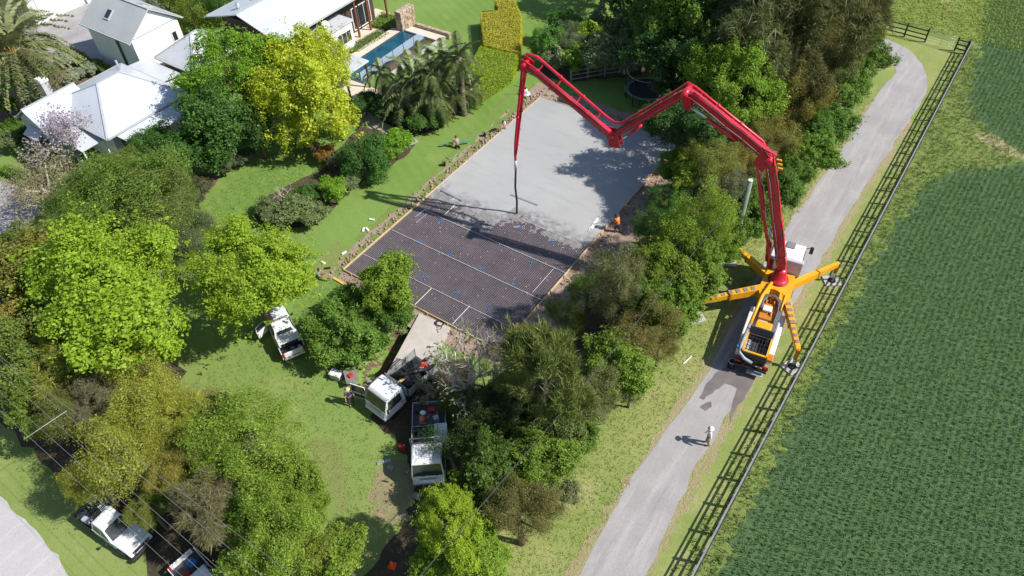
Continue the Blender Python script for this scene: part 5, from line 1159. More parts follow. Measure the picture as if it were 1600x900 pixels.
def ute(label, loc, rz, style):
    e_ = empty('ute', loc, rz, label, 'ute'); hw = .92; e_.scale = (.78,)*3
    # lower body: bonnet, doors, tub sides
    body = extr([(2.62, .45, .80), (2.66, .70, .84), (2.60, .92, .84), (2.45, 1.02, .84), (1.35, 1.12, .87), (1.05, 1.14, hw), (-.85, 1.14, hw), (-.85, .42, hw), (.0, .40, hw), (1.2, .40, .9)], .07, 3)
    bo = body.build('body', wpaint, e_)
    # greenhouse
    wsb, wst, rt0, rb = (1.10, 1.12, .86), (.38, 1.72, .70), (.30, 1.77, .68), (-.72, 1.76, .70)
    cabp = [(1.12, 1.08, .87), wst, (.25, 1.79, .66), (-.55, 1.80, .66), (-.74, 1.72, .70), (-.84, 1.10, .87)]
    extr(cabp, .045, 3).build('cabin', wpaint, e_)
    cen = (.1, 0, 1.2)
    MB_ = pane_on([(1.12, .87, 1.08), (1.12, -.87, 1.08), (.38, -.70, 1.72), (.38, .70, 1.72)], .06, .94, .08, .95, cen); MB_.build('windscreen', carglass, e_)
    pane_on([(-.84, .87, 1.10), (-.84, -.87, 1.10), (-.74, -.70, 1.72), (-.74, .70, 1.72)], .1, .9, .15, .9, cen).build('rear_window', carglass, e_)
    for s in (1, -1):
        for x0, x1, t0, t1 in ((.88, .12, .30, .10), (.04, -.66, .02, -.56)):
            pane_on([(x0, s*.868, 1.13), (x1, s*.868, 1.13), (t1, s*.705, 1.69), (t0, s*.705, 1.69)], .04, .96, .06, .9, cen, .016).build('side_window', carglass, e_)
        d = MB(); d.bar((.98, s*(hw+.002), .55), (.98, s*(hw+.002), 1.1), .012, .01); d.bar((.08, s*(hw+.002), .5), (.08, s*(hw+.002), 1.12), .012, .01); d.build('door_gap', trim, e_)
        for x in (.25, -.62): MB().rbox((x, s*(hw+.02), 1.0), (.18, .03, .04), .01).build('door_handle', trim, e_)
        mirror(e_, .92, s*(hw+.12), 1.12)
        for x in (1.72, -1.68): wheel(e_, x, s*.82, .38, .26)
        MB().rbox((2.48, s*.66, .86), (.26, .36, .16), .05).build('headlight', lamp, e_)
        fl = MB(); fl.tube([(1.72+.47*math.cos(a), s*(hw-.0), .38+.47*math.sin(a)) for a in np.linspace(.1, 3.04, 12)], .04, 5); fl.build('wheel_arch', trim, e_)
    MB().rbox((2.62, 0, .52), (.2, 1.66, .26), .07).build('front_bumper', trim if style == 'tray' else wpaint, e_); MB().rbox((2.63, 0, .82), (.08, .9, .16), .03).build('grille', trim, e_)
    MB().bar((1.15, .5, 1.15), (1.02, -.25, 1.19), .02, .02).bar((1.15, -.1, 1.15), (1.05, -.75, 1.18), .02, .02).build('wiper', trim, e_)
    MB().box((-.3, 0, .5), (4.2, .9, .2)).build('chassis', chassisb, e_)
    if style in ('tub', 'open_tub'):
        for s in (1, -1):
            extr([(-.88, .45, .03), (-.88, 1.13, .03), (-2.52, 1.13, .03), (-2.60, .95, .03), (-2.55, .45, .03)], .02, 2).build('tub_side', wpaint, e_, (0, s*.89, 0))
            fl = MB(); fl.tube([(-1.68+.47*math.cos(a), s*(hw), .38+.47*math.sin(a)) for a in np.linspace(.1, 3.04, 12)], .035, 5); fl.build('wheel_arch', trim, e_)
            MB().rbox((-2.57, s*.82, .93), (.1, .18, .32), .03).build('tail_light', redlens, e_)
        MB().box((-1.72, 0, .62), (1.66, 1.68, .06)).build('tub_floor', darkbed, e_); MB().rbox((-2.58, 0, .86), (.07, 1.46, .5), .03).build('tailgate', wpaint, e_)
        MB().box((-.885, 0, .88), (.05, 1.7, .5)).build('headboard', wpaint, e_)
        MB().rbox((-2.66, 0, .5), (.16, 1.6, .16), .04).build('rear_bumper', chrome, e_); MB().rbox((-2.625, 0, .8), (.02, .4, .12), .01).build('number_plate', frame, e_)
        if style == 'tub':
            MB().rbox((-1.42, 0, 1.30), (1.02, 1.66, .38), .07).build('canopy', wpaint, e_)
            pane_on([(-1.95, .75, 1.14), (-1.95, -.75, 1.14), (-1.93, -.72, 1.45), (-1.93, .72, 1.45)], .05, .95, .1, .9, (-1, 0, 1.2)).build('canopy_window', carglass, e_)
            rs = random.Random(3)
            for i in range(7): MB().rbox((rs.uniform(-2.45, -2.05), rs.uniform(-.65, .65), .75), (rs.uniform(.12, .3), rs.uniform(.12, .3), .22), .03, rs.random()).build('cargo', [trim, greyp, silver][i % 3], e_)
        # driver's door swung open
    else:
        MB().box((-1.75, 0, .78), (1.9, 1.86, .08)).build('tray_floor', darkbed, e_)
        for s in (1, -1): MB().rbox((-1.75, s*.92, .92), (1.9, .04, .26), .01).build('tray_side', silver if s > 0 else trim, e_); MB().rbox((-2.66, s*.7, .72), (.08, .3, .12), .03).build('tail_light', redlens, e_)
        MB().rbox((-2.7, 0, .92), (.04, 1.86, .26), .01).build('tailgate', trim, e_)
        for s in (1, -1): MB().tube([(-.92, s*.8, .8), (-.92, s*.8, 1.85)], .03, 6).build('rack_post', trim, e_)
        for x, z in ((-.92, 1.87), (-.78, 1.86)): MB().tube([(x, -.86, z), (x, .86, z)], .03, 6).build('rack_bar', trim, e_)
    return e_
def px_heading(rear, front):
    a = g(*rear); b_ = g(*front); return math.atan2(b_.y-a.y, b_.x-a.x)
def mid(a, c_, z=0): return (g(*a, z)+g(*c_, z))/2
# ute on the street verge
rz = R_(3); A = g(186, 831); uA = ute('white dual-cab ute with black bull bar parked on the street verge under the power lines', (A.x, A.y, 0), rz, 'tray')
mb = MB()
for s in (1, -1): mb.tube([(2.72, s*.5, .4), (2.84, s*.5, .9), (2.8, s*.5, 1.15)], .035, 6)
mb.tube([(2.8, -.62, 1.15), (2.8, .62, 1.15)], .035, 6); mb.rbox((2.78, 0, .55), (.22, 1.9, .3), .06); mb.tube([(2.82, -.8, .8), (2.84, .8, .8)], .035, 6)
mb.build('bull_bar', trim, uA)
MB().tube([(-.3, -.95, 1.5), (.0, -.98, 1.9), (.0, -1.0, 1.9)], .015, 5).build('aerial', trim, uA)
for (x, y, d, mt) in ((-2.45, .45, (.45, .6, .5), silver), (-1.55, -.65, (.7, .35, .42), greyp), (-2.05, .1, (.9, .5, .2), trim), (-1.5, .5, (.6, .5, .25), wpaint)):
    mb = MB().rbox((x, y, .85+d[2]/2), d, .03, rng.uniform(-.2, .2)); mb.build('tool_box', mt, uA)
# ute cut by the bottom edge
rB = px_heading((262, 884), (280, 905)); A = mid((262, 884), (298, 856), .9); uB = ute('white ute at the bottom edge with blue and red gear in its tub', (A.x+math.cos(rB)*2.05, A.y+math.sin(rB)*2.05, 0), rB, 'open_tub')
MB().rbox((-1.9, .3, .8), (.55, .5, .3), .06, .3).build('cargo', bluep, uB); MB().rbox((-1.5, -.3, .78), (.5, .16, .2), .04, .5).build('cargo', redp, uB); MB().rbox((-1.6, -.35, .72), (.16, .5, .1), .03, .2).build('cargo', redp, uB)
# ute with open door on the lawn
A = mid((462, 560), (432, 495)); rC = px_heading((462, 562), (433, 503)); uC = ute('white dual-cab ute with its driver door open on the lawn beside the maple', (A.x, A.y, 0), rC, 'tub')
def open_door(e_, hinge, ang, L, z0, z1, ztop, mat, side):
    d = Vector((math.cos(ang), math.sin(ang), 0)); h = Vector(hinge); n = Vector((-d.y, d.x, 0))*.035; dm = MB()
    b0 = h+Vector((0, 0, z0)); b1 = h+d*L+Vector((0, 0, z0)); t0 = h+Vector((0, 0, z1)); t1 = h+d*L+Vector((0, 0, z1))
    dm.hexa([b0-n, b1-n, b1+n, b0+n, t0-n, t1-n, t1+n, t0+n]); do = dm.build('door', mat, e_)
    f = MB(); a = h+d*.12+Vector((0, 0, ztop)); c_ = h+d*(L*.95)+Vector((0, 0, ztop)); f.bar(t0, a, .05, .04).bar(a, c_, .05, .04).bar(c_, t1, .05, .04); f.build('window_frame', mat, do)
    p = MB(); p.hexa([t0-n*.15, t1-n*.15, t1+n*.15, t0+n*.15, a-n*.15, c_-n*.15, c_+n*.15, a+n*.15]); p.build('pane', carglass, do)
    q = MB().rbox(h+d*L*.5+Vector((0, 0, (z0+z1)/2))-n*side*1.6, (L*.7, .03, (z1-z0)*.6), .01, ang); q.build('trim_panel', trim, do)
    return do
open_door(uC, (1.0, .93, 0), R_(118), 1.05, .48, 1.12, 1.66, wpaint, 1)
# ------------------------------------------------------------------ light trucks
def light_truck(label, loc, rz, tray_len=3.1, gates=False):
    e_ = empty('tray_truck', loc, rz, label, 'truck'); e_.scale = (.87,)*3
    prof = [(2.42, .42, .92), (2.50, .62, .96), (2.48, 1.18, .98), (2.12, 2.02, .90), (1.95, 2.16, .84), (.95, 2.20, .84), (.80, 2.1, .9), (.74, 1.1, .98), (.74, .62, .98), (1.25, .5, .98)]
    extr(prof, .10, 4).build('cab', wpaint, e_); cen = (1.5, 0, 1.2)
    pane_on([(2.48, .98, 1.18), (2.48, -.98, 1.18), (2.12, -.90, 2.02), (2.12, .90, 2.02)], .05, .95, .06, .92, cen).build('windscreen', carglass, e_)
    pane_on([(.74, .98, 1.1), (.74, -.98, 1.1), (.80, -.9, 2.1), (.80, .9, 2.1)], .15, .85, .35, .9, cen).build('rear_window', carglass, e_)
    for s in (1, -1):
        pane_on([(2.3, s*.985, 1.2), (1.0, s*.985, 1.2), (1.02, s*.905, 1.98), (2.02, s*.905, 1.98)], .05, .95, .05, .92, cen, .014).build('side_window', carglass, e_)
        mb = MB(); mb.tube([(2.25, s*.93, 1.7), (2.42, s*1.18, 1.72)], .015, 5).rbox((2.42, s*1.2, 1.58), (.08, .16, .36), .03); mb.build('mirror', trim, e_)
        MB().rbox((2.49, s*.72, .86), (.12, .38, .2), .05).build('headlight', lamp, e_)
        wheel(e_, 1.75, s*.82, .39, .22); wheel(e_, -1.35, s*.80, .39, .40)
        MB().bar((1.0, s*.992, .65), (1.0, s*.992, 1.2), .012, .01).build('door_gap', trim, e_); MB().rbox((1.12, s*1.0, 1.08), (.16, .03, .04), .01).build('door_handle', trim, e_)
    MB().rbox((2.52, 0, .55), (.2, 1.9, .26), .07).build('bumper', wpaint if gates else chrome, e_); MB().rbox((2.5, 0, .95), (.05, 1.0, .22), .03).build('grille', M('grey_grille', (.35, .36, .37), .4), e_)
    MB().bar((2.49, .6, 1.2), (2.36, -.1, 1.5), .02, .02).bar((2.49, -.2, 1.2), (2.38, -.8, 1.45), .02, .02).build('wiper', trim, e_)
    MB().box((-.4, .38, .6), (5.2, .1, .2)).box((-.4, -.38, .6), (5.2, .1, .2)).box((-.3, 0, .6), (.3, .7, .18)).build('chassis', chassisb, e_)
    x0 = .55; x1 = x0-tray_len
    MB().box(((x0+x1)/2, 0, .88), (tray_len, 2.04, .1)).build('tray_floor', darkbed, e_)
    return e_, x0, x1
# the truck in the shade
A = mid((672, 772), (677, 648)); tE, x0, x1 = light_truck('silver-white tray truck with white toolbox parked under the trees below the bare tree', (A.x-.15, A.y+.1, 0), R_(-52), 3.3)
for s in (1, -1): MB().rbox(((x0+x1)/2, s*1.02, 1.06), (x0-x1, .05, .3), .012).build('tray_side', silver, tE)
MB().rbox((x1-.02, 0, 1.06), (.05, 2.06, .3), .012).build('tailgate', silver, tE)
for x in (x0+.02,): MB().tube([(x, -.98, .9), (x, -.98, 2.3), (x, .98, 2.3), (x, .98, .9)], .04, 6).tube([(x, -.98, 1.8), (x, .98, 1.8)], .03, 6).build('headboard_rack', silver, tE)
MB().tube([(-.95, -1.0, 1.28), (-.95, 1.0, 1.28)], .035, 6).build('cross_bar', silver, tE)
MB().rbox((-.12, .78, 1.45), (1.25, .78, .62), .04).build('tool_box', wpaint, tE); MB().rbox((-.12, .60, 1.77), (1.2, .02, .02), .005).build('tool_box_lid_seam', trim, tE)
mb = MB()
for k in range(10): mb.bar((.98, -.72+k*.16, 2.205), (1.92, -.72+k*.16, 2.165), .05, .03)  # striped reflection on the cab roof, put into the shape as raised bars
mb.build('roof_reflection_bars', wpaint, tE)
for (x, y, d, mt) in ((-2.3, .15, (.35, .5, .12), redp), (-1.5, .45, (.3, .34, .4), greyp), (-2.3, -.7, (.35, .3, .25), trim), (-.1, -.2, (1.0, 1.0, .3), trim), (-.75, -.75, (.3, .5, .3), trim), (-1.9, .45, (.9, .07, .06), greyp)):
    MB().rbox((x, y, .93+d[2]/2), d, .03, rng.uniform(-.3, .3)).build('cargo', mt, tE)
# the truck with the open door
a = g(569, 640); b_ = g(607, 669); dv = (b_-a).normalized(); fwd = Vector((dv.y, -dv.x, 0)); rD = math.atan2(fwd.y, fwd.x); c = (a+b_)/2-fwd*2.3
tD, x0, x1 = light_truck('white tray truck with driver door open at the foot of the ramp', (c.x, c.y, 0), rD, 2.7, True)
open_door(tD, (2.2, -1.0, 0), R_(-72), 1.15, .62, 1.2, 1.95, wpaint, -1)
for s in (1, -1):
    mb = MB()
    for k in range(4): mb.bar((x0-.1, s*1.03, 1.02+k*.17), (x1, s*1.03, 1.02+k*.17), .03, .09)
    for k in range(4): mb.bar((x0-.1-k*.86, s*1.0, .9), (x0-.1-k*.86, s*1.0, 1.68), .05, .05)
    mb.build('side_gate', silver, tD)
mb = MB()
for k in range(5): mb.bar((x0+.02, -.98, 1.05+k*.2), (x0+.02, .98, 1.05+k*.2), .03, .1)
mb.build('headboard', silver, tD)
for (x, y, d, mt) in ((-.6, .3, (1.6, .5, .3), trim), (-1.2, -.4, (1.2, .6, .35), trim), (-.2, -.5, (.5, .5, .4), chassisb), (-.8, .0, (1.9, .12, .1), timber), (-.6, -.2, (1.7, .1, .1), timber), (-1.5, .6, (.4, .4, .4), chassisb)):
    MB().rbox((x, y, 1.0+d[2]/2), d, .03, rng.uniform(-.3, .3)).build('cargo', mt, tD)
MB().tube([(x0-.3, -.9, 1.2), (x0-.8, .2, 1.9), (x1+.2, .8, 1.3)], .12, 8).build('mixing_hose', trim, tD)
# ================================================================== CONCRETE PUMP TRUCK
PU = empty('concrete_pump_truck', (-5.21, 32.84, 0), R_(98.5), 'yellow and white concrete pump truck on the lane with long red folding boom', 'pump truck')
Mi = Matrix.Rotation(R_(-98.5), 4, 'Z') @ Matrix.Translation((5.21, -32.84, 0))
def tl(p): return Mi @ Vector(p)
red = M('boom_red', (.56, .012, .035), .33, .22, 1.1, coat=.35, dirt=(.40, .02, .035)); yel = M('pump_yellow', (.78, .36, .012), .38, .12, 1.2, coat=.2, dirt=(.55, .26, .03)); orange = M('pump_orange', (.52, .19, .02), .45, .2, 2, dirt=(.2, .12, .07))
pgrey = M('pump_grey', (.20, .20, .20), .5, .2); gpad = M('grip_pad_grey', (.22, .19, .19), .8, .2)
hyd = M('hydraulic_rod', (.6, .66, .72), .18, .05, metal=.7); truckw = M('truck_white', (.78, .79, .79), .3, .08, .8, dirt=(.55, .53, .5))
for s in (1, -1):
    MB().box((-.35, s*.42, .85), (8.8, .14, .3)).build('chassis_rail', chassisb, PU)
    for x in (3.3, 2.0, -1.4, -2.8): wheel(PU, x, s*.84, .46, .28 if x > 0 else .42)
# cab
cabp = [(4.20, .6, 0.95), (4.30, .85, 0.98), (4.27, 1.7, 1.0), (4.07, 2.85, 0.93), (3.85, 3.0, 0.88), (2.60, 3.05, 0.88), (2.40, 2.9, 0.93), (2.35, 1.2, 1.0), (2.85, .95, 1.0)]
extr(cabp, .07, 3).build('cab', truckw, PU); cen = (3.25, 0, 1.8)
pane_on([(4.27, 1.0, 1.7), (4.27, -1.0, 1.7), (4.07, -0.93, 2.85), (4.07, 0.93, 2.85)], .05, .95, .05, .9, cen).build('windscreen', carglass, PU)
for s in (1, -1):
    pane_on([(4.10, s*1.0, 1.75), (2.75, s*1.0, 1.75), (2.75, s*.94, 2.75), (3.95, s*.94, 2.75)], .04, .96, .05, .92, cen, .014).build('side_window', carglass, PU)
    mb = MB(); mb.tube([(4.15, s*.95, 2.6), (4.40, s*1.25, 2.6)], .025, 5).rbox((4.40, s*1.27, 2.35), (.12, .22, .55), .04); mb.build('mirror', trim, PU)
    MB().rbox((4.31, s*.72, .95), (.1, .4, .25), .04).build('headlight', lamp, PU)
MB().rbox((3.60, -.05, 3.06), (.55, .5, .06), .02).build('roof_hatch', pgrey, PU); MB().rbox((2.50, -.55, 2.3), (.35, 1.0, 1.3), .05).build('cab_rear_panel', greyp, PU)
MB().rbox((4.30, 0, .62), (.25, 2.05, .35), .07).build('bumper', truckw, PU); MB().rbox((2.45, .75, 2.4), (.5, .3, .9), .08).build('air_intake', trim, PU)
# pedestal deck
MB().prism([(2.25, -.8), (2.25, .8), (1.3, .92), (.3, .92), (-.3, .7), (-.3, .33), (.5, .28), (.5, -.28), (-.3, -.33), (-.3, -.7), (.3, -.92), (1.3, -.92)], 1.15, 1.95).build('pedestal', yel, PU)
MB().box((.9, 0, 1.05), (2.8, 1.5, .3)).build('subframe', orange, PU)
mb = MB(); p0 = tl((-5.48, 34.34, 3.0)); TX, TY = p0.x, p0.y
mb.lathe([(.56, 1.95), (.56, 2.12), (.48, 2.14), (.40, 2.3), (.34, 2.75), (.26, 2.9)], 24, (TX, TY, 0)); mb.build('turret', red, PU)
MB().lathe([(.60, 1.955), (.60, 2.02), (.5, 2.03)], 24, (TX, TY, 0)).build('slew_ring', M('dark_red', (.20, .01, .02), .5), PU)
# ---- boom, five sections in one vertical plane
B0 = Vector((-5.48, 34.34, 3.0)); bd = Vector((-.99636, -.0852, 0)); bn = Vector((.0852, -.99636, 0))
def bp(s, z, off=0.0): return tl(B0*1.0+bd*s+Vector((0, 0, z-3.0))+bn*off)
J = [(0, 3.0), (2.25, 10.17), (7.28, 12.88), (11.26, 8.86), (17.02, 12.13), (17.95, 5.2)]
nl = (tl(B0+bn)-tl(B0)).normalized()
def sec(i, p, q, w0, h0, w1, h1, off, name='boom_section'):
    a = bp(*p, off); b_ = bp(*q, off); d = (b_-a).normalized(); m_ = a.lerp(b_, .5)
    bm = bmesh.new(); r = d.cross(nl).normalized(); rings = []
    for t_, w_, h_ in ((0, w0*.82, h0), (.06, w0, h0), (.5, (w0+w1)/2*1.03, (h0+h1)/2), (.93, w1, h1), (1, w1*.8, h1)):
        c_ = a.lerp(b_, t_); rings.append([bm.verts.new(c_+r*x*w_/2+nl*y*h_/2) for x, y in ((-1, -1), (1, -1), (1, 1), (-1, 1))])
    bm.faces.new(rings[0]); bm.faces.new(rings[-1][::-1])
    for k in range(4):
        for j in range(4): bm.faces.new((rings[k][j], rings[k][(j+1) % 4], rings[k+1][(j+1) % 4], rings[k+1][j]))
    bmesh.ops.recalc_face_normals(bm, faces=bm.faces[:]); bmesh.ops.bevel(bm, geom=[e for e in bm.edges if abs((e.verts[0].co-e.verts[1].co).normalized().dot(d)) > .9], offset=.035, segments=2, affect='EDGES')
    me = bpy.data.meshes.new(name); bm.to_mesh(me); bm.free(); me.materials.append(red); o = link_mesh(name, me, PU)
    # flanges and clamps along the section
    for t_ in (.12, .3, .5, .7, .88):
        w_ = w0+(w1-w0)*t_; h_ = h0+(h1-h0)*t_; c_ = a.lerp(b_, t_); MB().bar(c_-d*.03, c_+d*.03, w_+.05, h_+.05, up=nl).build('clamp_band', red, o)
    return o
S1 = sec(0, J[0], J[1], .56, .44, .48, .40, .0); S2 = sec(1, J[1], J[2], .56, .40, .42, .36, -.12); S3 = sec(2, J[2], J[3], .43, .34, .37, .30, .05); S4 = sec(3, J[3], J[4], .42, .34, .32, .28, .12); S5 = sec(4, J[4], J[5], .17, .15, .13, .12, .0)
for k, (j, r) in enumerate(zip(J[1:5], (.36, .31, .26, .22))):
    a = bp(*j, -.5 if k < 3 else -.4); b_ = bp(*j, .45); MB().tube([a, b_], r*.62, 14).build('elbow_pin', red, PU)
def plate(pts, off, th, name='bracket', mat=None):
    vs = [bp(*p, off-th/2) for p in pts]+[bp(*p, off+th/2) for p in pts]; n = len(pts)
    return MB().add(vs, [tuple(range(n-1, -1, -1)), tuple(range(n, 2*n))]+[(i, (i+1) % n, n+(i+1) % n, n+i) for i in range(n)]).build(name, mat or red, PU)
# elbow brackets (the lever triangles under and beside the joints)
for off in (-.22, .22):
    plate([(2.0, 10.3), (2.75, 10.75), (3.0, 9.75), (2.45, 9.35)], off, .06); plate([(7.0, 12.7), (7.6, 12.8), (7.15, 11.9), (6.85, 12.0)], off, .05)
    plate([(10.95, 9.2), (11.7, 9.2), (11.35, 8.15), (10.65, 8.25)], off, .05); plate([(16.6, 12.2), (17.2, 12.45), (17.45, 11.8), (16.9, 11.5)], off, .04)
def cylinder(p, q, off, r, split=.5, up=None):
    a = bp(*p, off); b_ = bp(*q, off); m_ = a.lerp(b_, split); o = MB().tube([a, m_], r, 12).build('hydraulic_cylinder', red, PU); MB().tube([m_, b_], r*.55, 10).build('piston_rod', hyd, o)
cylinder((1.75, 6.2), (2.8, 9.75), 0, .14, .6); cylinder((4.2, 10.75), (6.98, 12.05), 0, .13, .62); cylinder((9.6, 10.05), (11.0, 8.35), 0, .09, .55); cylinder((13.2, 9.75), (16.95, 11.75), -.1, .07, .6)
cylinder((.9, 3.2), (1.25, 5.6), 0, .16, .55)
# delivery pipe with its clamps
def pipe(pts, r=.085):
    v = [bp(s, z, o) for s, z, o in pts]; o = MB().tube(v, r, 10).build('delivery_pipe', red, PU)
    for i in range(len(v)-1):
        L = (v[i+1]-v[i]).length
        for t_ in ((.33, .66) if L > 2.5 else ()): c_ = v[i].lerp(v[i+1], t_); dd_ = (v[i+1]-v[i]).normalized(); MB().tube([c_-dd_*.06, c_+dd_*.06], r*1.45, 10).build('pipe_coupling', red, o)
pipe([(.75, 2.9, .25), (.95, 4.2, .3), (2.35, 8.3, .3), (2.75, 9.6, .2), (2.6, 10.3, -.4), (2.9, 10.75, -.5), (7.0, 12.95, -.5), (7.45, 13.05, -.55), (7.9, 12.55, -.5), (11.0, 9.45, -.5), (11.5, 9.3, -.62), (12.1, 9.5, -.7), (16.6, 12.3, -.62), (17.2, 12.45, -.4), (17.4, 11.9, -.28), (18.1, 6.0, -.22), (18.05, 5.1, -.05), (18.0, 4.7, 0)])
for s, z, o in ((12.4, 9.55, -.35), (13.7, 10.35, -.35), (15.0, 11.1, -.35), (16.2, 11.8, -.3)): a = bp(s, z, .0); b_ = bp(s, z+.12, -.68); MB().bar(a, b_, .05, .05).build('pipe_bracket', red, PU)
# end hose hanging to the concrete
MB().tube([bp(18.0, 4.75, 0), bp(18.02, 4.0, 0)], .095, 10).build('hose_collar', M('grey_collar', (.55, .55, .54), .5, .15), PU)
MB().tube([bp(18.02, 4.05, 0), bp(18.1, 2.5, .03), bp(18.05, 1.2, -.03), bp(18.08, .14, 0)], .07, 10).build('end_hose', rubber, PU)
MB().tube([bp(2.35, 10.5, .3), bp(2.7, 11.0, .5), bp(2.1, 10.9, .55), bp(1.9, 10.0, .35)], .04, 6).build('hydraulic_hose', trim, PU); MB().tube([bp(6.9, 13.0, .3), bp(7.4, 12.9, .35), bp(7.9, 12.6, .28)], .03, 6).build('hydraulic_hose', trim, PU)
for z in (9.2, 9.45, 9.7): MB().rbox(bp(1.62+(z-9.2)*.3, z+.6, .1), (.1, .3, .1), .02).build('warning_mark', yel, PU)
def hyd_line(i, off, dw, t0=.05, t1=.95):
    a = Vector((J[i][0], 0, J[i][1])); b_ = Vector((J[i+1][0], 0, J[i+1][1])); d = (b_-a).normalized(); n_ = Vector((-d.z, 0, d.x)); pts = []
    for k in range(7):
        q = a.lerp(b_, t0+(t1-t0)*k/6)+n_*(dw+.02*((k*37) % 3-1)); pts.append(bp(q.x, q.z, off))
    MB().tube(pts, .022, 5).build('hydraulic_line', trim if dw > 0 else pgrey, PU)
for i, h_, w_ in ((0, .25, .29), (1, .12, .26), (2, .22, .2), (3, .26, .2)): hyd_line(i, h_, w_); hyd_line(i, h_-.12, w_); hyd_line(i, h_+.02, -w_*.3)
# ---- outriggers
def outrigger(root, foot, w0, striped, zr=1.65):
    rt = Vector(root); f = tl(foot); tip = Vector((f.x, f.y, 1.55)); d = (tip-rt); L = d.length
    m1 = rt+d*.55; o = MB().bar(rt, m1+d*.0, w0, .52, w0*.85, .46).build('outrigger_arm', yel, PU)
    MB().bar(m1, tip, w0*.68, .36, w0*.6, .32).build('extension', yel, o); MB().bar(m1-d.normalized()*.05, m1+d.normalized()*.05, w0*.95, .54).build('collar', orange, o)
    MB().bar(tip+Vector((0, 0, .1)), tip-Vector((0, 0, .75)), .2, .2).build('jack_housing', orange, o); MB().tube([tip-Vector((0, 0, .7)), Vector((f.x, f.y, .2))], .06, 10).build('jack_rod', hyd, o)
    MB().lathe([(.24, .1), (.24, .14), (.1, .22)], 14, (f.x, f.y, 0)).build('foot', chassisb, o)
    if striped:
        n = 7
        for k in range(n):
            u = .18+.78*k/n; c_ = rt+d*u; hh = .26 if u < .55 else .18; ww = w0*.62 if u < .55 else w0*.46
            a = c_+Vector((0, 0, hh+.012)); b_ = c_+d*.055+Vector((0, 0, hh+.004)); MB().bar(a, b_, ww, .02).build('grip_pad', gpad, o)
FT = [g(1147, 397), g(1300, 438), g(1087, 497), g(1237, 574)]
FT[0] = Vector((-9.1, 36.2, 0)); FT[1] = Vector((-2.95, 38.0, 0))
outrigger((2.0, .75, 1.6), FT[0], .36, False); outrigger((1.7, -.75, 1.6), FT[1], .36, False); outrigger((.75, .55, 1.72), FT[2], .42, True); outrigger((.6, -.6, 1.72), FT[3], .40, True)
# ---- rear deck: tanks, pump, hose, hopper
for s in (1, -1):
    extr([(-.7, .75, .16), (-.7, 1.45, .16), (-4.0, 1.35, .16), (-4.15, .8, .16)], .05, 2).build('side_tank', truckw, PU, (0, s*.86, 0))
    MB().box((-2.5, s*.55, 1.22), (3.6, .3, .12)).build('walkway', greyp if s > 0 else pgrey, PU)
MB().box((-1.8, 0, 1.05), (5.0, .9, .2)).build('pump_bed', pgrey, PU)
for y in (-.2, .2): MB().tube([(-.5, y, 1.35), (-3.0, y, 1.30)], .13, 12).build('pump_cylinder', orange, PU)
MB().rbox((-1.0, 0, 1.5), (1.3, .95, .4), .06).build('pump_block', orange, PU); MB().rbox((-.95, .1, 1.83), (.42, .5, .16), .03).build('control_box', truckw, PU)
for i, (x, y) in enumerate(((-.55, -.25), (-.6, .2), (-1.35, .0), (-1.5, -.25), (-.3, .0))): MB().tube([(x, y, 1.5), (x+.3, y+.1, 1.85), (x+.55, y, 1.6)], .05, 7).build('fitting', orange if i % 2 else yel, PU)
MB().rbox((-1.75, .0, 1.45), (.5, .8, .2), .02).build('grating', greyp, PU)
MB().rbox((-2.4, .0, 1.6), (.85, .9, .5), .06).build('water_box', yel, PU)
pts = [(-3.6, -.62, 1.5), (-2.6, -.66, 1.6), (-1.6, -.62, 1.75), (-.9, -.66, 1.85), (-.2, -.55, 1.9), (.15, -.1, 1.95), (.05, .42, 1.95), (-.4, .62, 1.9), (-1.0, .6, 1.85)]
mb = MB()
for k in range(3): mb.tube([Vector((x*(1-.03*k)-.06*k, y*(1-.13*k), z+.02*k)) for x, y, z in pts], .055, 8)
mb.build('stowed_hose', M('grey_rubber_hose', (.11, .11, .115), .55, .2), PU)
# hopper
mb = MB(); x0, x1, w_ = -4.45, -3.05, .66
for a, b_ in (((x0, -w_), (x1, -w_)), ((x1, -w_), (x1, w_)), ((x1, w_), (x0, w_)), ((x0, w_), (x0, -w_))): mb.bar((a[0], a[1], 1.25), (b_[0], b_[1], 1.25), .06, .9)
mb.build('hopper', M('hopper_dark', (.045, .042, .042), .6, .3), PU)
mb = MB()
for a, b_ in (((x0, -w_), (x1, -w_)), ((x1, w_), (x0, w_)), ((x0, w_), (x0, -w_))): mb.bar((a[0], a[1], 1.73), (b_[0], b_[1], 1.73), .10, .08)
mb.build('hopper_rim', yel, PU); MB().box(((x0+x1)/2, 0, 1.15), (x1-x0-.1, 2*w_-.1, .1)).build('hopper_floor', M('wet_concrete_dark', (.10, .10, .10), .4, .4, 6), PU)
mb = MB()
for k in range(9): mb.bar((x0+.1, -w_+.1+k*.18, 1.66), (x1-.1, -w_+.1+k*.18, 1.66), .025, .03)
for k in range(5): mb.bar((x0+.2+k*.32, -w_+.05, 1.69), (x0+.2+k*.32, w_-.05, 1.69), .025, .03)
mb.build('hopper_grate', chassisb, PU); MB().hexa([Vector(p) for p in ((-3.0, -w_, 1.72), (-2.92, -w_, 1.72), (-2.92, w_, 1.72), (-3.0, w_, 1.72), (-2.9, -w_, 2.15), (-2.82, -w_, 2.15), (-2.82, w_, 2.15), (-2.9, w_, 2.15))]).build('splash_guard', M('dark_rubber', (.06, .055, .055), .6), PU)
MB().tube([(TX-.55, .35, 2.1), (-.2, .62, 2.0), (-2.6, .74, 1.85)], .10, 10).build('transfer_pipe', yel, PU)
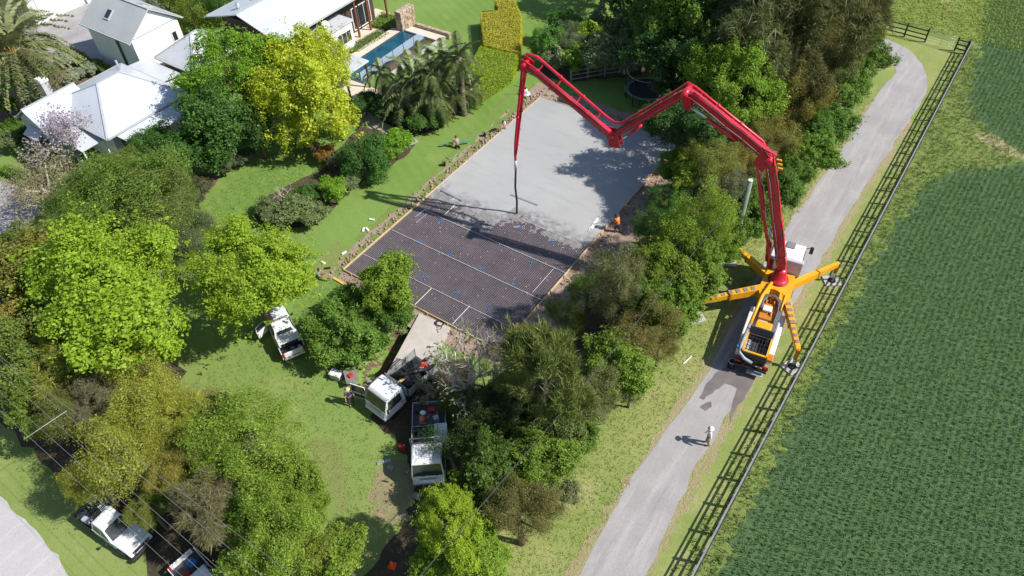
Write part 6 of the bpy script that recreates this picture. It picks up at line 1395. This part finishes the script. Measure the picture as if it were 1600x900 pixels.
MB().tube([(-2.6, .74, 1.85), (-4.1, .82, 1.72), (-4.55, .78, 1.55), (-4.65, .45, 1.3), (-4.6, .0, 1.1)], .10, 10).build('transfer_pipe_end', M('worn_grey_pipe', (.30, .32, .34), .45, .3, 4), PU)
for s in (1, -1): MB().rbox((-4.55, s*.78, .9), (.12, .35, .2), .03).build('tail_light', redlens, PU)
MB().rbox((-4.6, 0, .65), (.18, 1.8, .18), .03).build('rear_bar', chassisb, PU); MB().rbox((-4.25, -.85, 1.5), (.5, .35, .25), .05).build('valve_box', orange, PU); MB().rbox((-4.2, .95, 1.6), (.18, .18, .2), .03).build('blue_tap', bluep, PU)
MB().rbox((-4.5, -.3, .35), (.6, .9, .06), .02).build('step', greyp, PU)
for s in (1, -1): MB().tube([(-.9, s*.62, 1.95), (.4, s*.62, 2.0)], .05, 8).build('swing_ram', yel, PU)
mb = MB(); mb.tube([(.55, math.cos(a)*.42, 1.6+math.sin(a)*.42) for a in np.linspace(0, 3.14, 12)], .06, 8); mb.build('deck_arch', orange, PU)
# ---- timber pads under the feet
padm = M('timber_pad', (.42, .40, .37), .85, .25, 4)
for i, (f, lb) in enumerate(zip(FT, ('grey timber pads under the outrigger foot beside the wooden pole', 'timber pads under the outrigger foot nearest the fence ahead of the cab', 'grey timber pads under the outrigger foot on the tree side', 'timber pads under the outrigger foot at the fence behind the truck'))):
    e_ = empty('outrigger_pads', (f.x, f.y, 0), R_(20+15*i), lb, 'timber pads')
    for k in range(3): MB().rbox((0, -.3+k*.3, .05), (1.0, .27, .1), .012).build('pad_board', padm, e_)
# ================================================================== PEOPLE
def skin_mesh(name, verts, edges, mat, root=0, sub=1):
    me = bpy.data.meshes.new(name); me.from_pydata([v[0] for v in verts], edges, []); o = bpy.data.objects.new(name, me); COL.objects.link(o)
    md = o.modifiers.new('s', 'SKIN'); md.use_smooth_shade = True
    for i, v in enumerate(verts):
        r = v[1]; r = r if hasattr(r, '__len__') else (r, r); sv = me.skin_vertices[0].data[i]; sv.radius = r; sv.use_root = (i == root)
    if sub: o.modifiers.new('u', 'SUBSURF').levels = sub
    dg = bpy.context.evaluated_depsgraph_get(); m2 = bpy.data.meshes.new_from_object(o.evaluated_get(dg)); m2.name = name
    bpy.data.objects.remove(o); m2.materials.clear(); m2.materials.append(mat); m2.polygons.foreach_set('use_smooth', [True]*len(m2.polygons)); return m2
skin = M('skin', (.42, .24, .16), .6, .1); hairm = M('hair_brown', (.05, .03, .02), .8); boots = M('work_boots', (.12, .08, .05), .8)
POSES = {   # hip height, lean of the trunk (rad), legs: (knee, foot) per side, arms: (elbow, hand) per side, all relative to hip / shoulder
 'stand': dict(hip=.92, lean=.05, legs=(((.02, .12, .48), (-.04, .13, .06)), ((.03, -.12, .48), (.05, -.14, .06))), arms=(((-.03, .27, -.28), (.12, .28, -.52)), ((-.03, -.27, -.28), (.1, -.3, -.53)))),
 'walk':  dict(hip=.92, lean=.08, legs=(((.14, .11, .5), (.26, .12, .06)), ((-.02, -.11, .48), (-.26, -.12, .08))), arms=(((-.1, .27, -.26), (.0, .3, -.52)), ((.08, -.27, -.26), (.26, -.28, -.46)))),
 'push':  dict(hip=.88, lean=.35, legs=(((.16, .14, .47), (.12, .16, .06)), ((-.02, -.14, .47), (-.2, -.16, .06))), arms=(((.16, .22, -.24), (.42, .12, -.28)), ((.14, -.22, -.26), (.36, -.1, -.34)))),
 'bend':  dict(hip=.84, lean=1.05, legs=(((.12, .14, .45), (.06, .16, .06)), ((.08, -.14, .45), (-.04, -.16, .06))), arms=(((.08, .24, -.27), (.2, .2, -.52)), ((.08, -.24, -.27), (.22, -.18, -.52)))),
 'kneel': dict(hip=.42, lean=.55, legs=(((.34, .13, .12), (-.06, .14, .06)), ((.30, -.13, .12), (-.1, -.14, .06))), arms=(((.14, .24, -.22), (.36, .2, -.36)), ((.14, -.24, -.22), (.38, -.16, -.36)))),
 'sit':   dict(hip=.20, lean=.25, legs=(((.36, .16, .42), (.62, .16, .06)), ((.34, -.16, .40), (.60, -.14, .06))), arms=(((.16, .24, -.2), (.4, .16, -.2)), ((.16, -.24, -.2), (.4, -.14, -.2)))),
}
def person(loc, rz, pose, label, shirt, trousers, hat=None, vest=None, sleeves=True, group=None, z=0.0, scale=.88, longs=True):
    P = POSES[pose]; e_ = empty('person', (loc.x, loc.y, z), rz, label, 'person', group); e_.scale = (scale,)*3
    h = P['hip']; ln = P['lean']; up = Vector((math.sin(ln), 0, math.cos(ln))); hip = Vector((0, 0, h))
    waist = hip+up*.16; chest = hip+up*.38; neck = hip+up*.53; hu = Vector((math.sin(ln*.5), 0, math.cos(ln*.5))); hb = neck+hu*.09; hd = hb+hu*.10; ht = hd+hu*.08
    V = [(hip, (.13, .11)), (waist, (.135, .105)), (chest, (.15, .115)), (neck, .055), (hb, .075), (hd, .098), (ht, .07)]; E = [(0, 1), (1, 2), (2, 3), (3, 4), (4, 5), (5, 6)]
    arms = []; legs = []
    for k, s in ((0, 1), (1, -1)):
        sh = chest+up*.09+Vector((0, s*.19, 0)); el, ha = P['arms'][k]; el = sh+Vector(el)-Vector((0, s*.19, 0)); ha = sh+Vector(ha)-Vector((0, s*.19, 0)); i = len(V)
        V += [(sh, .062), (el, .045), (ha, .032)]; E += [(2, i), (i, i+1), (i+1, i+2)]; arms.append((sh, el, ha))
        dh = (ha-el).normalized(); sd = dh.orthogonal().normalized(); pal = ha+dh*.06; j = len(V); V.append((pal, (.036, .02))); E.append((i+2, j)); o2 = dh.cross(sd)
        for q, L in ((-.026, .075), (-.009, .085), (.009, .08), (.026, .065)):
            n = len(V); V += [(pal+dh*L*.55+sd*q*1.1, .010), (pal+dh*L+sd*q*1.2-o2*.025, .008)]; E += [(j, n), (n, n+1)]
        n = len(V); V += [(ha+dh*.05+sd*.045, .011), (ha+dh*.085+sd*.055, .009)]; E += [(i+2, n), (n, n+1)]
    for k in (0, 1):
        kn, ft = P['legs'][k]; kn = Vector(kn); ft = Vector(ft); s = 1 if k == 0 else -1; th = hip+Vector((0, s*.09, -.04)); i = len(V); V += [(th, .095), (kn, .062), (ft+Vector((0, 0, .03)), .045), (ft+Vector((.16, 0, -.02)), .04)]
        E += [(0, i), (i, i+1), (i+1, i+2), (i+2, i+3)]; legs.append((th, kn, ft))
    V = [(tuple(v[0]), v[1]) for v in V]
    link_mesh('body', skin_mesh('body', V, E, skin), e_)
    # nose, ears, eyes on the head
    f = Vector((math.cos(ln*.5), 0, -math.sin(ln*.5))); mb = MB(); mb.bar(hd+f*.09+hu*.015, hd+f*.125-hu*.02, .02, .02)
    for s in (1, -1): mb.rbox(hd+Vector((0, s*.1, 0)), (.03, .02, .06), .008)
    mb.build('face', skin, e_); mb = MB()
    for s in (1, -1): mb.rbox(hd+f*.09+Vector((0, s*.035, 0))+hu*.02, (.02, .025, .014), .004)
    mb.build('eyes', hairm, e_)
    # shirt
    SV = [(hip+up*.04, (.155, .125)), (waist, (.155, .12)), (chest, (.172, .13)), (neck-up*.03, .08)]; SE = [(0, 1), (1, 2), (2, 3)]
    for k in (0, 1):
        sh, el, ha = arms[k]; i = len(SV); end = el.lerp(ha, .85) if sleeves == 'long' else sh.lerp(el, .9); SV.append((sh, .078)); SE.append((2, i))
        if sleeves == 'long': SV.append((el, .058)); SE.append((i, i+1)); SV.append((end, .045)); SE.append((i+1, i+2))
        else: SV.append((end, .062)); SE.append((i, i+1))
    link_mesh('shirt', skin_mesh('shirt', [(tuple(a), b_) for a, b_ in SV], SE, shirt), e_)
    TV = [(hip+up*.08, (.148, .12)), (hip-Vector((0, 0, .03)), (.15, .125))]; TE = [(0, 1)]
    for th, kn, ft in legs:
        i = len(TV); TV += [(th-Vector((0, 0, .06)), .105), (kn, .078)]; TE += [(1, i), (i, i+1)]
        if longs: TV.append((ft+Vector((0, 0, .05)), .068)); TE.append((i+1, i+2))
    link_mesh('trousers', skin_mesh('trousers', [(tuple(a), b_) for a, b_ in TV], TE, trousers), e_)
    for th, kn, ft in legs: MB().rbox(ft+Vector((.06, 0, -.01)), (.28, .10, .10), .035).build('boot', boots, e_)
    if vest:
        mb = MB(); vm = skin_mesh('vest', [(tuple(hip+up*.10), (.168, .138)), (tuple(waist+up*.05), (.166, .132)), (tuple(chest+up*.02), (.184, .142)), (tuple(neck-up*.05), (.12, .10))], [(0, 1), (1, 2), (2, 3)], vest); link_mesh('vest', vm, e_)
    if hat:
        c_ = hd+hu*.055; q = hu.to_track_quat('Z', 'Y'); mb = MB().lathe([(.185, 0), (.19, .012), (.115, .02), (.112, .07), (.085, .115), (.02, .13)], 18); o = mb.build('hat', hat, e_, c_); o.rotation_mode = 'QUATERNION'; o.rotation_quaternion = q
    else:
        mb = MB().lathe([(.108, -.03), (.112, .03), (.095, .085), (.05, .12), (.01, .128)], 16); o = mb.build('hair', hairm, e_, hd-f*.012)
    return e_
cloth = lambda n, c: M('cloth_'+n, c, .85, .15, 6)
navy, grey_, dk, khaki = cloth('navy', (.03, .04, .09)), cloth('grey', (.24, .24, .27)), cloth('charcoal', (.045, .042, .045)), cloth('khaki', (.28, .22, .15))
orangec, redc, whitec, limec = cloth('orange', (.85, .16, .01)), cloth('red', (.60, .03, .02)), cloth('white', (.78, .78, .76)), cloth('lime', (.38, .75, .03))
straw = cloth('straw', (.55, .42, .24)); pink = cloth('pink', (.50, .27, .24))
person(g(1105, 694), R_(215), 'stand', 'worker in white hat and lime safety vest standing on the lane', whitec, khaki, whitec, limec, 'long')
w1 = g(965, 363); person(w1, R_(160), 'push', 'worker in orange shirt and dark trousers at the right edge of the slab', orangec, dk, dk)
person(g(716, 232), R_(150), 'kneel', 'person in grey crouching on the lawn left of the wet concrete', grey_, dk, None, z=0)
person(g(786, 203), R_(-50), 'bend', 'person in a white top bending over at the left form of the slab', whitec, pink, None)
person(g(499, 434), R_(15), 'sit', 'person in a grey shirt sitting on the lawn in front of the slab corner', grey_, khaki, None)
person(g(550, 632), R_(-25), 'stand', 'person in dark blue shirt and straw hat beside the open truck door', navy, dk, straw)
person(g(658, 588)+Vector((0, 0, 0)), R_(60), 'bend', 'person in a red shirt stooping at the foot of the ramp', redc, dk, None, z=.16)
p_ = tE.matrix_world @ Vector((0, 0, 0)); q = Matrix.Rotation(R_(-52), 3, 'Z') @ Vector((-.85, -.35, 0))
person(Vector((tE.location.x+q.x, tE.location.y+q.y, 0)), R_(100), 'kneel', 'person in red shirt and white hat crouching in the tray of the shaded truck', redc, dk, whitec, z=.93)
person(g(1166, 508, .6), R_(0), 'bend', 'pump operator in lime shirt leaning over the left side of the pump truck', limec, dk, None, z=.0)
# bull float held by the orange-shirted worker
a = g(926, 350, .16); e_ = empty('bull_float', (a.x, a.y, 0), 0, 'white bull float with long handle on the wet concrete', 'float')
f1 = g(923, 357, .15)-a; f2 = g(934, 341, .15)-a
MB().bar(Vector((f1.x, f1.y, .14)), Vector((f2.x, f2.y, .14)), .2, .04).build('float_head', wpaint, e_)
hv = Vector((w1.x, w1.y, 0))-Vector((a.x, a.y, 0)); MB().tube([(0, 0, .17), (hv.x*.9, hv.y*.9, .98)], .02, 6).build('handle', alu, e_)
MB().tube([(0, 0, .17), (hv.x*.55-.9, hv.y*.55-1.0, .14)], .014, 6).build('pull_rod', alu, e_)
# ================================================================== LOOSE THINGS
teal = M('teal_board', (.06, .27, .27), .5, .1)
for a, c_, lb in (((689, 225), (708, 223), 'left teal trowel board beside the crouching person'), ((718, 222), (735, 220), 'right teal trowel board beside the crouching person')):
    A = g(*a, .3); B = g(*c_, .3); tag(MB().bar(A, B, .14, .04).build('teal_board', teal), lb, 'board')
for p, lb in (((694, 259), 'dark bucket on the grass left of the form'), ((757, 213), 'dark bucket near the form below the bending person')):
    A = g(*p); e_ = empty('bucket', (A.x, A.y, 0), 0, lb, 'bucket'); MB().lathe([(.12, 0), (.16, .3), (.165, .31), (.15, .3), (.11, .04)], 14).build('pail', trim, e_); MB().tube([(.16, 0, .3), (.1, 0, .42), (-.1, 0, .42), (-.16, 0, .3)], .01, 5).build('handle', wire, e_)
for a, c_, lb in (((697, 246), (704, 249), 'first short stick on the grass near the left form'), ((702, 252), (709, 254), 'second short stick on the grass near the left form'), ((706, 250), (714, 240), 'grey pipe lying on the grass near the left form')):
    tag(MB().tube([g(*a, .04), g(*c_, .04)], .035, 6).build('stick', greywood), lb, 'stick')
def small_machine(p, lb):
    A = g(*p); e_ = empty('power_trowel', (A.x, A.y, 0), R_(40), lb, 'machine')
    MB().lathe([(.42, .06), (.45, .1), (.42, .16), (.12, .2)], 18).build('guard_ring', greyp, e_); MB().rbox((0, 0, .38), (.36, .32, .3), .06).build('engine', whitec, e_); MB().tube([(.1, 0, .45), (-.5, 0, .8), (-.95, 0, 1.0)], .025, 6).build('handle', trim, e_); MB().rbox((0, .05, .58), (.2, .2, .12), .03).build('fuel_tank', trim, e_)
small_machine((821, 148), 'small white and black machine on the lawn behind the boom tip')
def crate(p, d, mat, lb, rz=0., lid=None):
    A = g(*p); e_ = empty('storage_bin', (A.x, A.y, 0), rz, lb, 'bin'); mb = MB(); x, y, h = d
    mb.rbox((0, 0, h/2), (x*.92, y*.92, h), .04); mb.build('bin_body', mat, e_); MB().rbox((0, 0, h+.02), (x, y, .06), .02).build('bin_lid', lid or mat, e_); return e_
crate((527, 590), (.75, .5, .42), greyp, 'pale storage bin with white lid on the lawn below the broad bush', .2, wpaint)
A = g(551, 596); e_ = empty('wheelbarrow', (A.x, A.y, 0), R_(-35), 'grey wheelbarrow holding something red beside the pale bin', 'wheelbarrow')
MB().hexa([Vector(v) for v in ((-.3, -.2, .32), (.3, -.2, .28), (.3, .2, .28), (-.3, .2, .32), (-.5, -.36, .62), (.55, -.34, .58), (.55, .34, .58), (-.5, .36, .62))]).build('pan', pgrey, e_)
MB().lathe([(.06, -.05), (.19, -.045), (.2, 0), (.19, .045), (.06, .05)], 16, (.72, 0, .2), 'y').build('wheel', rubber, e_)
for s in (1, -1): MB().tube([(.72, s*.06, .22), (.2, s*.26, .34), (-.95, s*.28, .62)], .022, 6).build('handle', greywood, e_); MB().tube([(-.2, s*.25, .36), (-.28, s*.28, .0)], .018, 6).build('leg', trim, e_)
MB().rbox((.05, 0, .6), (.32, .3, .22), .05, .4).build('load', redp, e_)
A = g(540, 598); MBx = MB().rbox((A.x, A.y, .08), (.32, .2, .16), .03, .5); tag(MBx.build('yellow_tool', ytimber), 'small yellow tool on the grass between bin and wheelbarrow', 'tool')
for p, d, rz, mt, lb in (((600, 722), (.75, .2, .06), .9, silver, 'silver offcut lying on the lawn beside the shaded truck'), ((610, 732), (.35, .25, .12), .3, greywood, 'pale stone at the edge of the truck shade'), ((652, 776), (.4, .3, .14), .1, greywood, 'pale stone in front of the shaded truck'), ((578, 598), (.3, .22, .14), .4, padm, 'pale block near the ramp')):
    A = g(*p); tag(MB().rbox((A.x, A.y, d[2]/2), d, .03, rz).build('offcut' if mt is silver else 'stone', mt), lb, 'offcut' if mt is silver else 'stone')
A = g(629, 702); e_ = empty('jerry_can', (A.x, A.y, 0), .5, 'dark red jerry can in the shade left of the tray truck', 'jerry can'); MB().rbox((0, 0, .2), (.36, .2, .4), .04).build('can', redp, e_); MB().tube([(-.1, 0, .4), (-.06, 0, .47), (.06, 0, .47), (.1, 0, .4)], .015, 6).build('handle', trim, e_); MB().cyl((.14, 0, .43), .03, .06, 10).build('cap', wpaint, e_)
A = g(613, 884); e_ = empty('traffic_cone', (A.x, A.y, 0), .3, 'fallen orange traffic cone on the shaded track at the bottom', 'traffic cone'); oc = M('cone_orange', (.85, .10, .015), .5, .1)
MB().rbox((0, 0, .02), (.36, .36, .04), .01).build('base', oc, e_); MB().lathe([(.14, .04), (.1, .2), (.06, .42), (.03, .5), (.02, .5)], 16).build('cone', oc, e_)
tag(MB().rbox(((lambda v: (v.x, v.y, .03))(g(1074, 563))), (.06, .8, .05), .01, R_(-12)).build('marker_batten', wpaint), 'short white batten lying on the verge left of the pump truck', 'batten')
for i, (p, lb) in enumerate((((505, 411), 'white tool on the lawn above the seated person'), ((512, 420), 'dark tool bag next to the seated person'), ((538, 396), 'white offcut beside the left form near the corner'), ((568, 360), 'left pale scrap on the lawn beside the form'), ((574, 359), 'right pale scrap on the lawn beside the form'), ((581, 344), 'upper pale scrap on the lawn beside the form'))):
    A = g(*p); tag(MB().rbox((A.x, A.y, .06), (.4, .14, .1), .02, i*.7).build('tool' if i < 2 else 'scrap', trim if i == 1 else wpaint), lb, 'tool' if i < 2 else 'scrap')
A = g(630, 496); e_ = empty('bait_box', (A.x, A.y, 0), .4, 'small white pyramid-shaped marker on the grass near the cutting', 'marker'); MB().hexa([Vector(v) for v in ((-.2, -.2, 0), (.2, -.2, 0), (.2, .2, 0), (-.2, .2, 0), (-.04, -.04, .35), (.04, -.04, .35), (.04, .04, .35), (-.04, .04, .35))]).build('marker_body', wpaint, e_)
A = g(1142, 573); e_ = empty('drum', (A.x, A.y, 0), 0, 'dark drum with pale rim standing behind the pump hopper', 'drum'); MB().lathe([(.2, 0), (.22, .1), (.22, .5), (.2, .52), (.17, .5), (.17, .45)], 18).build('barrel', trim, e_); MB().tube([(.2*math.cos(a), .2*math.sin(a), .53) for a in np.linspace(0, 6.28, 19)[:-1]], .03, 6, closed=True).build('rim', greyp, e_)
A = g(1041, 98); e_ = empty('garden_chair', (A.x, A.y, 0), .6, 'pale garden chair in deep shade behind the trampoline', 'chair')
MB().rbox((0, 0, .42), (.5, .5, .05), .02).build('seat', greyp, e_); MB().rbox((-.24, 0, .75), (.05, .5, .6), .02).build('backrest', greyp, e_)
for x in (-.2, .2):
    for y in (-.2, .2): MB().box((x, y, .2), (.04, .04, .4)).build('leg', greyp, e_)
# ---- put each empty that was laid out in world coordinates at the base of its thing
bpy.context.view_layer.update()
for o in list(bpy.data.objects):
    if o.type == 'EMPTY' and o.parent is None and o.location.length < 1e-6 and o.children:
        pts = [ch.matrix_world @ Vector(c_) for ch in o.children if ch.type == 'MESH' for c_ in ch.bound_box]
        c_ = Vector((sum(p.x for p in pts)/len(pts), sum(p.y for p in pts)/len(pts), 0))
        for ch in o.children: ch.location = ch.location-c_
        o.location = c_
